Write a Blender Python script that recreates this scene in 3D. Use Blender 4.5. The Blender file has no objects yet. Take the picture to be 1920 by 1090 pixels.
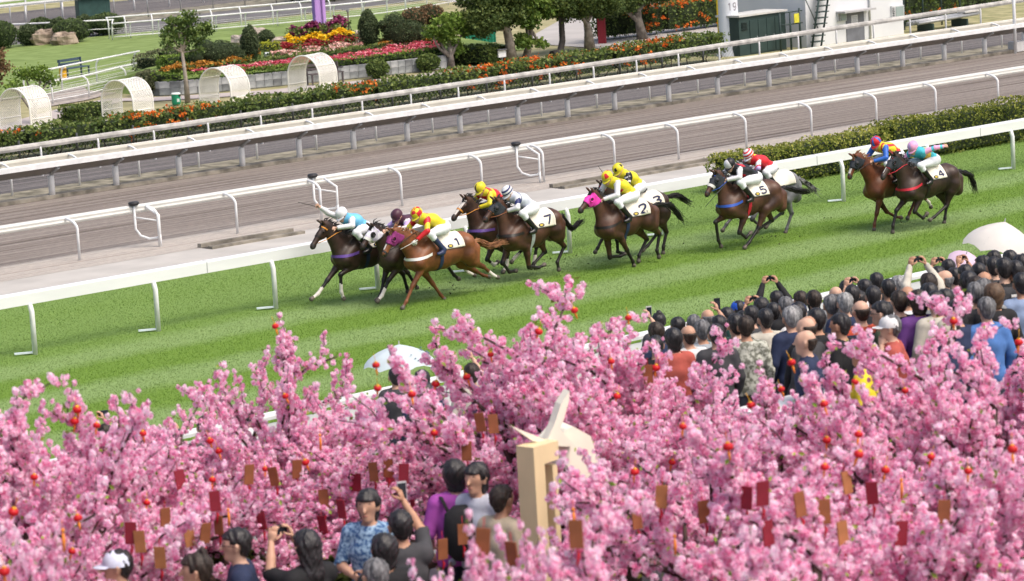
import bpy, math, random
import numpy as np
from mathutils import Vector, Matrix, Quaternion

# ------------------------------------------------------------------ camera, world, sun, exposure
SC = bpy.context.scene
COL = SC.collection
CAM_H = 9.937
F_PX = 5900.0                                   # focal length in pixels of a 1920 px wide frame
_p, _r, _a = math.radians(8.969), math.radians(-3.385), math.radians(48.926)
_fw = Vector((math.cos(_a)*math.cos(_p), math.sin(_a)*math.cos(_p), -math.sin(_p)))
_rt0 = Vector((math.sin(_a), -math.cos(_a), 0)); _up0 = _rt0.cross(_fw)
_rt = math.cos(_r)*_rt0 + math.sin(_r)*_up0
_up = -math.sin(_r)*_rt0 + math.cos(_r)*_up0
cam_data = bpy.data.cameras.new('camera')
cam = bpy.data.objects.new('camera', cam_data); COL.objects.link(cam)
cam.matrix_world = Matrix(((_rt.x, _up.x, -_fw.x, 0), (_rt.y, _up.y, -_fw.y, 0), (_rt.z, _up.z, -_fw.z, CAM_H), (0, 0, 0, 1)))
cam_data.sensor_width = 36.0
cam_data.lens = 36.0*F_PX/1920.0
cam_data.clip_end = 2000
cam_data.dof.use_dof = True
cam_data.dof.focus_distance = 61.0
cam_data.dof.aperture_fstop = 3.6
SC.camera = cam

world = bpy.data.worlds.new('World'); SC.world = world; world.use_nodes = True
_nt = world.node_tree; _nt.nodes.clear()
_sky = _nt.nodes.new('ShaderNodeTexSky'); _sky.sky_type = 'NISHITA'; _sky.sun_disc = False
SUN_EL, SUN_AZ = math.radians(58), math.radians(-75)     # azimuth measured from +X, counter-clockwise
_sky.sun_elevation = SUN_EL; _sky.sun_rotation = math.pi/2 - SUN_AZ
_sky.air_density = 1.0; _sky.dust_density = 6.0; _sky.ozone_density = 0.6
_bg = _nt.nodes.new('ShaderNodeBackground'); _bg.inputs['Strength'].default_value = 0.15
_wo = _nt.nodes.new('ShaderNodeOutputWorld')
_nt.links.new(_sky.outputs[0], _bg.inputs[0]); _nt.links.new(_bg.outputs[0], _wo.inputs[0])
_sl = bpy.data.lights.new('sun', 'SUN'); _sl.energy = 1.15; _sl.angle = math.radians(30); _sl.color = (1.0, 0.955, 0.90)
_so = bpy.data.objects.new('sun', _sl); COL.objects.link(_so)
_sd = Vector((math.cos(SUN_EL)*math.cos(SUN_AZ), math.cos(SUN_EL)*math.sin(SUN_AZ), math.sin(SUN_EL)))
_so.rotation_euler = _sd.to_track_quat('Z', 'Y').to_euler()
SC.view_settings.view_transform = 'Standard'; SC.view_settings.look = 'None'
SC.view_settings.exposure = 0.5; SC.view_settings.gamma = 1.0
SC.cycles.max_bounces = 8; SC.cycles.diffuse_bounces = 6; SC.cycles.transmission_bounces = 6; SC.cycles.transparent_max_bounces = 6

# ------------------------------------------------------------------ survey helpers: where a sight line meets the place
def ray(x, y):
    return _fw + _rt*((x-960)/F_PX) - _up*((y-545)/F_PX)
def at_z(x, y, z=0.0):
    d = ray(x, y); t = (z-CAM_H)/d.z
    return Vector((d.x*t, d.y*t, z))
def at_Y(x, y, Y):
    d = ray(x, y); t = Y/d.y
    return Vector((d.x*t, Y, CAM_H+d.z*t))
def at_f(x, y, fn, y0=8.0, y1=140.0):
    """first point along a sight line where it meets the height function fn(X, Y)"""
    d = ray(x, y); lo = y0
    Y = y0
    while Y < y1:
        t = Y/d.y
        if CAM_H+d.z*t <= fn(d.x*t, Y): break
        lo = Y; Y += 0.5
    hi = Y
    for _ in range(30):
        m = (lo+hi)/2; t = m/d.y
        if CAM_H+d.z*t <= fn(d.x*t, m): hi = m
        else: lo = m
    t = hi/d.y
    return Vector((d.x*t, hi, CAM_H+d.z*t))

RNG = np.random.default_rng(7)
random.seed(7)

# ------------------------------------------------------------------ materials
MATS = {}
def pm(name, col, rough=0.7, var=0.12, scale=6.0, bump=0.0, metal=0.0, spec=0.35, stretch=None, col2=None, detail=4.0, lo=0.35, hi=0.65, trans=0.0):
    """procedural material: base colour broken up by noise, optional bump and translucency"""
    if name in MATS: return MATS[name]
    m = bpy.data.materials.new(name); m.use_nodes = True
    nt = m.node_tree; N = nt.nodes; L = nt.links
    b = N['Principled BSDF']; out = N['Material Output']
    b.inputs['Roughness'].default_value = rough; b.inputs['Metallic'].default_value = metal
    b.inputs['Specular IOR Level'].default_value = spec
    tc = N.new('ShaderNodeTexCoord'); mp = N.new('ShaderNodeMapping'); L.new(tc.outputs['Object'], mp.inputs[0])
    if stretch: mp.inputs['Scale'].default_value = stretch
    nz = N.new('ShaderNodeTexNoise'); nz.inputs['Scale'].default_value = scale; nz.inputs['Detail'].default_value = detail
    L.new(mp.outputs[0], nz.inputs['Vector'])
    cr = N.new('ShaderNodeValToRGB'); L.new(nz.outputs['Fac'], cr.inputs[0])
    c = Vector(col[:3])
    c1 = c*(1-var); c2 = Vector(col2[:3]) if col2 else c*(1+var)
    cr.color_ramp.elements[0].color = (*c1, 1); cr.color_ramp.elements[0].position = lo
    cr.color_ramp.elements[1].color = (*c2, 1); cr.color_ramp.elements[1].position = hi
    L.new(cr.outputs[0], b.inputs['Base Color'])
    if bump:
        bp = N.new('ShaderNodeBump'); bp.inputs['Strength'].default_value = bump; bp.inputs['Distance'].default_value = 0.02
        L.new(nz.outputs['Fac'], bp.inputs['Height']); L.new(bp.outputs[0], b.inputs['Normal'])
    if trans:
        tr = N.new('ShaderNodeBsdfTranslucent'); L.new(cr.outputs[0], tr.inputs[0])
        mx = N.new('ShaderNodeMixShader'); mx.inputs[0].default_value = trans
        L.new(b.outputs[0], mx.inputs[1]); L.new(tr.outputs[0], mx.inputs[2]); L.new(mx.outputs[0], out.inputs[0])
    MATS[name] = m
    return m
def leafmat(name, dark, light, mid=None, rough=0.6, trans=0.25, spec=0.25):
    """leaf or petal material: the mesh's own 'var' attribute picks the tint of each leaf"""
    if name in MATS: return MATS[name]
    m = bpy.data.materials.new(name); m.use_nodes = True
    nt = m.node_tree; N = nt.nodes; L = nt.links
    b = N['Principled BSDF']; out = N['Material Output']
    b.inputs['Roughness'].default_value = rough; b.inputs['Specular IOR Level'].default_value = spec
    at = N.new('ShaderNodeAttribute'); at.attribute_name = 'var'
    cr = N.new('ShaderNodeValToRGB'); L.new(at.outputs['Fac'], cr.inputs[0])
    cr.color_ramp.elements[0].color = (*dark, 1); cr.color_ramp.elements[1].color = (*light, 1)
    if mid:
        e = cr.color_ramp.elements.new(0.5); e.color = (*mid, 1)
    L.new(cr.outputs[0], b.inputs['Base Color'])
    tr = N.new('ShaderNodeBsdfTranslucent'); L.new(cr.outputs[0], tr.inputs[0])
    mx = N.new('ShaderNodeMixShader'); mx.inputs[0].default_value = trans
    L.new(b.outputs[0], mx.inputs[1]); L.new(tr.outputs[0], mx.inputs[2]); L.new(mx.outputs[0], out.inputs[0])
    MATS[name] = m
    return m

# ------------------------------------------------------------------ object helpers
def tag(o, label=None, cat=None, group=None, kind=None):
    if label: o['label'] = label
    if cat: o['category'] = cat
    if group: o['group'] = group
    if kind: o['kind'] = kind
    return o
def empty(name, loc=(0, 0, 0), rz=0.0, label=None, cat=None, group=None):
    o = bpy.data.objects.new(name, None); COL.objects.link(o)
    o.location = loc; o.rotation_euler = (0, 0, rz); o.empty_display_size = 0.1
    return tag(o, label, cat, group)
def link(name, me, parent=None, mats=None, loc=None):
    o = bpy.data.objects.new(name, me); COL.objects.link(o)
    if parent is not None: o.parent = parent
    if loc is not None: o.location = loc
    if mats is not None:
        if not me.materials:
            for m in mats: me.materials.append(m)
        else:
            for i, m in enumerate(mats):
                o.material_slots[i].link = 'OBJECT'; o.material_slots[i].material = m
    return o
def kids(o): return [c for c in COL.objects if c.parent == o]
def np_mesh(name, V, F, var=None, smooth=False, mi=None):
    """mesh from numpy arrays: V (n,3); F (m,k) with k = 3 or 4"""
    me = bpy.data.meshes.new(name)
    V = np.ascontiguousarray(V, dtype=np.float32); F = np.ascontiguousarray(F, dtype=np.int32)
    m, k = F.shape
    me.vertices.add(len(V)); me.vertices.foreach_set('co', V.ravel())
    me.loops.add(m*k); me.loops.foreach_set('vertex_index', F.ravel())
    me.polygons.add(m); me.polygons.foreach_set('loop_start', np.arange(0, m*k, k, dtype=np.int32))
    if mi is not None: me.polygons.foreach_set('material_index', np.asarray(mi, dtype=np.int32))
    me.polygons.foreach_set('use_smooth', np.full(m, bool(smooth)))
    if var is not None:
        a = me.attributes.new('var', 'FLOAT', 'POINT'); a.data.foreach_set('value', np.asarray(var, dtype=np.float32))
    me.update(calc_edges=True)
    return me

class MB:
    """collects simple solids and links them as one mesh"""
    def __init__(s): s.v = []; s.f = []; s.m = []; s.cur = 0; s.sm = []
    def add(s, vs, fs, smooth=False):
        o = len(s.v); s.v += [tuple(v) for v in vs]
        for f in fs: s.f.append([i+o for i in f]); s.m.append(s.cur); s.sm.append(smooth)
        return s
    def box(s, c, d, rz=0.0, M=None):
        hx, hy, hz = d[0]/2, d[1]/2, d[2]/2
        vs = [Vector((x, y, z)) for x in (-hx, hx) for y in (-hy, hy) for z in (-hz, hz)]
        if M is not None: vs = [M @ v for v in vs]
        elif rz: R = Matrix.Rotation(rz, 3, 'Z'); vs = [R @ v for v in vs]
        vs = [v+Vector(c) for v in vs]
        return s.add(vs, [(0, 1, 3, 2), (4, 6, 7, 5), (0, 4, 5, 1), (2, 3, 7, 6), (0, 2, 6, 4), (1, 5, 7, 3)])
    def tube(s, pts, rad, n=8, caps=True, flat=1.0):
        pts = [Vector(p) for p in pts]; k = len(pts)
        if not hasattr(rad, '__len__'): rad = [rad]*k
        vs = []; up = None
        for i, p in enumerate(pts):
            t = (pts[min(i+1, k-1)]-pts[max(i-1, 0)])
            t = t.normalized() if t.length > 1e-9 else Vector((0, 0, 1))
            if up is None:
                up = Vector((0, 0, 1)) if abs(t.z) < 0.9 else Vector((1, 0, 0))
            a = t.cross(up); a = a.normalized() if a.length > 1e-6 else t.orthogonal().normalized()
            b = a.cross(t); up = b
            for j in range(n):
                w = 2*math.pi*j/n
                vs.append(p+(a*math.cos(w)+b*math.sin(w)*flat)*rad[i])
        fs = [(i*n+j, i*n+(j+1) % n, (i+1)*n+(j+1) % n, (i+1)*n+j) for i in range(k-1) for j in range(n)]
        s.add(vs, fs, True)
        if caps:
            o = len(s.v)-k*n
            s.f.append([o+j for j in range(n)][::-1]); s.m.append(s.cur); s.sm.append(False)
            s.f.append([o+(k-1)*n+j for j in range(n)]); s.m.append(s.cur); s.sm.append(False)
        return s
    def lathe(s, prof, n=16, c=(0, 0, 0), M=None):
        vs = []
        for r, z in prof:
            for j in range(n):
                w = 2*math.pi*j/n; v = Vector((r*math.cos(w), r*math.sin(w), z))
                if M is not None: v = M @ v
                vs.append(v+Vector(c))
        k = len(prof)
        return s.add(vs, [(i*n+j, i*n+(j+1) % n, (i+1)*n+(j+1) % n, (i+1)*n+j) for i in range(k-1) for j in range(n)], True)
    def prism(s, poly, x0, x1, seg=1, wob=None):
        """closed (y,z) polygon swept along x"""
        n = len(poly); vs = []
        for i in range(seg+1):
            x = x0+(x1-x0)*i/seg; dy, dz = wob(x) if wob else (0, 0)
            vs += [(x, y+dy, z+dz) for y, z in poly]
        fs = [(i*n+j, i*n+(j+1) % n, (i+1)*n+(j+1) % n, (i+1)*n+j) for i in range(seg) for j in range(n)]
        fs += [tuple(range(n))[::-1], tuple(range(seg*n, seg*n+n))]
        return s.add(vs, fs)
    def poly(s, pts): return s.add(pts, [tuple(range(len(pts)))])
    def strip(s, L, R):
        vs = [p for a, b in zip(L, R) for p in (a, b)]
        return s.add(vs, [(2*i, 2*i+1, 2*i+3, 2*i+2) for i in range(len(L)-1)])
    def mesh(s, name):
        me = bpy.data.meshes.new(name); me.from_pydata(s.v, [], s.f)
        me.polygons.foreach_set('material_index', s.m); me.polygons.foreach_set('use_smooth', s.sm)
        me.update(); return me
    def build(s, name, mats, parent=None, loc=None):
        if not isinstance(mats, (list, tuple)): mats = [mats]
        return link(name, s.mesh(name), parent, mats, loc)

def unit(n):
    d = RNG.normal(size=(n, 3)); return d/np.linalg.norm(d, axis=1, keepdims=True)
def leaf_mesh(name, P, size, up=0.3, aspect=0.45, var=None, jit=0.35):
    """one small folded diamond per point of P"""
    P = np.asarray(P, float); n = len(P)
    nr = unit(n); nr[:, 2] += up*1.5; nr /= np.linalg.norm(nr, axis=1, keepdims=True)
    u = np.cross(nr, unit(n)); u /= np.linalg.norm(u, axis=1, keepdims=True); v = np.cross(nr, u)
    s = (size*(1+jit*RNG.uniform(-1, 1, n)))[:, None]
    V = np.stack([P-u*s*.5, P+v*s*aspect+nr*s*.12, P+u*s*.5, P-v*s*aspect+nr*s*.12], 1).reshape(-1, 3)
    F = np.arange(4*n).reshape(n, 4)
    vv = RNG.uniform(0, 1, n) if var is None else np.clip(var, 0, 1)
    return np_mesh(name, V, F, np.repeat(vv, 4))
def blob_pts(n, c, r, shell=0.55):
    d = unit(n); k = (shell+(1-shell)*RNG.uniform(0, 1, n)**.6)[:, None]
    return np.asarray(c)+d*k*np.asarray(r)
# ------------------------------------------------------------------ ground, tracks, paths
def sheet(name, mat, y0, y1, z, x0=10, x1=160, nx=1, ny=1):
    mb = MB()
    xs = np.linspace(x0, x1, nx+1); ys = np.linspace(y0, y1, ny+1)
    vs = [(x, y, z) for x in xs for y in ys]
    fs = [(i*(ny+1)+j, (i+1)*(ny+1)+j, (i+1)*(ny+1)+j+1, i*(ny+1)+j+1) for i in range(nx) for j in range(ny)]
    mb.add(vs, fs)
    return tag(mb.build(name, mat), kind='structure')

def turf_material():
    m = bpy.data.materials.new('mown_turf'); m.use_nodes = True
    nt = m.node_tree; N = nt.nodes; L = nt.links; b = N['Principled BSDF']
    b.inputs['Roughness'].default_value = 0.85; b.inputs['Specular IOR Level'].default_value = 0.15
    tc = N.new('ShaderNodeTexCoord')
    # mowing stripes: light and dark of leaning blades put into the colour, wavering a little
    sep = N.new('ShaderNodeSeparateXYZ'); L.new(tc.outputs['Object'], sep.inputs[0])
    n0 = N.new('ShaderNodeTexNoise'); n0.inputs['Scale'].default_value = 0.35; n0.inputs['Detail'].default_value = 3; L.new(tc.outputs['Object'], n0.inputs['Vector'])
    n1 = N.new('ShaderNodeTexNoise'); n1.inputs['Scale'].default_value = 3.0; n1.inputs['Detail'].default_value = 6; L.new(tc.outputs['Object'], n1.inputs['Vector'])
    def math_(op, a, c=None):
        x = N.new('ShaderNodeMath'); x.operation = op
        for i, q in enumerate((a, c)):
            if q is None: continue
            if isinstance(q, (int, float)): x.inputs[i].default_value = q
            else: L.new(q, x.inputs[i])
        return x.outputs[0]
    w = math_('ADD', sep.outputs['Y'], math_('MULTIPLY', n0.outputs['Fac'], 0.9))
    w = math_('ADD', w, math_('MULTIPLY', n1.outputs['Fac'], 0.55))
    s = math_('COSINE', math_('MULTIPLY', math_('ADD', w, -45.9-.72), 2*math.pi/3.18))
    # beyond the last mown lane the sward is even
    mr = N.new('ShaderNodeMapRange'); mr.inputs['From Min'].default_value = 49.6; mr.inputs['From Max'].default_value = 51.4; mr.inputs['To Min'].default_value = 0.85; mr.inputs['To Max'].default_value = 0.06
    L.new(w, mr.inputs['Value'])
    s = math_('ADD', math_('MULTIPLY', s, mr.outputs[0]), 0.42)
    mp = N.new('ShaderNodeMapping'); mp.inputs['Scale'].default_value = (1.4, 3.2, 1); mp.inputs['Rotation'].default_value = (0, 0, 0.5); L.new(tc.outputs['Object'], mp.inputs[0])
    n2 = N.new('ShaderNodeTexNoise'); n2.inputs['Scale'].default_value = 5.0; n2.inputs['Detail'].default_value = 8; n2.inputs['Roughness'].default_value = 0.75; L.new(mp.outputs[0], n2.inputs['Vector'])
    n3 = N.new('ShaderNodeTexNoise'); n3.inputs['Scale'].default_value = 38.0; n3.inputs['Detail'].default_value = 3; L.new(mp.outputs[0], n3.inputs['Vector'])
    mix = N.new('ShaderNodeMix'); mix.data_type = 'RGBA'; mix.clamp_factor = True; L.new(s, mix.inputs['Factor'])
    mix.inputs['A'].default_value = (0.152, 0.260, 0.043, 1); mix.inputs['B'].default_value = (0.230, 0.335, 0.125, 1)
    m2 = N.new('ShaderNodeMix'); m2.data_type = 'RGBA'; m2.blend_type = 'MULTIPLY'; m2.inputs['Factor'].default_value = 1.0
    cr = N.new('ShaderNodeValToRGB'); L.new(n2.outputs['Fac'], cr.inputs[0])
    cr.color_ramp.elements[0].position = 0.3; cr.color_ramp.elements[0].color = (0.76, 0.79, 0.72, 1)
    cr.color_ramp.elements[1].position = 0.68; cr.color_ramp.elements[1].color = (1.12, 1.10, 1.10, 1)
    L.new(mix.outputs['Result'], m2.inputs['A']); L.new(cr.outputs[0], m2.inputs['B'])
    m3 = N.new('ShaderNodeMix'); m3.data_type = 'RGBA'; m3.blend_type = 'MULTIPLY'; m3.inputs['Factor'].default_value = 1.0
    c3 = N.new('ShaderNodeValToRGB'); L.new(n3.outputs['Fac'], c3.inputs[0])
    c3.color_ramp.elements[0].position = 0.3; c3.color_ramp.elements[0].color = (0.8, 0.82, 0.74, 1)
    c3.color_ramp.elements[1].position = 0.65; c3.color_ramp.elements[1].color = (1.08, 1.08, 1.06, 1)
    L.new(m2.outputs['Result'], m3.inputs['A']); L.new(c3.outputs[0], m3.inputs['B'])
    L.new(m3.outputs['Result'], b.inputs['Base Color'])
    bp = N.new('ShaderNodeBump'); bp.inputs['Strength'].default_value = 0.7; bp.inputs['Distance'].default_value = 0.04
    L.new(n2.outputs['Fac'], bp.inputs['Height']); L.new(bp.outputs[0], b.inputs['Normal'])
    return m

def dirt_material(name, c1, c2, c3, streak=0.5):
    """raked dirt: long streaks that run with the track, small clods"""
    m = bpy.data.materials.new(name); m.use_nodes = True
    nt = m.node_tree; N = nt.nodes; L = nt.links; b = N['Principled BSDF']
    b.inputs['Roughness'].default_value = 0.95; b.inputs['Specular IOR Level'].default_value = 0.1
    tc = N.new('ShaderNodeTexCoord')
    mp = N.new('ShaderNodeMapping'); mp.inputs['Scale'].default_value = (0.035, 3.4, 1); L.new(tc.outputs['Object'], mp.inputs[0])
    n1 = N.new('ShaderNodeTexNoise'); n1.inputs['Scale'].default_value = 1.6; n1.inputs['Detail'].default_value = 7; n1.inputs['Roughness'].default_value = 0.65; L.new(mp.outputs[0], n1.inputs['Vector'])
    mp2 = N.new('ShaderNodeMapping'); mp2.inputs['Scale'].default_value = (0.6, 2.5, 1); L.new(tc.outputs['Object'], mp2.inputs[0])
    n2 = N.new('ShaderNodeTexNoise'); n2.inputs['Scale'].default_value = 8; n2.inputs['Detail'].default_value = 8; L.new(mp2.outputs[0], n2.inputs['Vector'])
    cr = N.new('ShaderNodeValToRGB'); L.new(n1.outputs['Fac'], cr.inputs[0])
    cr.color_ramp.elements[0].position = 0.37; cr.color_ramp.elements[0].color = (*c1, 1)
    cr.color_ramp.elements[1].position = 0.68; cr.color_ramp.elements[1].color = (*c3, 1)
    e = cr.color_ramp.elements.new(0.48); e.color = (*c2, 1)
    mx = N.new('ShaderNodeMix'); mx.data_type = 'RGBA'; mx.blend_type = 'MULTIPLY'; mx.inputs['Factor'].default_value = 1
    c2n = N.new('ShaderNodeValToRGB'); L.new(n2.outputs['Fac'], c2n.inputs[0])
    c2n.color_ramp.elements[0].position = 0.32; c2n.color_ramp.elements[0].color = (1-streak*.5, 1-streak*.5, 1-streak*.5, 1)
    c2n.color_ramp.elements[1].position = 0.62; c2n.color_ramp.elements[1].color = (1.08, 1.06, 1.05, 1)
    L.new(cr.outputs[0], mx.inputs['A']); L.new(c2n.outputs[0], mx.inputs['B']); L.new(mx.outputs['Result'], b.inputs['Base Color'])
    ad = N.new('ShaderNodeMath'); ad.operation = 'ADD'; L.new(n1.outputs['Fac'], ad.inputs[0]); L.new(n2.outputs['Fac'], ad.inputs[1])
    bp = N.new('ShaderNodeBump'); bp.inputs['Strength'].default_value = 0.8; bp.inputs['Distance'].default_value = 0.05
    L.new(ad.outputs[0], bp.inputs['Height']); L.new(bp.outputs[0], b.inputs['Normal'])
    return m

M_WHITE = pm('white_rail_paint', (0.72, 0.73, 0.735), 0.45, 0.09, 4, spec=0.4, detail=8)
M_CREAM = pm('cream_rail_plastic', (0.62, 0.60, 0.53), 0.5, 0.07, 2)
M_WEATH = pm('weathered_white_rail', (0.40, 0.39, 0.365), 0.75, 0.2, 3, col2=(0.54, 0.525, 0.49))
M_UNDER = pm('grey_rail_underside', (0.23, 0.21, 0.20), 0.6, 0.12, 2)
M_GALV = pm('galvanised_steel', (0.34, 0.35, 0.36), 0.45, 0.12, 10, metal=0.4)
M_BLACK = pm('black_plastic', (0.025, 0.025, 0.028), 0.5, 0.2, 10)
M_CONC = pm('pale_concrete', (0.43, 0.41, 0.38), 0.9, 0.10, 0.8, bump=0.1, detail=8)
M_KERB = pm('stained_kerb_concrete', (0.22, 0.20, 0.165), 0.95, 0.45, 2.5, bump=0.4, detail=8)
M_PAVE = pm('pinkish_paving', (0.42, 0.37, 0.35), 0.9, 0.08, 1.5, detail=8)
M_LAWN = pm('garden_lawn', (0.155, 0.225, 0.05), 0.9, 0.16, 1.2, bump=0.3, detail=10, stretch=(1, 1.6, 1), col2=(0.21, 0.285, 0.085))
M_DRY = pm('thin_dry_grass', (0.27, 0.26, 0.12), 0.95, 0.2, 1.2, bump=0.3, detail=9, col2=(0.38, 0.34, 0.19))
M_WEED = pm('weedy_verge', (0.15, 0.14, 0.10), 0.95, 0.35, 2.2, bump=0.4, detail=9, col2=(0.29, 0.265, 0.20))
M_PLAZA = pm('plaza_paving', (0.20, 0.18, 0.17), 0.9, 0.1, 2)
M_STEP = pm('terrace_concrete', (0.34, 0.33, 0.32), 0.9, 0.1, 2)

tag(MB().poly([(-300, -100, -0.02), (500, -100, -0.02), (500, 600, -0.02), (-300, 600, -0.02)]).build('ground', M_DRY), kind='structure')
M_TURF = turf_material()
sheet('turf_track', M_TURF, 35.4, 55.7, 0.0)
def grass_cover(name, mat, n, size, x0, x1, y0, y1, keep=None):
    y = RNG.uniform(y0, y1, n); x = RNG.uniform(0, 1, n)
    lo = np.interp(y, [36, 56], [20, 33]); hi = np.interp(y, [36, 56], [50, 71])
    x = lo+(hi-lo)*x
    a = RNG.uniform(0, 2*math.pi, n); h = size*RNG.uniform(.5, 1.15, n); w = size*.26*RNG.uniform(.6, 1.2, n)
    lean = RNG.normal(0, .8, (n, 2))*h[:, None]
    dx = np.cos(a)*w; dy = np.sin(a)*w; z0 = np.zeros(n)-.004
    V = np.stack([np.column_stack([x-dx, y-dy, z0]), np.column_stack([x+dx, y+dy, z0]),
                  np.column_stack([x+dx*.35+lean[:, 0], y+dy*.35+lean[:, 1], h]), np.column_stack([x-dx*.35+lean[:, 0], y-dy*.35+lean[:, 1], h])], 1).reshape(-1, 3)
    return tag(link(name, np_mesh(name, V, np.arange(4*n).reshape(n, 4)), None, [mat]), kind='stuff')
grass_cover('grass', M_TURF, 520000, .022, 20, 70, 36, 55.6)
sheet('concrete_path', M_CONC, 55.7, 59.0, 0.004)
M_DIRT = dirt_material('brown_dirt', (0.118, 0.099, 0.087), (0.218, 0.190, 0.170), (0.325, 0.295, 0.268), 0.45)
M_DIRT2 = dirt_material('dark_dirt', (0.080, 0.076, 0.078), (0.150, 0.142, 0.142), (0.24, 0.225, 0.22), 0.55)
sheet('dirt_track', M_DIRT, 60.6, 70.62, 0.004)
sheet('dusty_margin', dirt_material('dusty_margin', (0.30, 0.265, 0.235), (0.40, 0.365, 0.33), (0.46, 0.43, 0.39), 0.3), 58.9, 61.0, 0.008)
# ragged change from the dusty margin to the raked dirt
tag(MB().prism([(70.62, -0.05), (70.62, 0.10), (70.95, 0.12), (70.95, -0.05)], 20, 150).build('kerb', M_KERB), kind='structure')
sheet('weedy_verge', M_WEED, 70.95, 72.7, 0.05)
sheet('outer_dirt_track', M_DIRT2, 72.6, 75.8, 0.01)
sheet('grass_verge', pm('verge_grass', (0.26, 0.27, 0.11), 0.95, 0.25, 1.5, bump=0.3, detail=9, col2=(0.40, 0.36, 0.2)), 75.8, 86, 0.0)
# drain channel beside the concrete path, broken by cover slabs
def drain(xa, xb):
    mb = MB()
    mb.box(((xa+xb)/2, 58.52, 0.035), (xb-xa, 0.16, 0.07)); mb.box(((xa+xb)/2, 58.95, 0.05), (xb-xa, 0.14, 0.10))
    tag(mb.build('drain_kerb', M_KERB), kind='structure')
    tag(MB().box(((xa+xb)/2, 58.74, 0.008), (xb-xa, 0.26, 0.012)).build('drain_channel', pm('dark_drain', (0.05, 0.045, 0.04), 0.8, 0.3, 3)), kind='structure')  # dark-toned channel floor between the two kerbs
drain(41.9, 44.6); drain(52.9, 66)
# ------------------------------------------------------------------ running rails
def copyobj(o, parent, loc=None):
    c = o.copy(); COL.objects.link(c); c.parent = parent
    if loc is not None: c.location = loc
    return c
def rail_line(name, label, posts, make_post, beam_poly, x0, x1, m_beam, wob=None, sub=None, rise=None):
    """a rail is one thing: its beam and every post are parts; posts share mesh data"""
    r = empty(name, (posts[0][0], posts[0][1], 0), label=label, cat='rail')
    ox, oy = posts[0]
    MB().prism(beam_poly, x0-ox, x1-ox, seg=12, wob=wob).build('beam', m_beam, r)
    first = None
    for (x, y) in posts:
        z = rise(x) if rise else 0
        if first is None:
            first = make_post(r); first.location = (0, 0, z); fk = kids(first)
        else:
            p = copyobj(first, r, (x-ox, y-oy, z))
            for k in fk: copyobj(k, p)
    return r

# front white rail on the turf: smooth white beam, slim posts with a bent head and a flat foot plate
YF = 50.15
px_posts = [(66, 665), (302, 622), (521, 580), (706, 543), (880, 511), (1067.5, 475), (1249, 442), (1412, 410), (1582, 378), (1735, 347), (1889, 317)]
pf = [(at_z(x, y, 0).x, YF) for x, y in px_posts]
pf = [(pf[0][0]-2.93, YF)] + pf + [(pf[-1][0]+2.95*k, YF) for k in (1, 2)]
def front_post(par):
    mb = MB().tube([(0, 0, 0), (0, 0, .82), (0, .04, .93), (0, .10, 1.0)], .052, 10)
    p = mb.build('post', M_WHITE, par)
    MB().box((-.16, .10, .045), (.40, .07, .03), rz=-.5).build('foot_plate', pm('pale_blue_plate', (.62, .70, .74), .5), p)
    return p
beam = [(.03, .96), (.18, .95), (.21, .98), (.21, 1.16), (.18, 1.2), (.06, 1.2), (.03, 1.17)]
rail_line('front_running_rail', 'white running rail with broad smooth beam between the turf and the concrete path', pf, front_post, beam, 24, 75, pm('gloss_white_beam', (.74, .755, .765), .38, .05, 1.2, spec=.4, stretch=(.4, 3, 3), detail=8))

for o_ in [o for o in COL.objects if o.name.startswith('front_running_rail')][:1]:
    jb = MB().prism([(.027, .955), (.18, .947), (.213, .98), (.213, 1.162), (.18, 1.203), (.058, 1.203), (.027, 1.172)], -.012, .012).mesh('joint'); jb.materials.append(pm('joint_grey', (.42, .43, .44), .6))
    for k in range(-2, 9): c_ = bpy.data.objects.new('joint', jb); COL.objects.link(c_); c_.parent = o_; c_.location = (5.86*k+1.2, 0, 0)
# goose-neck rail beside the brown dirt
pg = [(at_z(x, y, 0).x, 60.0) for x, y in [(158, 490), (320, 466), (472, 442), (763, 388), (906, 362), (1027, 343), (1153, 320), (1273, 300), (1391, 278), (1506, 257), (1616, 236), (1720, 217), (1825, 197)]]
pg = sorted(pg); pg.insert(3, ((pg[2][0]+pg[3][0])/2, 60.0)); pg = [(pg[0][0]-2.3, 60.0)]+pg+[(pg[-1][0]+2.3, 60.0), (pg[-1][0]+4.6, 60.0)]
def goose(par, h, reach, r, mat, n=7):
    pts = [(0, 0, 0), (0, 0, h*.72)]
    for i in range(1, n):
        a = i/(n-1)*math.pi/2; pts.append((0, reach*(1-math.cos(a)), h*.72+(h*.22)*math.sin(a)))
    return MB().tube(pts, r, 8).build('post', mat, par)
gb = [(.46, .82), (.50, .80), (.56, .82), (.57, .97), (.53, 1.0), (.47, .985), (.445, .95), (.455, .90), (.44, .86)]
gr = rail_line('dirt_track_rail', 'white goose-neck rail along the near edge of the brown dirt track', pg, lambda p: goose(p, 1.0, .5, .032, M_WHITE), gb, 28, 90, pm('ivory_rail', (.60, .60, .57), .45, .05, 2))
for (x, y) in [(298, 470), (621, 412), (1005, 348)]:
    q = at_z(x+15, y, 0); lx = q.x-pg[0][0]
    b = MB().tube([(lx-.1, .42, .98), (lx-.1, .42, .45), (lx-.02, .35, .28), (lx+.12, .2, .2), (lx+.25, .05, .22), (lx+.28, 0, .3), (lx+.28, 0, .75), (lx+.15, .3, .95)], .03, 8)
    b.tube([(lx+.28, 0, 0), (lx+.28, 0, .3)], .03, 8); b.tube([(lx-.1, .42, .72), (lx+.27, 0, .62)], .022, 6)
    br = b.build('brace', M_WHITE, gr)
    MB().lathe([(0, .06), (.10, .055), (.13, .03), (.13, 0), (.10, -.03), (0, -.035)], 14, (lx-.08, .45, 1.03)).build('black_cap', M_BLACK, br)

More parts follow.
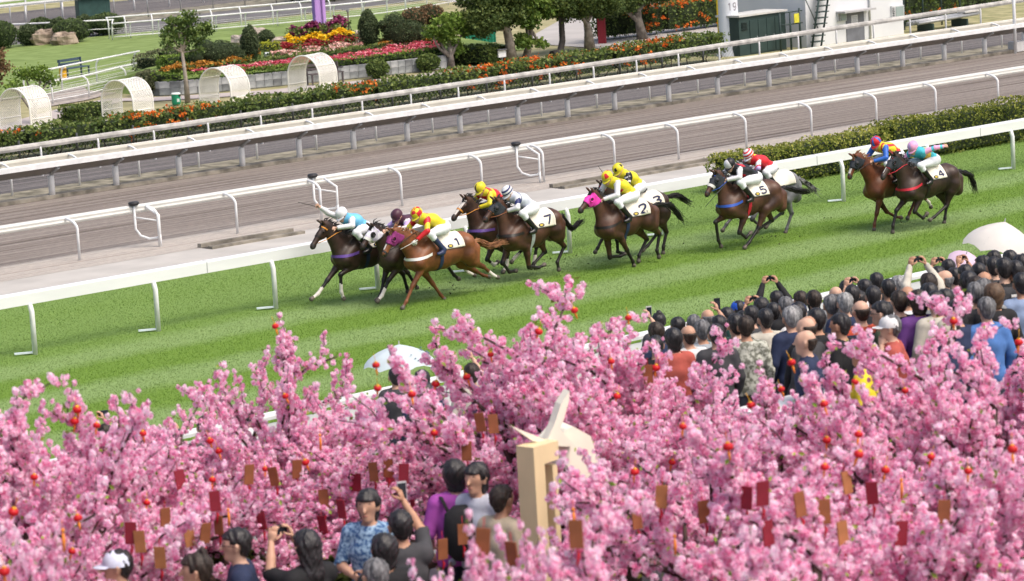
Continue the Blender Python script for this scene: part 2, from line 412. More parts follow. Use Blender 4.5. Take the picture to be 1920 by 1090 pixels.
# wide cantilever rail on thick posts at the kerb
pw = [(at_z(x, y, 0).x, 70.72) for x, y in [(94, 372), (217, 354), (335, 336), (452, 318), (562, 302), (670, 287), (775, 272), (876, 257), (976, 240), (1072, 226), (1167, 213), (1258, 197), (1347, 183), (1435, 168), (1520, 155), (1603, 143), (1685, 130)]]
st = (pw[-1][0]-pw[0][0])/16
pw = [(pw[0][0]-st*k, 70.72) for k in (2, 1)]+pw+[(pw[-1][0]+st*k, 70.72) for k in range(1, 9)]
def wide_post(par):
    p = MB().tube([(0, 0, 0), (0, 0, .60), (0, 0, .63)], [.085, .085, .07], 12).build('post', M_WHITE, par)
    MB().tube([(0, 0, .60), (0, -.08, .70), (.0, -.40, .86)], [.045, .05, .05], 8).build('bracket', M_GALV, p)
    return p
wr = rail_line('cantilever_rail', 'wide white cantilever rail with dark underside on thick posts at the kerb', pw, wide_post,
               [(-.47, .89), (-.47, 1.02), (-.44, 1.04), (.10, .80), (.10, .78), (-.45, .995), (-.45, .89)], 34, 112, M_WHITE)
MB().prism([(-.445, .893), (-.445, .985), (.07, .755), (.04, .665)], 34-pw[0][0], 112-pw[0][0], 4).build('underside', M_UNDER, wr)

# cream goose-neck rail in front of the outer dirt
p2 = [(at_z(x, y, .03).x, 72.1) for x, y in [(147, 349), (268, 333), (388, 317), (503, 301), (612, 284), (722, 267), (826, 251), (927, 235), (1025, 220), (1122, 204), (1216, 189)]]
st = (p2[-1][0]-p2[0][0])/10
p2 = [(p2[0][0]-st*k, 72.1) for k in (2, 1)]+p2+[(p2[-1][0]+st*k, 72.1) for k in range(1, 14)]
rail_line('cream_running_rail', 'slim cream goose-neck rail behind the wide cantilever rail', p2, lambda p: goose(p, .94, .5, .03, M_WHITE),
          [(.46, .75), (.52, .73), (.54, .90), (.50, .935), (.45, .92), (.44, .86), (.455, .8)], 36, 116, M_CREAM)

# weathered rail in front of the flowering hedge
p1 = [(46.5+1.95*k, 75.5) for k in range(-1, 30)]
rise = lambda x: np.interp(x, [40, 46, 58, 73, 92, 110], [-.03, 0, .05, .15, .34, .5])
def thin_post(par): return MB().tube([(0, 0, -.6), (0, 0, .75), (0, .02, .82), (0, .06, .86)], .032, 8).build('post', M_WHITE, par)
rail_line('weathered_rail', 'grey weathered rail on thin white posts in front of the flowering hedge', p1, thin_post,
          [(.0, .80), (.12, .79), (.15, .83), (.14, .93), (.08, .96), (.0, .93), (-.02, .87)], 38, 112, M_WEATH,
          wob=lambda x: (.012*math.sin(x*1.3), float(rise(x+p1[0][0]))+.006*math.sin(x*2.1)), rise=lambda x: float(rise(x)))

# crowd rail
YC = 36.76
pc = [(18+2.4*k, YC) for k in range(0, 22)]
def crowd_post(par): return MB().tube([(0, 0, 0), (0, 0, 1.1)], .03, 8).build('post', M_WHITE, par)
rc = rail_line('crowd_rail', 'white rail at the edge of the turf with spectators pressed against it', pc, crowd_post,
          [(-.05, 1.04), (.05, 1.04), (.06, 1.09), (.05, 1.14), (-.05, 1.14), (-.06, 1.09)], 14, 80, M_WHITE)
MB().prism([(-.015, .15), (.015, .15), (.015, .98), (-.015, .98)], 14-18, 80-18, 1).build('rail_panel', pm('pale_rail_panel', (.60, .62, .63), .6, .03), rc)
# ------------------------------------------------------------------ hedges, shrubs, flower beds
LM_HEDGE = leafmat('hedge_leaf', (.045, .080, .020), (.23, .28, .075), (.098, .150, .036))
LM_YEL = leafmat('yellow_green_leaf', (.06, .095, .016), (.46, .43, .10), (.21, .25, .045))
LM_DARK = leafmat('dark_leaf', (.032, .06, .022), (.155, .21, .07), (.072, .112, .036))
LM_TOPI = leafmat('topiary_leaf', (.036, .06, .026), (.15, .195, .09), (.078, .110, .048))
LM_FRESH = leafmat('fresh_leaf', (.04, .085, .012), (.26, .36, .07), (.12, .20, .028))
LM_GREY = leafmat('greyish_leaf', (.05, .06, .03), (.20, .20, .11), (.11, .125, .06))
LM_BROWN = leafmat('brown_leaf', (.07, .038, .02), (.30, .19, .10), (.17, .10, .05))
LM_ORANGE = leafmat('orange_flower', (.50, .07, .01), (.90, .32, .06), (.80, .17, .02), trans=.3)
LM_MARI = leafmat('marigold_flower', (.30, .12, .02), (.62, .33, .06), (.48, .21, .03))
LM_PINKBED = leafmat('pink_bed_flower', (.42, .02, .06), (.85, .42, .46), (.72, .10, .16))
LM_YELLOW = leafmat('yellow_flower', (.75, .42, .01), (.9, .68, .03), (.85, .56, .02))
LM_RED = leafmat('red_flower', (.22, .015, .02), (.50, .07, .07), (.34, .03, .04))
LM_PURP = leafmat('purple_flower', (.12, .01, .05), (.40, .08, .20), (.24, .03, .11))
LM_PALE = leafmat('pale_pink_flower', (.6, .25, .22), (.88, .72, .62), (.78, .45, .40))
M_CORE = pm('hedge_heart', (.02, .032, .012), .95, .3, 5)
M_STEM = pm('woody_stem', (.14, .11, .085), .9, .3, 8, bump=.3)
M_BARK = pm('grey_bark', (.17, .145, .125), .9, .35, 5, bump=.5, col2=(.27, .24, .21))

def core_box(mb, p0, p1, half, z0, z1, inset=.1):
    d = Vector((p1[0]-p0[0], p1[1]-p0[1], 0)); L = d.length; rz = math.atan2(d.y, d.x)
    mb.box(((p0[0]+p1[0])/2, (p0[1]+p1[1])/2, (z0+z1)/2), (L-inset*2, 2*half-inset*2, z1-z0-inset), rz=rz)
def hedge(label, pts, half, z0, z1, mat, dens=170, leaf=.085, rough=.10, cat='hedge', group=None, zf=None, flowers=None, stems=None, name='hedge', topvar=.0):
    """clipped hedge along a polyline: leaves through a ragged shell, stems or a heart inside"""
    r = empty(name, (pts[0][0], pts[0][1], 0), label=label, cat=cat, group=group)
    ox, oy = pts[0]; P = []; W = []; mb = MB(); FL = []; stem = MB()
    for a, b in zip(pts[:-1], pts[1:]):
        a = np.array(a[:2], float); b = np.array(b[:2], float); d = b-a; L = np.hypot(*d); t = d/L; nrm = np.array([-t[1], t[0]])
        n = int(dens*L*(2*(z1-z0)+2*half))
        s = RNG.uniform(0, L, n)
        side = RNG.uniform(0, 1, n)*(2*(z1-z0)+2*half)
        h = z1-z0
        off = np.where(side < h, -half, np.where(side < 2*h, half, (side-2*h)-half))
        z = np.where(side < h, z0+side, np.where(side < 2*h, z0+side-h, z1))
        bump = (np.sin(s*3.1+z*4)+np.sin(s*7.3+off*5)+np.sin(s*1.1+2))/3
        dp = RNG.exponential(rough*.7, n)-rough*.5
        k = np.where(side < 2*h, 1-(dp-bump*rough)/half, 1.0)
        off = off*k
        z = z+np.where(side >= 2*h, -dp+bump*rough+topvar*np.sin(s*.7), RNG.normal(0, .03, n))
        zz = np.array([zf(a[0]+t[0]*q, a[1]+t[1]*q) for q in s]) if zf else 0
        xy = a+np.outer(s, t)+np.outer(off, nrm)
        ends = []
        if a is not None and (np.allclose(a, np.array(pts[0][:2], float)) or np.allclose(b, np.array(pts[-1][:2], float))):
            for e, sg in ((a, -1), (b, 1)):
                if not (np.allclose(e, np.array(pts[0][:2], float)) or np.allclose(e, np.array(pts[-1][:2], float))): continue
                ne = int(dens*1.5*(z1-z0)*2*half)
                oo = RNG.uniform(-half, half, ne); ze = RNG.uniform(z0, z1, ne); de = RNG.normal(0, rough*.8, ne)
                q = e+np.outer(de, t)+np.outer(oo, nrm); zq = zf(*e) if zf else 0
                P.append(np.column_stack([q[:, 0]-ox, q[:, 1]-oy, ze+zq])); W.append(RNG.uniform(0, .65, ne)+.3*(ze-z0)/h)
        P.append(np.column_stack([xy[:, 0]-ox, xy[:, 1]-oy, z+zz]))
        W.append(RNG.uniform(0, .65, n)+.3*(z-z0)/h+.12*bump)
        z_a = zf(*a) if zf else 0; z_b = zf(*b) if zf else 0
        core_box(mb, (a[0]-ox, a[1]-oy), (b[0]-ox, b[1]-oy), half, z0+min(z_a, z_b), z1+min(z_a, z_b), min(.13, half*.5))
        if stems:
            for q in np.arange(.3, L, stems):
                x, y = a+t*q-np.array([ox, oy]); x += random.uniform(-.2, .2)
                stem.tube([(x, y, 0), (x+random.uniform(-.15, .15), y+random.uniform(-.1, .1), z0*.5), (x+random.uniform(-.4, .4), y, z0+.25)], [.03, .022, .015], 5)
        if flowers:
            nf = int(flowers[0]*L)
            for _ in range(nf):
                q = random.uniform(0, L); 
                gx = a[0]+t[0]*q
                if math.sin(gx*.9+1.3)+.8*math.sin(gx*.37+.4)+random.uniform(-.9, .9)+np.interp(gx, [48, 62, 74, 84], [-.4, .2, .9, 1.6]) < flowers[1]: continue
                top = random.random() < .68
                c = a+t*q+nrm*(random.uniform(-half, half) if top else -half-.03)
                cz = (z1+.03 if top else random.uniform(z0+.1, z1)) + (zf(*c) if zf else 0)
                m = random.randint(6, 20)
                FL.append(np.array([c[0]-ox, c[1]-oy, cz])+RNG.normal(0, 1, (m, 3))*np.array([.075, .06, .045]))
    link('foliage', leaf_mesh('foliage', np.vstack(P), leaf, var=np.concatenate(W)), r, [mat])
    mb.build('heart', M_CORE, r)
    if stems: tag(stem.build('stems', M_STEM, r), kind='stuff')
    if FL: link('flowers', leaf_mesh('flowers', np.vstack(FL), .085, aspect=.5), r, [LM_ORANGE])
    return r
def bush(label, c, rad, mat, n=1400, leaf=.07, group=None, cat='shrub', name='shrub', lumps=None, cone=0):
    r = empty(name, c, label=label, cat=cat, group=group)
    rad = np.asarray(rad, float); lumps = lumps or [((0, 0, rad[2]), rad)]
    P = []; mb = MB()
    for lc, lr in lumps:
        lr = np.asarray(lr, float); k = max(200, int(n*(lr.max()/rad.max())**2))
        d = unit(k); d[:, 2] = np.abs(d[:, 2])*np.where(RNG.uniform(size=k) < .7, 1, -1)
        q = d*(0.9+.14*RNG.uniform(0, 1, k)+.05*np.sin(d[:, 0]*9+d[:, 2]*7))[:, None]
        if cone: q[:, :2] *= (1-cone*np.clip((q[:, 2]+1)/2, 0, 1))[:, None]
        p = np.asarray(lc)+q*lr
        P.append(p[p[:, 2] > 0.0])
        prof = [(lr[0]*.88*math.sin(t)*(1-cone*(1+math.cos(t))/2), lr[2]*.9*math.cos(t)+lc[2]) for t in np.linspace(math.pi*.98, .02, 9)]
        mb.lathe([(a, max(z, 0)) for a, z in prof], 14, (lc[0], lc[1], 0), Matrix.Diagonal((1, lr[1]/lr[0], 1)))
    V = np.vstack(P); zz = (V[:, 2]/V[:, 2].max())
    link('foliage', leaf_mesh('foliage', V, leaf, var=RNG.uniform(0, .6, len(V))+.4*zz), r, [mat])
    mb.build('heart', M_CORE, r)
    return r

# the long hedge with orange trumpet flowers grown over a chain-link fence
hz = lambda x, y: float(np.interp(x, [49, 55, 61, 66, 74, 82], [-.12, -.17, -.14, -.15, -.09, .05]))
hedge('long green hedge dotted with orange flowers growing over the chain-link fence', [(40+i*2.69, 80.2) for i in range(16)], .46, .26, .98, LM_HEDGE, dens=210, leaf=.10, rough=.16, zf=hz, flowers=(11.0, .75), stems=.45, topvar=.03)
fx0, fx1, fy = 38, 80.4, 79.55
fence = empty('chain_link_fence', (fx0, fy, 0), label='chain-link fence with dark posts under the flowering hedge', cat='fence')
mb = MB()
for i in range(int((fx1-fx0)/.16)):
    x = i*.16
    for s in (-1, 1):
        mb.tube([(x, 0, .02), (x+s*.5, 0, .52)], .005, 3, caps=False)
mb.build('wire_netting', pm('fence_wire', (.10, .105, .10), .5, .1, 5), fence)
pst = MB().tube([(0, 0, 0), (0, 0, .62)], .035, 8).build('post', pm('dark_post', (.05, .055, .06), .6, .1, 5), fence)
for k in range(1, 21): copyobj(pst, fence, (k*2.05, 0, 0))

# second flowering hedge further back on the right
hedge('second flowering hedge behind the pine trunks', [(85.5, 92.0), (88.5, 91.4), (92.5, 91.5), (97, 92.5)], .4, .1, 1.15, LM_HEDGE, dens=150, leaf=.10, rough=.16, flowers=(11, -.1))
hedge('short flowering hedge beside the white lamp mast', [(90, 86.2), (96.5, 87.2)], .4, .1, 1.25, LM_HEDGE, dens=150, leaf=.10, rough=.16, flowers=(9, 0.2))

# yellow-green clipped hedge behind the front rail, in two lengths
hh = at_Y(1350, 300, 53.8).x
hedge('yellow-green clipped hedge beside the front rail with its end facing the straight', [(hh+.2, 54.0), (59.7, 54.0)], .42, .02, .90, LM_YEL, dens=480, leaf=.062, rough=.10)
hedge('darker clipped hedge continuing behind the front rail', [(60.0, 54.1), (76, 54.1)], .44, .02, 1.02, leafmat('olive_leaf', (.04, .065, .012), (.36, .36, .07), (.14, .175, .03)), dens=430, leaf=.062, rough=.11)

# ------------------------------------------------------------------ lawn and garden paths
def poly_sheet(name, mat, pix, z, kind='structure'):
    mb = MB().poly([at_z(x, y, z) for x, y in pix]); return tag(mb.build(name, mat), kind=kind)
tag(MB().poly([(56, 102, .01), (66, 95, .01), (82, 92, .01), (85, 100, .01), (91, 110, .01), (100, 119, .01), (60, 124, .01), (46, 112, .01)]).build('garden_lawn', M_LAWN), kind='structure')
tag(MB().poly([(82.5, 87.5, .006), (99, 86.5, .006), (140, 110, .006), (140, 150, .006), (112, 150, .006), (95, 104, .006), (84, 95, .006)]).build('garden_pavement', pm('grey_pavement', (.40, .38, .36), .9, .08, .6, detail=8)), kind='structure')
tag(MB().poly([(100, 96, .02), (112, 98, .02), (150, 140, .02), (118, 128, .02)]).build('distant_lawn', M_DRY), kind='structure')
def path_strip(name, mat, pts, wdt, z):
    L, R = [], []
    for i, p in enumerate(pts):
        a = Vector(pts[max(0, i-1)]); b = Vector(pts[min(len(pts)-1, i+1)]); t = (b-a).normalized(); n = Vector((-t.y, t.x))
        L.append((p[0]+n.x*wdt/2, p[1]+n.y*wdt/2, z)); R.append((p[0]-n.x*wdt/2, p[1]-n.y*wdt/2, z))
    return tag(MB().strip(L, R).build(name, mat), kind='structure')
g = lambda x, y: tuple(at_z(x, y, 0))[:2]
path_strip('garden_path', M_PAVE, [g(0, 255), g(80, 222), g(150, 203), g(215, 188), g(300, 186), g(400, 180), g(520, 172), g(640, 158), g(780, 147), g(900, 125)], 1.5, .012)
poly_sheet('gravel_strip', pm('stony_strip', (.34, .30, .27), .95, .25, 4, detail=8), [(60, 205), (60, 180), (180, 158), (270, 145), (265, 162), (160, 188)], .016)

# ------------------------------------------------------------------ raised flower bed behind a wall of grey tiles
wall_px = [(272, 178), (300, 179.5), (340, 178), (400, 173), (480, 165.5), (560, 157.5), (640, 150), (720, 142), (800, 133), (850, 127)]
wall_g = [at_z(x, y, 0) for x, y in wall_px]
WALL_H = .50
def mound(x, y):
    wy = float(np.interp(x, [p.x for p in sorted(wall_g, key=lambda q: q.x)], [p.y for p in sorted(wall_g, key=lambda q: q.x)]))
    if y < wy+.05: return 0.0
    return max(0.0, WALL_H+.02+min(.085*(y-wy), .80)-max(0, y-wy-float(np.interp(x, [64.5, 68, 72], [2.0, 5.5, 10])))*.3)
mw = MB()
NX, NY = 30, 12
vs = []
for i in range(NX+1):
    x = 64.7+(79-64.7)*i/NX
    wy = float(np.interp(x, [p.x for p in sorted(wall_g, key=lambda q: q.x)], [p.y for p in sorted(wall_g, key=lambda q: q.x)]))
    for j in range(NY+1):
        y = wy+.2+14.4*j/NY; vs.append((x, y, max(0, mound(x, y)) if (j < NY and 0 < i < NX) else -.05))
mw.add(vs, [(i*(NY+1)+j, (i+1)*(NY+1)+j, (i+1)*(NY+1)+j+1, i*(NY+1)+j+1) for i in range(NX) for j in range(NY)])
tag(mw.build('garden_bank', M_LAWN), kind='structure')
tw = empty('tiled_planter_wall', tuple(wall_g[0]), label='low curved planter wall faced with grey tiles in front of the flower beds', cat='wall')
o0 = Vector(wall_g[0])
wl = MB(); tm = [pm('slate_tile', (.22, .235, .25), .5, .25, 3, col2=(.36, .38, .39)), pm('pale_slate_tile', (.33, .345, .36), .5, .2, 3, col2=(.46, .47, .48)), pm('dark_slate_tile', (.13, .14, .15), .5, .3, 3, col2=(.24, .25, .26))]
for a, b in zip(wall_g[:-1], wall_g[1:]):
    d = b-a; rz = math.atan2(d.y, d.x); nrm = Vector((d.y, -d.x, 0)).normalized()
    mid = (a+b)/2-o0
    wl.box((mid.x-nrm.x*.10, mid.y-nrm.y*.10, WALL_H/2-.01), (d.length+.04, .2, WALL_H), rz=rz)
wl.build('wall_body', pm('mortar', (.38, .39, .39), .9, .1, 3), tw)
tiles = [MB().box((0, 0, 0), (.31, .03, .225)).mesh('tile') for _ in range(1)]
for i, m in enumerate(tm[:1]): tiles[0].materials.append(m)
acc = 0.0
for a, b in zip(wall_g[:-1], wall_g[1:]):
    d = b-a; rz = math.atan2(d.y, d.x); t = d.normalized(); nrm = Vector((d.y, -d.x, 0)).normalized()
    n = max(1, round(d.length/.33)); st = d.length/n
    for i in range(n):
        c = a+t*(st*(i+.5))-o0
        for row in (0, 1):
            o = bpy.data.objects.new('tile', tiles[0]); COL.objects.link(o); o.parent = tw
            o.location = (c.x+nrm.x*.012, c.y+nrm.y*.012, .13+.24*row); o.rotation_euler = (0, 0, rz); o.scale = ((st-.018)/.31, 1, 1)
            o.material_slots[0].link = 'OBJECT'; o.material_slots[0].material = random.choices(tm, (5, 3, 2))[0]
def bedpt(x, y): p = at_f(x, y, mound, 80); return (p.x, p.y)
def flower_patch(label, pix, mat, n, size, h, name='flower_bed', leafm=LM_HEDGE, cat='flower bed', green=.5, group=None):
    """bedding plants filling an outline: a layer of leaves with flower heads above"""
    pts = [bedpt(x, y) for x, y in pix]
    xs = [p[0] for p in pts]; ys = [p[1] for p in pts]
    def inside(x, y):
        c = False
        for (x1, y1), (x2, y2) in zip(pts, pts[1:]+pts[:1]):
            if (y1 > y) != (y2 > y) and x < (x2-x1)*(y-y1)/(y2-y1)+x1: c = not c
        return c
    P = []
    tries = 0
    while len(P) < n and tries < n*30:
        tries += 1
        x = random.uniform(min(xs), max(xs)); y = random.uniform(min(ys), max(ys))
        if inside(x, y): P.append((x, y, mound(x, y)))
    P = np.array(P); r = empty(name, (pts[0][0], pts[0][1], 0), label=label, cat=cat, group=group); o = np.array([pts[0][0], pts[0][1], 0])
    k = 5
    hz_ = h*(.75+.3*np.sin(P[:, 0]*5)*np.sin(P[:, 1]*4))
    Q = np.repeat(P, k, 0)+RNG.normal(0, 1, (len(P)*k, 3))*np.array([size*.35, size*.35, size*.2])
    Q[:, 2] += np.repeat(hz_, k)
    f = link('flowers', leaf_mesh('flowers', Q-o, size*.62, up=.9, aspect=.5, var=np.repeat(RNG.uniform(0, 1, len(P)), k)+RNG.uniform(-.2, .2, len(Q))), r, [mat])
    m = int(len(P)*4*green)
    G = P[RNG.integers(0, len(P), m)]+np.column_stack([RNG.normal(0, .12, m), RNG.normal(0, .12, m), RNG.uniform(.0, h*.85, m)])
    link('foliage', leaf_mesh('foliage', G-o, .11), r, [leafm])
    return r
flower_patch('bed of bright pink flowers with a pale edge in front of the clipped animals', [(352, 140), (440, 131), (560, 116), (600, 112), (640, 117), (560, 126), (440, 137)], LM_PINKBED, 1100, .13, .16)
flower_patch('long bed of crimson and pink flowers under the tiered display', [(600, 117), (700, 100), (735, 90), (825, 82), (826, 97), (740, 107), (640, 121)], LM_PINKBED, 1500, .13, .16)
flower_patch('row of orange-brown marigolds in front of the clipped animal shapes', [(302, 139), (360, 129), (440, 117), (486, 106), (488, 114), (440, 126), (360, 139), (306, 145)], LM_MARI, 650, .12, .30)
flower_patch('row of pale orange marigolds to the right of the tall clipped cones', [(710, 88), (760, 81), (806, 76), (808, 83), (760, 89), (712, 95)], LM_MARI, 420, .12, .30)
flower_patch('pale pink and white flowers at the foot of the tiered display', [(508, 106), (560, 100), (640, 91), (681, 85), (680, 96), (640, 101), (560, 110), (512, 113)], LM_PALE, 480, .12, .22, green=1.3)
flower_patch('dark red flowers in the second tier of the display', [(530, 97), (600, 90), (668, 79), (668, 86), (600, 96), (532, 104)], LM_RED, 520, .12, .34)
flower_patch('bright yellow flowers in the third tier of the display', [(538, 90), (600, 84), (655, 74), (662, 78), (600, 90), (540, 96)], LM_YELLOW, 380, .16, .46)
flower_patch('purple flowers heaped at the top of the tiered display', [(548, 82), (600, 77), (648, 68), (652, 73), (600, 84), (550, 90)], LM_PURP, 420, .15, .78, green=1.6)
def bedhedge(label, pix, half, h, mat, **k):
    hedge(label, [bedpt(x, y) for x, y in pix], half, .0, h, mat, zf=mound, rough=.05, leaf=.07, dens=260, **k)
bedhedge('low green hedge along the top of the tiled wall', [(285, 152), (340, 152), (440, 143), (560, 130), (660, 121), (760, 109), (826, 99)], .14, .22, LM_FRESH)
bedhedge('low clipped green hedge between the pink beds', [(490, 122), (560, 113), (640, 104), (700, 96), (733, 92)], .25, .2, LM_HEDGE)
bedhedge('yellow-green hedge behind the marigolds at the left end of the beds', [(304, 130), (350, 122), (410, 112)], .3, .42, LM_FRESH)
bedhedge('pale yellow-green hedge behind the clipped cone', [(478, 98), (525, 93)], .3, .3, leafmat('lime_leaf', (.10, .14, .01), (.55, .52, .05), (.32, .36, .03)))
bedhedge('long pale clipped hedge at the left rear of the beds', [(262, 131), (300, 122), (345, 113)], .3, .5, LM_GREY)
def bb(x, y): p = bedpt(x, y); return (p[0], p[1], mound(*p))
bush('greyish rounded bush at the left end of the planter wall', bb(277, 152), (.6, .5, .45), LM_GREY, 1500)
bush('clipped bush shaped like a crouching animal with a small round head', bb(412, 122), (1.25, .5, .42), LM_TOPI, 2600, .055, lumps=[((0, 0, .42), (.95, .5, .46)), ((-.55, .1, .62), (.42, .4, .42)), ((-1.0, 0, .35), (.27, .27, .32)), ((.7, 0, .25), (.6, .45, .34))])
bush('tall clipped cone-shaped bush beside the rocks', bb(471, 115), (.44, .44, .66), LM_TOPI, 2000, .055, cone=.35)
bush('small clipped ball bush in front of the pale rock', bb(500, 86), (.33, .33, .3), LM_TOPI, 700, .055)
bush('steep clipped cone bush to the right of the tiered flowers', bb(693, 90), (.5, .5, .72), LM_TOPI, 2300, .055, cone=.4)
bush('big rounded clipped bush beside the brown shrub', bb(750, 88), (.9, .6, .6), LM_TOPI, 3200, .055, lumps=[((-.2, 0, .62), (.55, .5, .68)), ((.5, 0, .45), (.75, .5, .5)), ((-.7, .1, .9), (.2, .2, .16))])
bush('loose round bush standing before the tiled wall', tuple(at_z(709, 147, 0)), (.42, .42, .34), LM_HEDGE, 1300)
bush('second loose round bush before the tiled wall', tuple(at_z(804, 134, 0)), (.46, .42, .32), LM_HEDGE, 1300)
bush('brown dry-leaved shrub leaning behind the clipped bush', bb(790, 80), (.8, .6, .5), LM_BROWN, 1500, lumps=[((-.3, 0, .9), (.55, .5, .45)), ((.5, 0, 1.0), (.6, .5, .4))])
hedge('squared dark green hedge in front of the green screen', [tuple(at_z(852, 121, 0))[:2], tuple(at_z(928, 119, 0))[:2]], .6, .02, .66, LM_HEDGE, rough=.05, dens=260)
hedge('short squared hedge between the first two lattice arches', [tuple(at_z(128, 232, 0))[:2], tuple(at_z(194, 222, 0))[:2]], .5, .02, .55, LM_HEDGE, rough=.05, dens=260)

# rocks
def rock(label, c, d, seed, mat):
    rg = np.random.default_rng(seed); n, k = 14, 9; vs = []
    for i in range(k):
        t = math.pi*(i+.5)/k
        for j in range(n):
            w = 2*math.pi*j/n; v = np.array([math.sin(t)*math.cos(w), math.sin(t)*math.sin(w), math.cos(t)])
            v = np.sign(v)*np.abs(v)**.6; v *= 1+.14*math.sin(3*w+seed)+.1*math.sin(5*t+2*w)+rg.normal(0, .03)
            vs.append((v[0]*d[0], v[1]*d[1], max(v[2]*d[2]+d[2]*.8, 0)))
    fs = [(i*n+j, (i+1)*n+j, (i+1)*n+(j+1) % n, i*n+(j+1) % n) for i in range(k-1) for j in range(n)]
    fs += [tuple(range(n)), tuple(range((k-1)*n, k*n))[::-1]]
    o = MB().add(vs, fs).build('rock', mat, None, c); return tag(o, label, 'rock')
M_ROCK = pm('brown_rock', (.24, .18, .13), .9, .35, 2.5, bump=.5, col2=(.42, .34, .27))
M_ROCK2 = pm('pale_rock', (.42, .36, .31), .9, .2, 2.5, bump=.4)
rock('large flat-faced brown rock between the round bushes', tuple(at_z(87, 83, 0)), (.85, .5, .36), 3, M_ROCK)
rock('brown striped boulder on the lawn edge', tuple(at_z(121, 84, 0)), (.55, .42, .30), 5, M_ROCK)
rock('pale boulder behind the tall clipped cone', bb(456, 88), (.42, .35, .25), 8, M_ROCK2)
rock('rounded pale rock top above the tall clipped cone', bb(478, 80), (.4, .35, .3), 11, M_ROCK2)
rock('low pale rock to the right of the ball bush', bb(525, 84), (.5, .35, .16), 9, M_ROCK2)
rock('small pale rock beside the steep clipped cone', bb(667, 71), (.35, .3, .14), 12, M_ROCK2)
# round bushes at the far edge of the lawn
for i, (x, y, rx, rz, mt, lb) in enumerate([(5, 92, .95, .75, LM_DARK, 'dark round bush at the left end of the lawn'), (54, 86, .62, .58, LM_TOPI, 'clipped ball bush beside the large brown rock'), (78, 66, .8, .5, LM_DARK, 'wide dark bush behind the brown rock'),
        (112, 75, .6, .62, LM_TOPI, 'ball bush above the striped boulder'), (136, 80, 1.1, .66, LM_DARK, 'broad dark bush right of the striped boulder'), (160, 68, .6, .6, LM_TOPI, 'clipped bush in front of the green kiosk'), (200, 66, 1.2, .62, LM_DARK, 'wide spreading bush at the right end of the row')]):
    bush(lb, tuple(at_z(x, y, 0)), (rx*.82, rx*.66, rz*.82), mt, 1500, .08, group='bushes at the edge of the lawn')
# ------------------------------------------------------------------ lattice arches
M_LAT = pm('white_lattice', (.78, .77, .73), .5, .04, 3)
def lattice_arch(label, base, rz, span=1.42, dep=.92, h=1.42):
    r = empty('lattice_arch', base, rz, label, 'garden arch', 'white lattice arches along the garden path')
    R = span/2; st = h-R*.98
    def P(s, v, k=1.0):      # s 0..1 along the arch, v across the depth
        L1 = st; L2 = math.pi*R; T = 2*L1+L2; q = s*T
        if q < L1: return Vector((-R*k, v, q))
        if q < L1+L2: a = math.pi-(q-L1)/R; return Vector((R*k*math.cos(a), v, st+R*k*math.sin(a)))
        return Vector((R*k, v, T-q))
    T = 2*st+math.pi*R
    lat = MB(); n = int(T/.075); w = .017
    for s in (-1, 1):
        for i in range(-int(dep/.075)-1, n+int(dep/.075)+1):
            L, Rr = [], []
            for j in range(7):
                v = dep*j/6; u = (i*.075+s*v)/T
                if 0 <= u-w/T and u+w/T <= 1:
                    L.append(P(u-w/T, v, 1+.004*s)); Rr.append(P(u+w/T, v, 1+.004*s))
            if len(L) > 1: lat.strip(L, Rr)
    lat.build('lattice', M_LAT, r)
    ring = MB().tube([P(i/30, 0, 1.01) for i in range(31)], .028, 6).build('arch_hoop', M_LAT, r)
    copyobj(ring, r, (0, dep, 0))
    bar = MB().tube([(0, 0, 0), (0, dep, 0)], .02, 6).build('cross_bar', M_LAT, r)
    bar.location = P(.12, 0)
    for s in (.3, .5, .7, .88): copyobj(bar, r, P(s, 0))
    return r
AR = math.radians(-79)
for k, (x, y, lb) in enumerate([(46, 238, 'white lattice arch partly behind the small tree at the left edge'), (238, 222, 'white lattice arch beside the short squared hedge'), (420, 197, 'white lattice arch just right of the slender tree'), (585, 172, 'white lattice arch in front of the dark bench')]):
    b = at_z(x, y+9, 0)
    d = Vector((math.cos(math.radians(11)), math.sin(math.radians(11)), 0))
    lattice_arch(lb, (b.x-d.x*.37, b.y-d.y*.37, 0), AR)

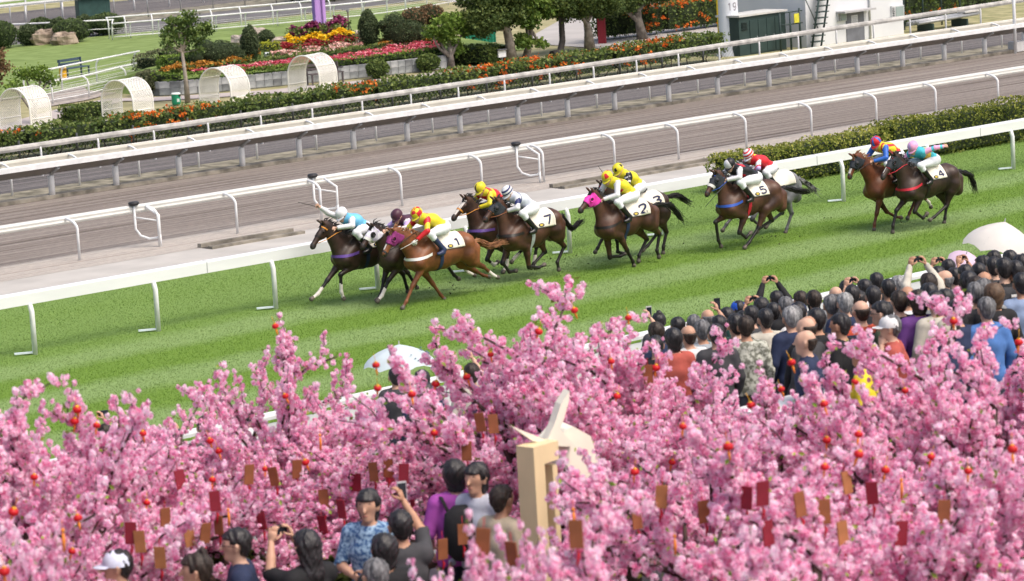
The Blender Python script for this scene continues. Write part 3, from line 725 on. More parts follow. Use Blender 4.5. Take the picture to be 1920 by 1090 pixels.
# ------------------------------------------------------------------ trees of the garden
LM_PINE = leafmat('pine_leaf', (.030, .058, .018), (.22, .26, .07), (.085, .13, .035))
def limb(mb, a, b, r0, r1, bend=.12, n=5, seg=7):
    a = Vector(a); b = Vector(b); L = (b-a).length
    o = Vector((random.uniform(-1, 1), random.uniform(-1, 1), random.uniform(-.3, .6)))*bend*L
    pts = [a.lerp(b, t)+o*math.sin(math.pi*t) for t in [i/n for i in range(n+1)]]
    mb.tube(pts, [r0+(r1-r0)*i/n for i in range(n+1)], seg); return pts
def tree(label, base, trunk, limbs, blobs, lm, dens=1.0, leaf=.11, bark=M_BARK, rad=.11, group='trees of the garden', name='garden_tree', cat='tree'):
    """trunk is a polyline, limbs go from its top to each blob, leaves sit in uneven clusters inside the blobs"""
    r = empty(name, base, label=label, cat=cat, group=group)
    mb = MB(); k = len(trunk)
    mb.tube(trunk, [rad*(1.25 if i == 0 else 1-.35*i/(k-1)) for i in range(k)], 9)
    top = Vector(trunk[-1]); tips = []
    P = []; W = []
    for i, (c, rr) in enumerate(blobs):
        c = Vector(c)-Vector((0, 0, .30 if lm is LM_PINE else 0))
        if limbs: 
            pts = limb(mb, Vector(trunk[limbs[i % len(limbs)]]), c, rad*.55, rad*.18)
            for _ in range(4):
                d = Vector(unit(1)[0])*rr[0]*.8; limb(mb, pts[-2], c+d, rad*.2, rad*.06, n=3, seg=5)
        rr = tuple(q*(1.18 if lm is LM_PINE else 1) for q in rr); n = int((66 if lm is LM_PINE else 52)*dens*(rr[0]*rr[1]+rr[0]*rr[2]))
        cl = blob_pts(n, c, rr, .35)
        m = 26
        q = np.repeat(cl, m, 0)+RNG.normal(0, 1, (n*m, 3))*np.array([.17, .17, .10])*max(.7, min(rr)/.8)
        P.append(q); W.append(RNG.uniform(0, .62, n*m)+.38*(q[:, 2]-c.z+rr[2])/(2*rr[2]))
    mb.build('trunk', bark, r)
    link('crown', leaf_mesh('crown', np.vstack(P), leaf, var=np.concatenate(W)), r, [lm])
    return r
tree('slender young tree with a forked trunk and open green crown', tuple(at_z(352, 192, 0)), [(0, 0, 0), (-.02, 0, .9), (-.08, 0, 1.75)], [2],
     [((-.42, 0, 2.3), (.40, .35, .30)), ((.42, 0, 2.3), (.45, .4, .34)), ((.05, .1, 2.65), (.50, .4, .34)), ((-.3, 0, 2.75), (.3, .3, .25)), ((.85, 0, 2.45), (.32, .3, .25)), ((.40, 0, 2.98), (.26, .26, .22)), ((-.75, 0, 2.05), (.15, .15, .22)), ((.45, 0, 1.75), (.2, .15, .12))],
     leafmat('tree_leaf', (.03, .065, .018), (.24, .32, .08), (.085, .14, .035)), 1.1, .11, pm('pale_bark', (.30, .26, .22), .9, .2, 6, bump=.4), .085)
tree('small multi-stemmed tree with fresh green leaves at the left', tuple(at_z(66, 232, 0)), [(0, 0, 0), (.0, 0, .3), (.05, 0, .55)], [1, 2],
     [((-.75, 0, 1.35), (.26, .25, .2)), ((-.25, .1, 1.72), (.38, .3, .22)), ((.35, 0, 1.6), (.42, .35, .25)), ((.7, 0, 1.4), (.22, .2, .2))], LM_FRESH, 1.1, .10, M_BARK, .09)
tree('reddish-brown shrub tree at the left edge', tuple(at_z(-6, 190, 0)), [(0, 0, 0), (0, 0, 1.0)], [1], [((0, 0, 1.5), (.5, .5, .45)), ((.2, 0, 1.0), (.45, .4, .4))], LM_BROWN, .9, .1)
tree('young light green tree at the right end of the tiled wall', tuple(at_z(846, 128, 0)), [(0, 0, 0), (.02, 0, .4), (0, 0, .8)], [1, 2],
     [((-.45, 0, 1.6), (.4, .4, .32)), ((.15, 0, 1.75), (.5, .45, .3)), ((.8, 0, 1.4), (.4, .35, .25)), ((-.1, 0, 1.15), (.45, .4, .25)), ((-.75, 0, 1.35), (.25, .25, .2)), ((.35, 0, .7), (.25, .25, .25))], LM_FRESH, 1.5, .12, M_BARK, .13)
tree('spreading dark tree with a thick twisted trunk behind the squared hedge', tuple(at_z(959, 116, 0)), [(0, 0, 0), (-.03, 0, .7), (-.15, 0, 1.25), (-.5, 0, 1.6)], [2, 3],
     [((-1.1, 0, 2.1), (.75, .7, .5)), ((-.2, .2, 2.2), (.8, .8, .5)), ((-.9, .3, 2.8), (.9, .8, .45)), ((.0, 0, 2.9), (.8, .8, .5)), ((-1.5, 0, 1.7), (.4, .4, .3))], LM_PINE, 2.0, .10, M_BARK, .2)
tree('broad-leaved light green tree with a leaning stem beside the dark trees', tuple(at_z(986, 112, 0)), [(0, 0, 0), (.2, 0, .55), (.35, 0, 1.05)], [1, 2],
     [((.1, -.1, 1.55), (.5, .5, .3)), ((.0, -.2, 2.1), (.6, .5, .35)), ((.7, 0, 2.2), (.6, .5, .4)), ((1.0, 0, 1.8), (.4, .4, .3)), ((-.2, -.1, .7), (.35, .3, .2)), ((.6, 0, .55), (.25, .2, .12)), ((-.4, 0, 2.5), (.5, .5, .3))], leafmat('broad_leaf', (.03, .07, .014), (.30, .38, .09), (.12, .20, .035)), 1.5, .15, M_BARK, .14)
tree('dark V-stemmed tree between the pale leaning tree and the orange hedge', tuple(at_z(1036, 104, 0)), [(0, 0, 0), (.4, 0, .1), (.55, 0, .5), (.55, 0, 1.2), (.7, 0, 1.7)], [2, 3, 4],
     [((.2, 0, 2.3), (.8, .7, .5)), ((1.2, 0, 2.4), (.8, .7, .5)), ((.7, .1, 2.9), (1.0, .8, .5))], LM_PINE, 2.0, .10, pm('dark_bark', (.05, .045, .045), .9, .3, 5, bump=.5), .15)
tree('dark tree with low spreading limbs in front of the first red pillar', tuple(at_z(1106, 94, 0)), [(0, 0, 0), (-.03, 0, .7), (-.1, 0, 1.1)], [1, 2],
     [((-.9, 0, 2.1), (.8, .7, .5)), ((.7, 0, 2.0), (.8, .7, .45)), ((-.1, .2, 2.5), (1.0, .9, .5))], LM_PINE, 2.0, .10, M_BARK, .19)
tree('dark tree with a leaning trunk between the two red pillars', tuple(at_z(1205, 74, 0)), [(0, 0, 0), (-.15, 0, .7), (-.25, 0, 1.1)], [1, 2],
     [((-1.2, 0, 1.9), (.8, .7, .45)), ((.6, 0, 2.1), (.9, .7, .45)), ((-.3, .2, 2.4), (1.0, .9, .5))], LM_PINE, 2.0, .10, M_BARK, .19)
tree('twisted tree beside the white lamp mast', tuple(at_z(1318, 38, 0)), [(0, 0, 0), (0, 0, .35), (.1, 0, .6)], [1, 2],
     [((-.9, 0, 1.4), (.7, .6, .35)), ((.9, 0, 1.6), (.5, .4, .35)), ((0, .2, 1.9), (.9, .8, .4))], LM_PINE, 1.6, .10, M_BARK, .17)
tree('dark tree behind the green electrical cabinet', tuple(at_z(1450, 34, 0)), [(0, 0, 0), (0, 0, .45), (.1, 0, .8)], [1, 2],
     [((-.9, 0, 1.2), (.6, .6, .35)), ((.5, 0, 1.5), (.7, .6, .4)), ((-.1, .2, 1.7), (.9, .8, .4))], LM_PINE, 1.6, .10, M_BARK, .17)
tree('bare grey-barked trunk beside the steel stair', tuple(at_z(1474, 40, 0)), [(0, 0, 0), (.02, 0, .5), (.1, 0, 1.0), (.02, 0, 1.6)], [3], [((.3, .2, 2.4), (.6, .6, .4))], LM_PINE, 1.0, .10, M_BARK, .13)

# ------------------------------------------------------------------ garden furniture
def bench(label, c, rz, col):
    r = empty('garden_bench', c, rz, label, 'bench'); m = pm(label[:18], col, .6, .15, 4)
    sl = MB().box((0, 0, 0), (1.35, .09, .03)).build('slat', m, r); sl.location = (0, -.12, .40)
    for k in range(1, 4): copyobj(sl, r, (0, -.12+.11*k, .40))
    b = MB().box((0, 0, 0), (1.35, .03, .10)).build('back_slat', m, r); b.location = (0, .27, .56); copyobj(b, r, (0, .30, .70))
    e = MB().box((0, -.13, .2), (.05, .05, .42)).box((0, .26, .38), (.05, .05, .76)).box((0, .06, .56), (.05, .44, .04)).build('end_frame', m, r); e.location = (-.62, 0, 0); copyobj(e, r, (.62, 0, 0))
bench('dark brown bench against the tiled wall seen through the lattice arch', tuple(at_z(612, 158, 0)), math.radians(-10), (.09, .075, .075))
bench('dark blue bench behind the white rails on the lawn', tuple(at_z(143, 146, 0)), math.radians(15), (.05, .08, .12))
def bin_(label, c, r_, h, col, lid):
    r = empty('litter_bin', c, label=label, cat='litter bin')
    m = pm(label[:16], col, .5, .06, 3)
    MB().lathe([(0, .01), (r_*.9, .01), (r_, .1), (r_, h*.86), (r_*1.02, h*.88)], 18).build('body', m, r)
    MB().lathe([(r_*1.06, h*.88), (r_*1.06, h*.95), (r_*.9, h), (0, h+.01)], 18).build('lid', pm(label[:14]+'lid', lid, .5, .05, 3), r)
    return r
gbn = bin_('green litter bin with a pale lid in front of the slender tree', tuple(at_z(331, 197, 0)), .155, .42, (.02, .30, .17), (.70, .76, .72))
MB().box((.06, -.15, .33), (.11, .02, .07), rz=.4).build('opening', M_BLACK, gbn); MB().box((-.03, -.158, .17), (.09, .012, .11), rz=-.2).build('notice', pm('grey_notice', (.55, .66, .62), .6), gbn)
ybn = bin_('yellow cylindrical litter bin behind the white rails', tuple(at_z(119, 150, 0)), .14, .52, (.80, .42, .03), (.74, .60, .38))
MB().box((-.02, -.145, .42), (.13, .012, .03)).box((.0, -.145, .375), (.16, .012, .015)).build('dark_lettering', pm('brown_print', (.16, .09, .03), .7), ybn)

# white double rails curving across the lawn
def garden_rail(label, pts, h, low=.5, hook=1, group=None, z0=0, mesh=True):
    r = empty('garden_rail', (*pts[0][:2], 0), label=label, cat='rail', group=group); o = Vector((*pts[0][:2], 0))
    V = [Vector((*p[:2], 0))-o for p in pts]
    MB().tube([v+Vector((0, 0, h)) for v in V], .035, 7).build('top_rail', M_WHITE, r)
    if low: MB().tube([v+Vector((0, 0, low)) for v in V], .02, 6).build('lower_rail', M_WHITE, r)
    if mesh:
        mm = MB()
        for k in range(1, 6): mm.tube([v+Vector((0, 0, .1+k*(h-.25)/6)) for v in V], .008, 4)
        mm.build('wires', pm('pale_wire', (.6, .6, .58), .5), r)
    for i, v in enumerate(V):
        t = (V[min(i+1, len(V)-1)]-V[max(i-1, 0)]).normalized(); n = Vector((-t.y, t.x, 0))*hook
        MB().tube([v-n*.28, v-n*.28+Vector((0, 0, h*.7)), v-n*.24+Vector((0, 0, h*.86)), v-n*.12+Vector((0, 0, h*.98)), v+Vector((0, 0, h))], .032, 7).build('post', M_WHITE, r)
    return r
garden_rail('white double rail on the near side of the lawn with hooked posts', [g(88, 196), g(155, 184), g(225, 166), g(290, 152)], .78, .12)
garden_rail('white rail with hooked posts behind the yellow litter bin', [g(60, 190), g(130, 174), g(195, 160), g(265, 145)], 1.0, .14, -1)
far1 = [g(x, y+8) for x, y in [(215, 68), (248, 65), (300, 61), (355, 57), (410, 52), (465, 47), (525, 42), (578, 37), (632, 32), (690, 26), (735, 20), (770, 14), (810, 8), (850, 1)]]
garden_rail('white hooked rail along the far edge of the lawn', far1, .75, .15, -1, group='white rails at the far edge of the lawn')
far2 = [(x+.5, y+1.3) for x, y in far1]
garden_rail('second white rail running just behind the far lawn rail', far2, .95, None, 1, group='white rails at the far edge of the lawn', mesh=False)
garden_rail('white rail behind the round bushes at the upper left', [g(-40, 80), g(5, 77), g(60, 75), g(130, 72), g(215, 68)], .75, .35, 1, group='white rails at the far edge of the lawn', mesh=False)

# far left: dark track, verge, rails, kiosk, mast
sheet('far_verge', M_WEED, 128, 133, .012, 70, 120)
sheet('far_dark_track', M_DIRT2, 133.0, 143.0, .016, 60, 140)
sheet('service_road', pm('dark_service_road', (.13, .125, .125), .9, .2, 1, detail=8), 121, 128, .008, 60, 130)
sheet('far_green', M_LAWN, 150, 260, .01, 60, 300)
def far_line(label, y, x0, x1, st, h, beamh, m):
    post = lambda par: MB().tube([(0, 0, 0), (0, 0, h)], .05, 7).build('post', M_WHITE, par)
    rail_line('far_running_rail', label, [(x0+st*i, y) for i in range(int((x1-x0)/st))], post, [(-.06, h-beamh), (.06, h-beamh), (.06, h), (-.06, h)], x0, x1, m)
far_line('distant white rail on the near side of the far dark track', 135.0, 82, 104, 2.2, 1.0, .16, M_WHITE)
far_line('distant white rail with broad beam on the far dark track', 141.5, 84, 112, 2.2, 1.0, .3, M_WHITE)
wf = empty('wire_fence', (80, 129.5, 0), label='grey wire fence with thin posts in front of the far dark track', cat='fence')
MB().tube([(0, 0, 1.25), (32, 0, 1.25)], .03, 6).build('top_wire', M_GALV, wf)
wp = MB().tube([(0, 0, 0), (0, 0, 1.3)], .03, 6).build('post', M_GALV, wf)
for k in range(1, 17): copyobj(wp, wf, (2*k, 0, 0))
kc = at_z(176, 44, 0)
kio = empty('kiosk', tuple(kc), math.radians(-22), 'dark green corrugated kiosk with a flat pale roof', 'kiosk')
km = MB().box((0, 0, .62), (1.55, .9, 1.24))
for k in range(14): km.box((-.74+k*.114, -.455, .62), (.05, .02, 1.22))
km.build('wall', pm('dark_green_sheet', (.035, .085, .075), .6, .15, 4), kio)
MB().box((0, 0, 1.28), (1.85, 1.2, .06)).build('roof', pm('pale_roof', (.45, .50, .48), .6), kio)
mast = at_z(187, 34, 0)
tag(MB().lathe([(.34, 0), (.34, .1), (.30, .2), (.29, 9)], 18).build('lamp_mast', pm('pale_blue_mast', (.56, .60, .66), .5, .03, 2), None, (mast.x+.8, mast.y+.9, 0)), 'pale mast rising behind the green kiosk', 'lamp mast')
bank = hedge('overgrown brown-green bank with orange flowers beyond the far lawn rail', [(99, 128), (118, 127.5), (140, 127)], 1.3, 0, 2.2, leafmat('bank_leaf', (.035, .04, .018), (.17, .15, .08), (.085, .085, .04)), dens=55, leaf=.2, rough=.4, flowers=(3, .3), cat='hedge')

# purple pillar above the flowers, sprinkler tripod, sign boxes, screen
pp = bb(601, 66)
tag(MB().lathe([(.36, 0), (.36, .02), (.30, .02), (.28, 8)], 4, (0, 0, 0), Matrix.Rotation(.4, 3, 'Z')).box((-.02, -.24, 4), (.05, .05, 8)).build('purple_pillar', pm('purple_paint', (.30, .17, .42), .5, .05, 1), None, pp), 'purple pillar rising from the tiered flowers', 'pillar')
tp = bb(655, 66)
tr = empty('sprinkler_tripod', tp, label='sprinkler head on a dark tripod behind the tiered flowers', cat='sprinkler')
for k in range(3):
    a = .4+k*2.09
    MB().tube([(0, 0, .55), (.30*math.cos(a), .30*math.sin(a), 0)], .016, 6).build('leg', M_BLACK, tr)
MB().tube([(0, 0, 0), (0, 0, .95)], .03, 7).build('pole', M_STEM, tr)
MB().box((-.1, 0, 1.0), (.34, .06, .05)).box((0, 0, .96), (.08, .08, .12)).build('nozzle', M_GALV, tr)
gs = at_z(866, 86, 0); gs2 = at_z(930, 80, 0)
scn = empty('green_screen', tuple(gs), math.atan2(gs2.y-gs.y, gs2.x-gs.x), 'green cloth screen hung behind the squared hedge', 'screen')
Lg = (gs2-gs).length; cl = MB(); 
cl.strip([(Lg*i/40, .03*math.sin(i*1.7), .02) for i in range(41)], [(Lg*i/40, .03*math.sin(i*1.7+.3), .80) for i in range(41)])
cl.build('cloth', pm('green_cloth', (.015, .20, .13), .8, .15, 3), scn)
for x in (0, Lg/2, Lg): MB().tube([(x, .06, 0), (x, .06, .84)], .02, 6).build('post', M_BLACK, scn)
sb = at_z(942, 120, 0)
sg = empty('sign_box', tuple(sb), math.radians(-20), 'white box sign on a thin post beside the thick trunk', 'sign')
MB().box((0, 0, .38), (.30, .10, .26)).build('panel', pm('white_panel', (.75, .76, .78), .5), sg); MB().box((0, -.02, .53), (.34, .2, .04)).build('hood', pm('dark_hood', (.10, .10, .11), .5), sg); MB().tube([(0, 0, 0), (0, 0, .26)], .015, 6).build('post', M_GALV, sg)
ws = at_z(120, 228, 0)
wsn = empty('small_roof', tuple(ws), 0, 'small white pitched cover on a post beside the squared hedge', 'cover')
MB().box((0, 0, .30), (.42, .5, .03), M=Matrix.Rotation(.3, 3, 'Y')).build('panel', pm('white_panel', (.75, .76, .78), .5), wsn); MB().tube([(0, 0, 0), (0, 0, .28)], .02, 6).build('post', M_BLACK, wsn)
for x, y in [(688, 90), (699, 89), (500, 108), (508, 107)]:
    fl = bb(x, y)
    tag(MB().box((0, 0, .09), (.16, .12, .16), M=Matrix.Rotation(.5, 3, 'X')).tube([(0, 0, 0), (0, .02, .09)], .02, 6).build('flood_lamp', pm('pale_lamp_case', (.5, .54, .56), .5), None, fl), 'small pale flood lamp set among the flower tiers', 'lamp', 'flood lamps in the flower bed')

# red pillars, grey box, white mast 19, yellow board, cabinet
M_REDP = pm('red_pillar', (.26, .022, .035), .6, .12, 2, stretch=(8, 8, 1))
for x, y, lb in [(1128, 86, 'red pillar behind the dark trees, the nearer to the gold screen of hedge'), (1247, 48, 'red pillar beside the grey box')]:
    q = at_z(x, y, 0); o = MB().box((0, 0, 2.5), (.30, .30, 5), rz=.7).build('red_pillar', M_REDP, None, (q.x+.8, q.y+.8, 0)); tag(o, lb if 'grey' in lb else 'red pillar behind the dark tree with low limbs', 'pillar', 'red pillars')
gb_ = at_z(1268, 44, 0)
gx = empty('grey_box', (gb_.x+.3, gb_.y+.6, 0), math.radians(-35), 'grey metal box beside the red pillar', 'cabinet'); MB().box((0, 0, .35), (.42, .3, .7)).build('body', M_GALV, gx); MB().box((0, -.16, .36), (.25, .02, .4)).build('door', pm('grey_door', (.26, .27, .29), .5), gx)
mc = at_z(1369, 104, 0)
m19 = empty('numbered_mast', tuple(mc), 0, 'thick white lamp mast marked 19 with a flared foot', 'lamp mast')
MB().lathe([(.50, 0), (.48, .12), (.39, .45), (.375, .55), (.30, 8)], 28).build('shaft', pm('mast_white', (.66, .69, .74), .5, .03, 1.5), m19)
fl_ = MB()
for k in range(26):
    a = 2*math.pi*k/26; fl_.box(((.445*math.cos(a)), .445*math.sin(a), .2), (.05, .025, .34), rz=a)
fl_.build('base_fins', pm('mast_white', (.66, .69, .74)), m19)
# ------------------------------------------------------------------ lettering strokes
GLYPH = {
 '1': [[(.25, .78), (.55, 1), (.55, 0)]],
 '2': [[(.08, .72), (.2, .93), (.5, 1), (.8, .93), (.9, .72), (.8, .5), (.1, 0), (.95, 0)]],
 '3': [[(.08, .85), (.35, 1), (.75, .97), (.9, .77), (.75, .57), (.45, .52), (.78, .46), (.92, .26), (.75, .05), (.4, 0), (.07, .13)]],
 '5': [[(.88, 1), (.2, 1), (.12, .55), (.5, .64), (.85, .5), (.92, .28), (.75, .05), (.4, 0), (.07, .12)]],
 '7': [[(.05, 1), (.95, 1), (.4, 0)]],
 '9': [[(.9, .62), (.7, .45), (.35, .43), (.1, .62), (.15, .88), (.5, 1), (.82, .9), (.92, .65), (.85, .25), (.55, 0), (.2, .08)]],
 '8': [[(.5, .54), (.15, .72), (.2, .93), (.5, 1), (.8, .93), (.85, .72), (.5, .54), (.1, .28), (.2, .05), (.5, 0), (.8, .05), (.9, .28), (.5, .54)]],
 '4': [[(.7, 0), (.7, 1), (.05, .3), (.98, .3)]],
 '6': [[(.82, .93), (.5, 1), (.2, .85), (.08, .4), (.2, .08), (.5, 0), (.85, .12), (.9, .38), (.7, .57), (.35, .55), (.1, .35)]],
}
def stroke_strips(glyph, w):
    """2-D ribbons (left, right) of a character's strokes in a unit box"""
    out = []
    for st in GLYPH[glyph]:
        q = []
        for a, b in zip(st[:-1], st[1:]):
            for k in range(3): q.append((a[0]+(b[0]-a[0])*k/3, a[1]+(b[1]-a[1])*k/3))
        q.append(st[-1]); L, R = [], []
        for i, p in enumerate(q):
            a = q[max(0, i-1)]; b = q[min(len(q)-1, i+1)]; t = Vector((b[0]-a[0], b[1]-a[1])).normalized()
            L.append((p[0]-t.y*w/2, p[1]+t.x*w/2)); R.append((p[0]+t.y*w/2, p[1]-t.x*w/2))
        out.append((L, R))
    return out
# 19 painted on the mast
nb = MB(); az0 = math.atan2(-mc.y, -mc.x)+.48
for i, ch in enumerate('19'):
    for L, R in stroke_strips(ch, .2):
        def on(p):
            r_ = .355; u = (p[0]*.17+i*.20-.19)/r_; z = 1.66+p[1]*.27; rr = .375-(z-.55)*.0101+.004
            return (rr*math.cos(az0+u), rr*math.sin(az0+u), z)
        nb.strip([on(p) for p in L], [on(p) for p in R])
nb.build('number', pm('grey_number', (.30, .29, .32), .7), m19)
# yellow board, green cabinet
yb = at_z(1396, 82, 0)
tag(MB().box((.9, 1.6, 1.2), (1.0, .06, 2.4), rz=-.7).build('yellow_board', pm('yellow_board', (.80, .58, .02), .6, .05, 2), None, tuple(yb)), 'bright yellow board behind the white mast', 'board')
M_GREEN = pm('dark_green_paint', (.028, .052, .050), .5, .12, 2)
ca = at_z(1388, 106, 0); cb = at_z(1475, 93, 0)
cw = (cb-ca).length; crz = math.atan2(cb.y-ca.y, cb.x-ca.x)
cab = empty('electrical_cabinet', tuple(ca), crz, 'dark green electrical cabinet with four doors and a pale flat top', 'cabinet')
MB().box((cw/2, .5, .71), (cw, 1.0, 1.42)).build('body', M_GREEN, cab)
for k in range(4):
    d = MB().box((cw*(.31+.18*k), -.012, .66), (cw*.17, .024, 1.2)).build('door', M_GREEN, cab)
    MB().tube([(cw*(.37+.18*k), -.03, .55), (cw*(.37+.18*k), -.03, .66)], .012, 5).build('handle', M_GALV, d)
lv = MB()
for k in range(6): lv.box((cw*.11, -.02, .94+.05*k), (.30, .03, .025), M=Matrix.Rotation(.5, 3, 'X'))
lv.build('vent', pm('vent_green', (.016, .03, .03), .6), cab)
MB().box((cw/2, .5, 1.45), (cw+.12, 1.15, .07)).build('roof', pm('pale_cabinet_top', (.52, .52, .50), .7, .1, 2), cab)

# white hut with grey door, canopy, two window units and a steel stair
hb = at_z(1695, 64, 0); YH = hb.y; xr = hb.x
hut = empty('white_hut', (xr, YH, 0), 0, 'white rendered hut with a grey door and two small louvred windows', 'hut')
xw = xr-at_Y(1512, 60, YH).x
MB().box((-xw/2, 2.0, 2.0), (xw, 4.0, 4.0)).build('wall', pm('white_render', (.66, .68, .71), .8, .05, .7, detail=8), hut)
def hx(px, py): p = at_Y(px, py, YH); return p.x-xr, p.z
(dx0, dz0) = hx(1588, 95); (dx1, dz1) = hx(1618, 20)
dr = MB().box(((dx0+dx1)/2, -.02, dz1/2), (abs(dx1-dx0), .04, dz1)).build('door', pm('grey_door_paint', (.17, .18, .21), .5, .12, 3), hut)
MB().box(((dx0+dx1)/2-.05, -.045, dz1*.68), (.36, .012, .46)).build('notice', pm('paper_notice', (.62, .63, .67), .7, .05, 12), dr)
nt_ = MB()
for k in range(6): nt_.box(((dx0+dx1)/2-.05, -.055, dz1*.68+.16-.06*k), (.28-.05*(k % 3), .006, .014))
nt_.build('notice_lines', pm('grey_print', (.36, .37, .41), .7), dr)
MB().box(((dx0+dx1)/2-.15, -.22, dz1+.06), (abs(dx1-dx0)+.75, .5, .07)).build('canopy', pm('grey_canopy', (.40, .40, .41), .8, .1, 3), hut)
def unit_win(px0, py0, px1, py1):
    (a0, b0) = hx(px0, py1); (a1, b1) = hx(px1, py0); w = a1-a0; h = b1-b0
    f = MB().box(((a0+a1)/2, -.03, (b0+b1)/2), (w, .10, h)).build('window', pm('window_frame_white', (.55, .57, .58), .6), hut)
    MB().box(((a0+a1)/2+w*.12, -.09, (b0+b1)/2), (w*.62, .02, h*.82)).build('pane', pm('pale_green_glass', (.30, .37, .36), .15, .05, 2, spec=.6), f)
    l = MB()
    for k in range(6): l.box((a0+w*.12, -.09, b0+h*(.14+.14*k)), (w*.16, .03, h*.05))
    l.build('louvre', pm('louvre_dark', (.10, .10, .11), .6), f)
unit_win(1569, 24, 1584, 41); unit_win(1670, 9, 1692, 36)
MB().tube([(hx(1630, 50)[0], -.05, 0), (hx(1630, 50)[0], -.05, 4)], .04, 8).build('pipe', pm('white_pipe', (.62, .64, .66), .6), hut)
# steel stair at its left end
sa = hx(1508, 82)[0]
stair = empty('steel_stair', (xr+sa, YH-.25, 0), 0, 'dark green steel stair climbing the left side of the white hut', 'stair')
for dy in (0, .55):
    MB().tube([(0+dy*0.9, -.1, -.1), (.75+dy*.9, -.1, 2.6)], .05, 4).build('stringer', M_GREEN, stair)
tr0 = MB().box((0, 0, 0), (.50, .26, .035)).build('tread', M_GREEN, stair); tr0.location = (.28, -.1, .0)
for k in range(1, 12): copyobj(tr0, stair, (.28+.062*k, -.1, .215*k))
for k, (x, h) in enumerate([(-.75, 1.4), (-.25, 1.5), (-1.3, 1.4)]): MB().tube([(x, .2, 0), (x, .2, h)], .04, 6).build('post', M_GREEN, stair)
for z in (.45, .95, 1.4): MB().tube([(-1.3, .2, z), (-.1, .2, z)], .025, 6).build('cross_rail', M_GREEN, stair)
MB().tube([(-.5, 0, 2.5), (.25, 0, 1.2), (.55, 0, .6)], .02, 5).build('handrail', M_GREEN, stair)
ysg = MB().box((-.45, .16, 1.15), (.26, .02, .34)).build('warning_plate', pm('yellow_plate', (.62, .58, .05), .6), stair)
# dark green frame fence and stored pipes right of the hut
gf = empty('green_frame_fence', (xr+.3, YH+1.2, 0), 0, 'dark green metal frame fence to the right of the white hut', 'fence')
for k in range(5): MB().tube([(k*1.1, 0, 0), (k*1.1, 0, 1.9)], .035, 6).build('post', M_GREEN, gf)
for z in (.15, .55, 1.2, 1.8): MB().tube([(0, 0, z), (4.4, 0, z)], .025, 6).build('cross_rail', M_GREEN, gf)
hedge('flowering hedge behind the dark green frame fence', [(xr+.5, YH+2.6), (xr+6.5, YH+3.2)], .5, .0, 2.0, LM_HEDGE, dens=120, leaf=.11, rough=.2, flowers=(9, -.2))
hedge('low green hedge at the upper right corner', [(xr+6.5, YH+6.5), (xr+14, YH+7)], .5, .0, 1.1, LM_DARK, dens=110, leaf=.11, rough=.2)
pl = empty('pipe_bundle', (xr+.4, YH-.3, 0), 0, 'bundle of grey pipes lying on trestles beside the white hut', 'pipes')
for k in range(5): MB().tube([(.1, .14*k, .35+.05*(k % 2)), (3.6+.2*k, .14*k, .42+.05*(k % 2))], .06, 7).build('pipe', M_GALV, pl)
for x in (.8, 2.8): MB().box((x, .25, .15), (.08, .8, .3)).build('trestle', M_GREEN, pl)
MB().box((3.3, .2, .54), (.9, .4, .06)).build('board', pm('pale_board', (.55, .54, .52), .7), pl)
sheet('dark_margin', pm('dark_margin', (.06, .06, .065), .9, .3, 2), 76.0, 77.0, .02, xr-3, xr+4.5)
# tall white post and a block at the right end
tq = at_z(1904, 96, .1)
tag(MB().tube([(0, 0, 0), (0, 0, 2.6)], .055, 8).build('white_post', M_WHITE, None, (tq.x, tq.y, 0)), 'tall plain white post among the rails at the right edge', 'post')
bq = at_z(1911, 94, .1)
tag(MB().box((0, 0, .15), (.5, .4, .34)).build('concrete_block', pm('pale_block', (.52, .52, .52), .9, .1, 4), None, (bq.x+.25, bq.y+.3, .05)), 'pale concrete block at the kerb by the right edge', 'block')
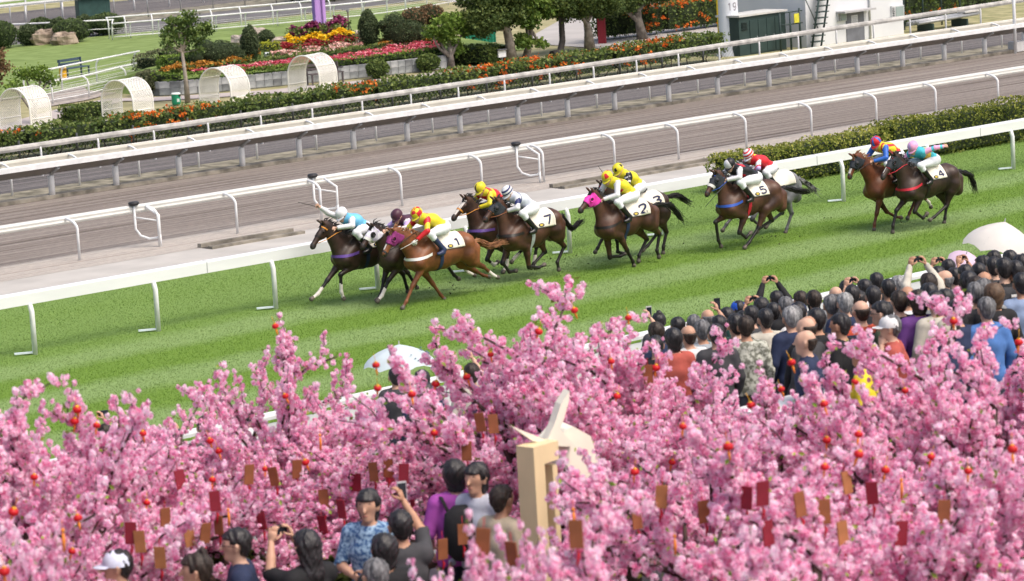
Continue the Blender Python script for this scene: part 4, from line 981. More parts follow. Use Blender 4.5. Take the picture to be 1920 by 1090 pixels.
# ------------------------------------------------------------------ bodies grown as one continuous skin from tapered bones
class Body:
    """smooth union of tapered capsules sampled on a grid, skinned with surface nets"""
    def __init__(s, h): s.h = h; s.p = []
    def cap(s, a, b, ra, rb=None, k=.03, mat=0, sy=1.0, sz=1.0):
        s.p.append((np.array(a, float), np.array(b, float), float(ra), float(ra if rb is None else rb), k, mat, sy, sz)); return s
    def grow(s):
        h = s.h; lo = np.min([np.minimum(p[0], p[1])-max(p[2], p[3])*max(1, p[6])-.06 for p in s.p], 0); hi = np.max([np.maximum(p[0], p[1])+max(p[2], p[3])*max(1, p[6])+.06 for p in s.p], 0)
        s.o = lo-h*2; n = np.ceil((hi-lo)/h).astype(int)+5; s.n = n
        F = np.full(n, 1.0, np.float32); D = np.full(n, 9.0, np.float32); M = np.zeros(n, np.int16)
        for a, b, ra, rb, k, mat, sy, sz in s.p:
            R = max(ra, rb)*max(1, sy, sz)+k+3*h
            i0 = np.maximum(((np.minimum(a, b)-R-s.o)/h).astype(int), 0); i1 = np.minimum(((np.maximum(a, b)+R-s.o)/h).astype(int)+2, n)
            ax = [s.o[i]+h*np.arange(i0[i], i1[i]) for i in range(3)]
            X = ax[0][:, None, None]-a[0]; Y = (ax[1][None, :, None]-a[1])/sy; Z = (ax[2][None, None, :]-a[2])/sz
            d = b-a; d = np.array([d[0], d[1]/sy, d[2]/sz]); dd = max(d@d, 1e-9)
            t = np.clip((X*d[0]+Y*d[1]+Z*d[2])/dd, 0, 1)
            q = (np.sqrt((X-t*d[0])**2+(Y-t*d[1])**2+(Z-t*d[2])**2)-(ra+(rb-ra)*t))*min(1, (sy+1)/2)
            sl = tuple(slice(i0[i], i1[i]) for i in range(3))
            f = F[sl]; u = np.clip(.5+.5*(f-q)/k, 0, 1); F[sl] = f*(1-u)+q*u-k*u*(1-u)
            w = q < D[sl]; D[sl] = np.where(w, q, D[sl]); M[sl] = np.where(w, mat, M[sl])
        s.F = F; s.M = M; return s
    def sample(s, P):
        """field value at points, trilinear"""
        g = (np.asarray(P)-s.o)/s.h; i = np.floor(g).astype(int); i = np.clip(i, 0, s.n-2); f = np.clip(g-i, 0, 1); r = 0
        for c in range(8):
            e = np.array([(c >> 2) & 1, (c >> 1) & 1, c & 1]); w = np.prod(np.where(e, f, 1-f), -1); j = i+e
            r = r+w*s.F[j[..., 0], j[..., 1], j[..., 2]]
        return r
    def march(s, O, Dr, far=.9, n=90):
        """outermost skin point on a ray that starts inside"""
        O = np.asarray(O, float); Dr = np.asarray(Dr, float); t = np.linspace(0, far, n)
        v = s.sample(O[:, None, :]+Dr[:, None, :]*t[None, :, None]); out = v > 0
        k = np.argmax(out, 1); k = np.where(out.any(1), np.maximum(k, 1), n-1); r = np.arange(len(O))
        a, b = v[r, k-1], v[r, k]; w = np.clip(a/np.where(np.abs(a-b) < 1e-9, -1, a-b), 0, 1)
        return O+Dr*(t[k-1]+w*(t[1]-t[0]))[:, None]
    def nets(s):
        F = s.F; ins = F < 0; c = ins[:-1, :-1, :-1].astype(np.int8)
        cnt = sum(ins[i:i+F.shape[0]-1, j:j+F.shape[1]-1, k:k+F.shape[2]-1].astype(np.int8) for i in (0, 1) for j in (0, 1) for k in (0, 1))
        A = np.argwhere((cnt > 0) & (cnt < 8)); m = len(A)
        cor = np.array([[(c >> 2) & 1, (c >> 1) & 1, c & 1] for c in range(8)])
        val = np.stack([F[A[:, 0]+e[0], A[:, 1]+e[1], A[:, 2]+e[2]] for e in cor], 1)
        acc = np.zeros((m, 3)); num = np.zeros(m)
        for a in range(8):
            for bit in (1, 2, 4):
                b = a | bit
                if b == a: continue
                x = (val[:, a] < 0) != (val[:, b] < 0); t = val[:, a]/np.where(x, val[:, a]-val[:, b], 1)
                acc += np.where(x[:, None], cor[a]+(cor[b]-cor[a])*t[:, None], 0); num += x
        V = s.o+(A+acc/num[:, None])*s.h
        idx = np.full(np.array(F.shape)-1, -1, np.int32); idx[A[:, 0], A[:, 1], A[:, 2]] = np.arange(m)
        Q = []
        for ax in range(3):
            e = np.zeros(3, int); e[ax] = 1; u, v = [(1, 2), (2, 0), (0, 1)][ax]
            sl0 = [slice(1, -1)]*3; sl0[ax] = slice(0, -1); sl1 = [slice(1, -1)]*3; sl1[ax] = slice(1, None)
            d = ins[tuple(sl0)] != ins[tuple(sl1)]; G = np.argwhere(d)
            off = np.ones(3, int); off[ax] = 0; G = G+off
            du = np.zeros(3, int); du[u] = 1; dv = np.zeros(3, int); dv[v] = 1
            qs = [G-du-dv, G-dv, G, G-du]
            q = np.stack([idx[x[:, 0], x[:, 1], x[:, 2]] for x in qs], 1)
            flip = ~ins[G[:, 0], G[:, 1], G[:, 2]]; q[flip] = q[flip][:, ::-1]; Q.append(q)
        Q = np.vstack(Q); Q = Q[(Q >= 0).all(1)]
        g = np.clip(np.round((V[Q].mean(1)-s.o)/s.h).astype(int), 0, s.n-1)
        s.V, s.Q, s.mi = V, Q, s.M[g[:, 0], g[:, 1], g[:, 2]]
        # vertex normals
        n = np.cross(V[Q[:, 2]]-V[Q[:, 0]], V[Q[:, 3]]-V[Q[:, 1]]); N = np.zeros_like(V)
        for j in range(4): np.add.at(N, Q[:, j], n)
        s.N = N/np.maximum(np.linalg.norm(N, axis=1, keepdims=True), 1e-9)
        return s
    def skin(s, name, mi=None): return np_mesh(name, s.V, s.Q, smooth=True, mi=s.mi if mi is None else mi)
    def shell(s, name, mask, off, mi=None):
        """a garment: the masked faces of the skin lifted off it, with a turned edge"""
        Q = s.Q[mask]
        if len(Q) == 0: return None
        ids, inv = np.unique(Q, return_inverse=True); q = inv.reshape(Q.shape); k = len(ids)
        V = s.V[ids]+s.N[ids]*off
        E = {}
        for f in q:
            for j in range(4):
                a, b = int(f[j]), int(f[(j+1) % 4])
                if (b, a) in E: del E[(b, a)]
                else: E[(a, b)] = 1
        V2 = s.V[ids]-s.N[ids]*.004
        rim = np.array([(b, a, a+k, b+k) for a, b in E], dtype=int).reshape(-1, 4)
        m2 = np.concatenate([mi[mask] if mi is not None else np.zeros(len(q), int), np.zeros(len(rim), int)])
        return np_mesh(name, np.vstack([V, V2]), np.vstack([q, rim]), smooth=True, mi=m2)
def ring_grid(P): # (a,b,3) -> verts, quads
    a, b, _ = P.shape; i = np.arange(a*b).reshape(a, b)
    return P.reshape(-1, 3), np.stack([i[:-1, :-1].ravel(), i[1:, :-1].ravel(), i[1:, 1:].ravel(), i[:-1, 1:].ravel()], 1)
def hand_mesh(curl=.5):
    """a right hand along +x, palm down: palm, four fingers of different lengths with bent knuckles, thumb from the side"""
    mb = MB(); mb.tube([(-.01, 0, 0), (.02, 0, 0), (.055, .002, 0), (.088, .002, 0)], [.024, .033, .042, .038], 8, flat=.42)
    for k, (y, L) in enumerate([(.030, .072), (.011, .082), (-.009, .076), (-.028, .060)]):
        p = Vector((.082, y, 0)); a = 0.0; pts = [p.copy()]
        for j, f in enumerate((.42, .33, .25)):
            a += curl*(.5 if j == 0 else .9); p = p+Vector((math.cos(a), 0, -math.sin(a)))*L*f; pts.append(p.copy())
        mb.tube(pts, [.0095, .009, .008, .006], 6)
    mb.tube([(.018, .028, -.002), (.045, .055, -.012), (.068, .058, -.028-.02*curl), (.085, .048, -.04-.02*curl)], [.013, .011, .0095, .007], 6)
    return mb.mesh('hand')
HANDS = {}
def add_hand(par, mat, p, d, palm=(0, 0, -1), curl=.6, side=1, name='hand'):
    me = HANDS.get((curl, side))
    if me is None:
        me = hand_mesh(curl)
        if side < 0:
            for v in me.vertices: v.co.y = -v.co.y
            me.flip_normals()
        HANDS[(curl, side)] = me
    o = link(name, me, par, [mat])
    x = Vector(d).normalized(); z = -(Vector(palm)-x*Vector(palm).dot(x)).normalized(); y = z.cross(x)
    o.matrix_local = Matrix(((x.x, y.x, z.x, p[0]), (x.y, y.y, z.y, p[1]), (x.z, y.z, z.z, p[2]), (0, 0, 0, 1)))
    return o
# ------------------------------------------------------------------ race horses
def coat(name, c, c2, rough=.42): return pm(name, c, rough, .2, 3.0, col2=c2, spec=.35, detail=6, bump=.35)
COATS = {
 'dark_bay': (coat('dark_bay_coat', (.024, .015, .012), (.058, .032, .023)), coat('black_points', (.012, .010, .010), (.022, .018, .017))),
 'bay': (coat('bay_coat', (.042, .019, .012), (.105, .047, .028)), MATS['black_points']),
 'brown': (coat('brown_coat', (.030, .016, .012), (.074, .036, .024)), MATS['black_points']),
 'chestnut': (coat('chestnut_coat', (.115, .040, .016), (.26, .095, .036)), coat('chestnut_leg', (.13, .045, .018), (.22, .080, .034))),
 'liver': (coat('liver_chestnut_coat', (.075, .026, .012), (.165, .056, .025)), coat('liver_leg', (.10, .034, .016), (.17, .058, .026))),
 'grey': (coat('dapple_grey_coat', (.10, .105, .115), (.29, .29, .31)), coat('steel_leg', (.06, .06, .065), (.12, .12, .13))),
}
M_SOCK = pm('white_sock', (.62, .58, .53), .7, .1, 10); M_HOOF = pm('hoof_horn', (.10, .085, .07), .5, .3, 8); M_MUZ = pm('dark_muzzle', (.03, .026, .026), .5, .3, 10)
M_MANE = pm('black_mane', (.012, .010, .010), .5, .3, 12); M_TACK = pm('dark_leather', (.02, .016, .014), .45, .2, 8); M_STEEL = pm('bright_steel', (.5, .5, .5), .3, .1, 5, metal=.8)
M_CLOTHW = pm('cream_saddle_cloth', (.74, .70, .60), .85, .05, 6); M_NUM = pm('navy_number', (.015, .02, .07), .7, .1, 6); M_GOLD = pm('gold_emblem', (.55, .42, .06), .6, .1, 9)
M_EYE = pm('dark_eye', (.008, .006, .006), .12, .1, 5, spec=.6)
def v2(p, y=0.0): return np.array([p[0], y, p[1]])
def lerp(a, b, t): return np.asarray(a)+(np.asarray(b)-np.asarray(a))*t
def strands(name, root, ctrl, n, spread, r0, mat, par, nseg=6):
    """hair as many thin tapering locks"""
    mb = MB(); ctrl = [np.asarray(c, float) for c in ctrl]
    for i in range(n):
        o = RNG.normal(0, 1, (len(ctrl), 3))*np.linspace(.25, 1, len(ctrl))[:, None]*spread
        k = random.uniform(.72, 1.05); pts = []
        for j in range(nseg+1):
            t = j/nseg*(len(ctrl)-1)*k; a = min(int(t), len(ctrl)-2); f = t-a
            pts.append(lerp(ctrl[a]+o[a], ctrl[a+1]+o[a+1], f))
        mb.tube(pts, [r0*(1-.85*j/nseg) for j in range(nseg+1)], 4, caps=False)
    return mb.build(name, mat, par)
def horse(label, spec):
    s = dict(W=(0, 1.4), C=(-.95, 1.36), T=(-1.35, 1.14), P=(.47, .96)); s.update(spec)
    W, C, T, N, K, P = [np.array(s[k], float) for k in 'WCTNKP']
    r = empty('racehorse', (s['X'], s['Y'], 0), math.pi, label, 'horse')
    m_coat, m_pt = COATS[s['coat']]; mats = [m_coat, m_pt, M_SOCK, M_HOOF, M_MUZ]
    B = Body(.021)
    # trunk
    Wz = W[1]; ga = v2((min(P[0]-.22, .18), Wz-.46)); gb = v2((W[0]-.38, Wz-.42)); gc = v2((C[0]+.28, C[1]-.34)); gd = v2((C[0]+.02, C[1]-.275)); ge = v2((T[0]+.20, T[1]-.17))
    B.cap(ga, gb, .29, .315, .05, sy=.80).cap(gb, gc, .315, .275, .05, sy=.84).cap(gc, gd, .265, .265, .06, sy=.92).cap(gd, ge, .255, .17, .06, sy=.95)
    B.cap(v2((W[0]+.05, Wz-.11)), v2((W[0]-.4, Wz-.16)), .10, .11, .07, sy=.7).cap(v2((W[0]-.35, Wz-.15)), v2((C[0], C[1]-.11)), .11, .11, .07, sy=.9)
    B.cap(v2((P[0]-.15, P[1])), v2((P[0]-.28, Wz-.35)), .155, .18, .06, sy=.9)
    for y in (-1, 1):
        B.cap(v2((W[0]+.02, Wz-.22), y*.10), v2((P[0]-.16, P[1]-.06), y*.14), .12, .125, .06)
        B.cap(v2((C[0]-.02, C[1]-.22), y*.12), v2((C[0]-.05, C[1]-.48), y*.15), .19, .16, .06)
        B.cap(v2((T[0]+.18, T[1]-.14), y*.09), v2((T[0]+.22, T[1]-.38), y*.13), .15, .13, .06)
    # neck and head
    dn = (N-K)/np.linalg.norm(N-K); L = np.linalg.norm(N-K); pr = np.array([dn[1], -dn[0]])
    if pr[1] > 0: pr = -pr
    poll = K+dn*.03+pr*.085; muz = N-dn*.045-pr*-.01
    nb1 = np.array([P[0]-.19, Wz-.33]); nb2 = np.array([W[0]+.16, Wz-.14])
    jaw = poll+pr*.05
    B.cap(v2(nb1), v2(lerp(nb1, jaw, .55)), .235, .145, .06, sy=.56).cap(v2(lerp(nb1, jaw, .55)), v2(jaw-dn*.02), .145, .10, .05, sy=.56)
    B.cap(v2(nb2), v2(lerp(nb2, poll, .5)+np.array([0, .012])), .125, .10, .06, sy=.5).cap(v2(lerp(nb2, poll, .5)), v2(poll-dn*.03), .10, .075, .05, sy=.55)
    B.cap(v2(poll), v2(lerp(poll, muz, .5)), .083, .070, .03, sy=.80).cap(v2(lerp(poll, muz, .45)), v2(muz), .070, .054, .03, sy=.80)
    B.cap(v2(poll+dn*.09+pr*.075), v2(poll+dn*.20+pr*.055), .088, .070, .035, sy=.58)
    B.cap(v2(muz-dn*.02), v2(muz+dn*.02+pr*.012), .056, .048, .02, 4, sy=.86).cap(v2(muz+pr*.05-dn*.03), v2(muz+pr*.055+dn*.005), .030, .024, .02, 4, sy=1.1)
    for y in (-1, 1):
        B.cap(v2(muz+dn*.025-pr*.01, y*.030), v2(muz+dn*.03, y*.034), .017, .017, .012, 4)
        B.cap(v2(poll+dn*.12-pr*.03, y*.058), v2(poll+dn*.16-pr*.028, y*.058), .026, .022, .02)
        e0 = K+dn*.015+pr*.02; B.cap(v2(e0, y*.045), v2(e0-pr*.10-dn*.01, y*.066), .028, .024, .02).cap(v2(e0-pr*.10-dn*.01, y*.066), v2(e0-pr*.165+dn*.0, y*.062), .024, .006, .01)
    # legs
    def leg(pts, y, fore, sock):
        p = [np.array(q, float) for q in pts]; m_low = 2 if sock else 1
        k = 1.0
        if fore:
            top = np.array([P[0]-.18, P[1]-.10]); B.cap(v2(top, y*1.05), v2(p[0], y), .115, .088, .05)
            f = lerp(p[0], p[1], .35); B.cap(v2(p[0], y), v2(f, y), .085, .068, .03).cap(v2(f, y), v2(p[1], y*.95), .066, .045, .03)
            kn = p[1]; B.cap(v2(kn+(p[0]-p[1])*.06, y*.95), v2(kn-(p[0]-p[1])*.05, y*.95), .050, .045, .02, 1 if s['coat'] != 'grey' else 1)
        else:
            hip = np.array([C[0]-.02, C[1]-.45]); B.cap(v2(hip, y*1.1), v2(p[0], y*1.15), .185, .125, .06)
            f = lerp(p[0], p[1], .4); B.cap(v2(p[0], y*1.1), v2(f, y), .12, .080, .04).cap(v2(f, y), v2(p[1], y*.9), .078, .046, .03)
            kn = p[1]; u = (p[0]-p[1])/max(np.linalg.norm(p[0]-p[1]), .01); B.cap(v2(kn+u*.02, y*.9), v2(kn-u*.01, y*.9), .052, .050, .02, 1)
        B.cap(v2(kn, y*.92), v2(p[2], y*.9), .037, .033, .015, 1 if not sock else 1)
        if sock: B.cap(v2(lerp(kn, p[2], .55), y*.91), v2(p[2], y*.9), .0365, .034, .012, 2)
        B.cap(v2(p[2], y*.9), v2(p[2]+(p[3]-p[2])*.1, y*.9), .043, .041, .012, m_low)
        B.cap(v2(p[2], y*.9), v2(lerp(p[2], p[3], .72), y*.9), .033, .034, .012, m_low)
        B.cap(v2(lerp(p[2], p[3], .78), y*.9), v2(p[3], y*.9), .040, .052, .01, 3)
    so = s.get('socks', '')
    leg(s['nf'], .125, True, 'a' in so); leg(s['ff'], -.125, True, 'b' in so); leg(s['nh'], .13, False, 'c' in so); leg(s['fh'], -.13, False, 'd' in so)
    B.grow().nets()
    link('body', B.skin('body'), r, mats)
    mane_m = M_MANE if s['coat'] not in ('chestnut', 'liver') else pm('chestnut_mane', (.17, .065, .025), .55, .25, 10, col2=(.33, .15, .065))
    # mane: short locks blown back along the crest
    mb = MB()
    for i in range(46):
        t = i/45; q = lerp(nb2+np.array([-.06, .115]), K+pr*.0-dn*.02, t); y0 = random.gauss(0, .014)
        d = np.array([-.10-.05*random.random(), random.gauss(.05, .03)])
        mb.tube([v2(q+np.array([.0, -.02]), y0), v2(q+d*.45+np.array([0, .03]), y0+random.gauss(0, .02)), v2(q+d, y0+random.gauss(0, .03))], [.017, .014, .004], 4, caps=False)
    for i in range(6): mb.tube([v2(K, random.gauss(0, .015)), v2(K+dn*.06-pr*.02, random.gauss(0, .02)), v2(K+dn*.13-pr*.012, random.gauss(0, .02))], [.014, .012, .004], 4, caps=False)
    mb.build('mane', mane_m, r)
    T2 = np.array(s.get('T2', T+np.array([-.32, -.10]))); T3 = np.array(s.get('T3', T+np.array([-.62, -.28])))
    tb = T+np.array([.10, -.03])
    strands('tail', tb, [v2(tb), v2(T+np.array([-.04, .0])), v2(lerp(T, T2, .55)), v2(T2), v2(lerp(T2, T3, .6)), v2(T3)], 95, .045, .016, mane_m if s['coat'] != 'grey' else pm('grey_tail', (.05, .05, .052), .6, .4, 10, col2=(.30, .30, .30)), r, 8)
    # eyes
    for y in (-1, 1): MB().lathe([(0, -.017), (.014, -.009), (.018, 0), (.014, .009), (0, .017)], 8, tuple(v2(poll+dn*.145-pr*.025, y*.076))).build('eye', M_EYE, r)
    # ---- tack laid onto the skin
    def band(name, mat, O, D, up, w, off, par=r, n=None):
        """strap: skin points from rays (O,D) widened along 'up'"""
        pts = []
        for k in (-.5, .5):
            Oo = np.asarray(O)+np.asarray(up)*k*w; q = B.march(Oo, D); pts.append(q+np.asarray(D)*off)
        return link(name, np_mesh(name, *ring_grid(np.stack(pts, 1)), smooth=True), par, [mat])
    ax = lambda x: np.array([x, 0, Wz-.40])
    def drape(x0, x1, a0, a1, nx, na, off, taper=0):
        X = np.linspace(x0, x1, nx); A = np.linspace(a0, a1, na); G = []
        for x in X:
            D = np.column_stack([np.zeros(na), np.sin(A), np.cos(A)]); q = B.march(np.tile(ax(x), (na, 1)), D, .7, 80); G.append(q+D*(off+.004*np.sin(A*7+x*19))[:, None] if hasattr(off, '__len__') is False else q)
        return np.array(G)
    cx0, cx1 = W[0]-.76, W[0]-.17
    G = drape(cx0, cx1, -1.26, 1.26, 20, 31, .016)
    for i in range(G.shape[0]): G[i, :, 2] += .0
    sc_me = np_mesh('saddle_cloth', *ring_grid(G), smooth=True); sc = link('saddle_cloth', sc_me, r, [M_CLOTHW])
    md = sc.modifiers.new('thickness', 'SOLIDIFY'); md.thickness = .012; md.offset = 1
    def on_cloth(u, v):   # u along the horse (0 = rear edge), v = angle from the top, near side positive
        D = np.array([[0, math.sin(v), math.cos(v)]]); q = B.march(ax(cx0+u)[None], D, .7, 80)[0]; return q+D[0]*.034
    if s.get('num'):
        nmb = MB(); chs = s['num']; hgt, wd = .52, .18
        for L, R in (stroke_strips(chs, .22) if chs.strip() else []):
            f = lambda p: on_cloth(.245-p[0]*wd, 1.12-p[1]*hgt)
            nmb.strip([f(p) for p in L], [f(p) for p in R])
        if nmb.v: nmb.build('number', M_NUM, sc)
        em = MB(); c0 = (.37, 1.10)
        for rad, mi, dz in ((.078, 0, 0), (.046, 1, .003)):
            em.cur = mi; ring = [on_cloth(c0[0]+rad*math.cos(w), c0[1]+rad*1.7*math.sin(w)) for w in np.linspace(0, 2*math.pi, 15)[:-1]]
            em.poly([q+np.array([0, dz, dz]) for q in ring])
        em.build('emblem', [M_NUM, M_GOLD], sc)
    # saddle, girth, stirrup
    sx = W[0]-.36; st = B.march(np.array([ax(sx)]), np.array([[0, 0, 1.]]))[0][2]
    MB().tube([(sx+.22, 0, st+.055), (sx+.12, 0, st+.03), (sx-.05, 0, st+.035), (sx-.16, 0, st+.07)], [.05, .10, .11, .06], 10, flat=.35).build('saddle', M_TACK, r)
    A = np.linspace(-math.pi, math.pi, 41); gx = W[0]-.17
    D = np.column_stack([np.zeros(41), np.sin(A), np.cos(A)]); band('girth', s.get('girth', M_TACK), np.tile(ax(gx), (41, 1)), D, (1, 0, 0), .085, .012)
    if s.get('breast'):
        ph = np.linspace(-1.9, 1.9, 31); zc = np.linspace(0, 1, 31); zz = Wz-.36+(P[1]+.02-(Wz-.36))*np.cos(ph/1.9*math.pi/2)**1.0
        O = np.column_stack([np.full(31, P[0]-.36), np.zeros(31), zz]); D = np.column_stack([np.cos(ph), np.sin(ph), np.zeros(31)])
        band('breastplate', s['breast'], O, D, (0, 0, 1), .055, .010)
    def head_ring(name, t, mat, w, tilt=0.0, a0=-math.pi, a1=math.pi, n=25, off=.007, par=r):
        A = np.linspace(a0, a1, n); c = lerp(poll, muz, t)+pr*.035; e1 = -pr+dn*tilt; e1 = e1/np.linalg.norm(e1)
        D = np.column_stack([e1[0]*np.cos(A), np.sin(A), e1[1]*np.cos(A)]); return band(name, mat, np.tile(v2(c), (n, 1)), D, v2(dn), w, off, par)
    bc = s.get('bridle', M_TACK)
    br = head_ring('bridle', .56, s.get('noseband', bc), .032)
    head_ring('browband', .13, s.get('brow', bc), .026, .0, -2.0, 2.0, par=br)
    head_ring('cheek_strap', .30, bc, .02, 1.2, par=br)
    for y in (-1, 1):
        MB().tube([v2(lerp(poll, muz, .80)+pr*.04, y*.05), v2(lerp(poll, muz, .5)+pr*.16, y*.07), v2(lerp(nb1, jaw, .62)+np.array([0, .06]), y*.11), v2((.34, Wz+.10), y*.09)], .008, 5).build('rein', s.get('rein', bc), r)
    if s.get('hood'):
        c = B.V[B.Q].mean(1); q = c[:, [0, 2]]-poll; tt = q@dn/np.linalg.norm(muz-poll); hh = q@pr
        mask = (tt > -.02) & (tt < .56) & (hh > -.13) & (hh < .21-.10*np.clip(tt, 0, 1)) & (np.abs(c[:, 1]) < .13)
        eyeq = np.linalg.norm(q-(dn*.145-pr*.02), axis=1); mask &= ~((eyeq < .045) & (np.abs(c[:, 1]) > .045)); mask &= ~((hh < -.075) & (tt < .2))
        hd = link('hood', B.shell('hood', mask, .009), r, [s['hood']])
        for y in (-1, 1):
            MB().tube([v2(poll+dn*.145-pr*.02+np.array([.05*math.cos(w), .05*math.sin(w)]), y*.082) for w in np.linspace(0, 2*math.pi, 13)], .013, 6).build('eye_ring', s.get('ringm', s['hood']), hd)
            if s.get('cup'): MB().lathe([(0, .03), (.035, .022), (.048, 0), (.05, -.01)], 10, tuple(v2(poll+dn*.13-pr*.02, y*.088)), Matrix.Rotation(-y*math.pi/2, 3, 'X')).build('blinker_cup', s['cup'], hd)
    if s.get('blaze'):
        t = np.linspace(.05, .86, 14); rows = []
        for y in (-1, -.33, .33, 1):
            O = np.array([v2(lerp(poll, muz, x)) for x in t]); a = y*s['blaze']; D = np.tile(np.array([-pr[0]*math.cos(a), math.sin(a), -pr[1]*math.cos(a)]), (14, 1)); rows.append(B.march(O, D)+D*.003)
        link('blaze', np_mesh('blaze', *ring_grid(np.stack(rows, 1)), smooth=True), r, [M_SOCK])
    if s.get('sheep'): head_ring('sheepskin_noseband', .60, s['sheep'], .06, off=.022)
    return r
def tm(name, c, rough=.6): return pm(name, c, rough, .06, 8)
T_ORANGE, T_PURPLE, T_BLUE, T_RED, T_GREYB = tm('orange_strap', (.60, .25, .04)), tm('purple_strap', (.12, .06, .28)), tm('blue_strap', (.03, .09, .42)), tm('red_strap', (.50, .02, .04)), tm('grey_strap', (.42, .46, .47))
T_WHITE, T_NAVY, T_LEATH = tm('white_strap', (.72, .71, .68)), tm('navy_strap', (.02, .035, .09)), tm('tan_strap', (.26, .09, .04))
H_DARK = pm('dark_hood_cloth', (.028, .034, .042), .8, .15, 20); H_PINK = pm('hot_pink_hood', (.80, .05, .42), .7, .08, 20); H_PURP = pm('magenta_hood', (.24, .03, .16), .7, .15, 14); H_LILAC = pm('lilac_white_hood', (.56, .50, .70), .75, .12, 14, col2=(.80, .79, .82))

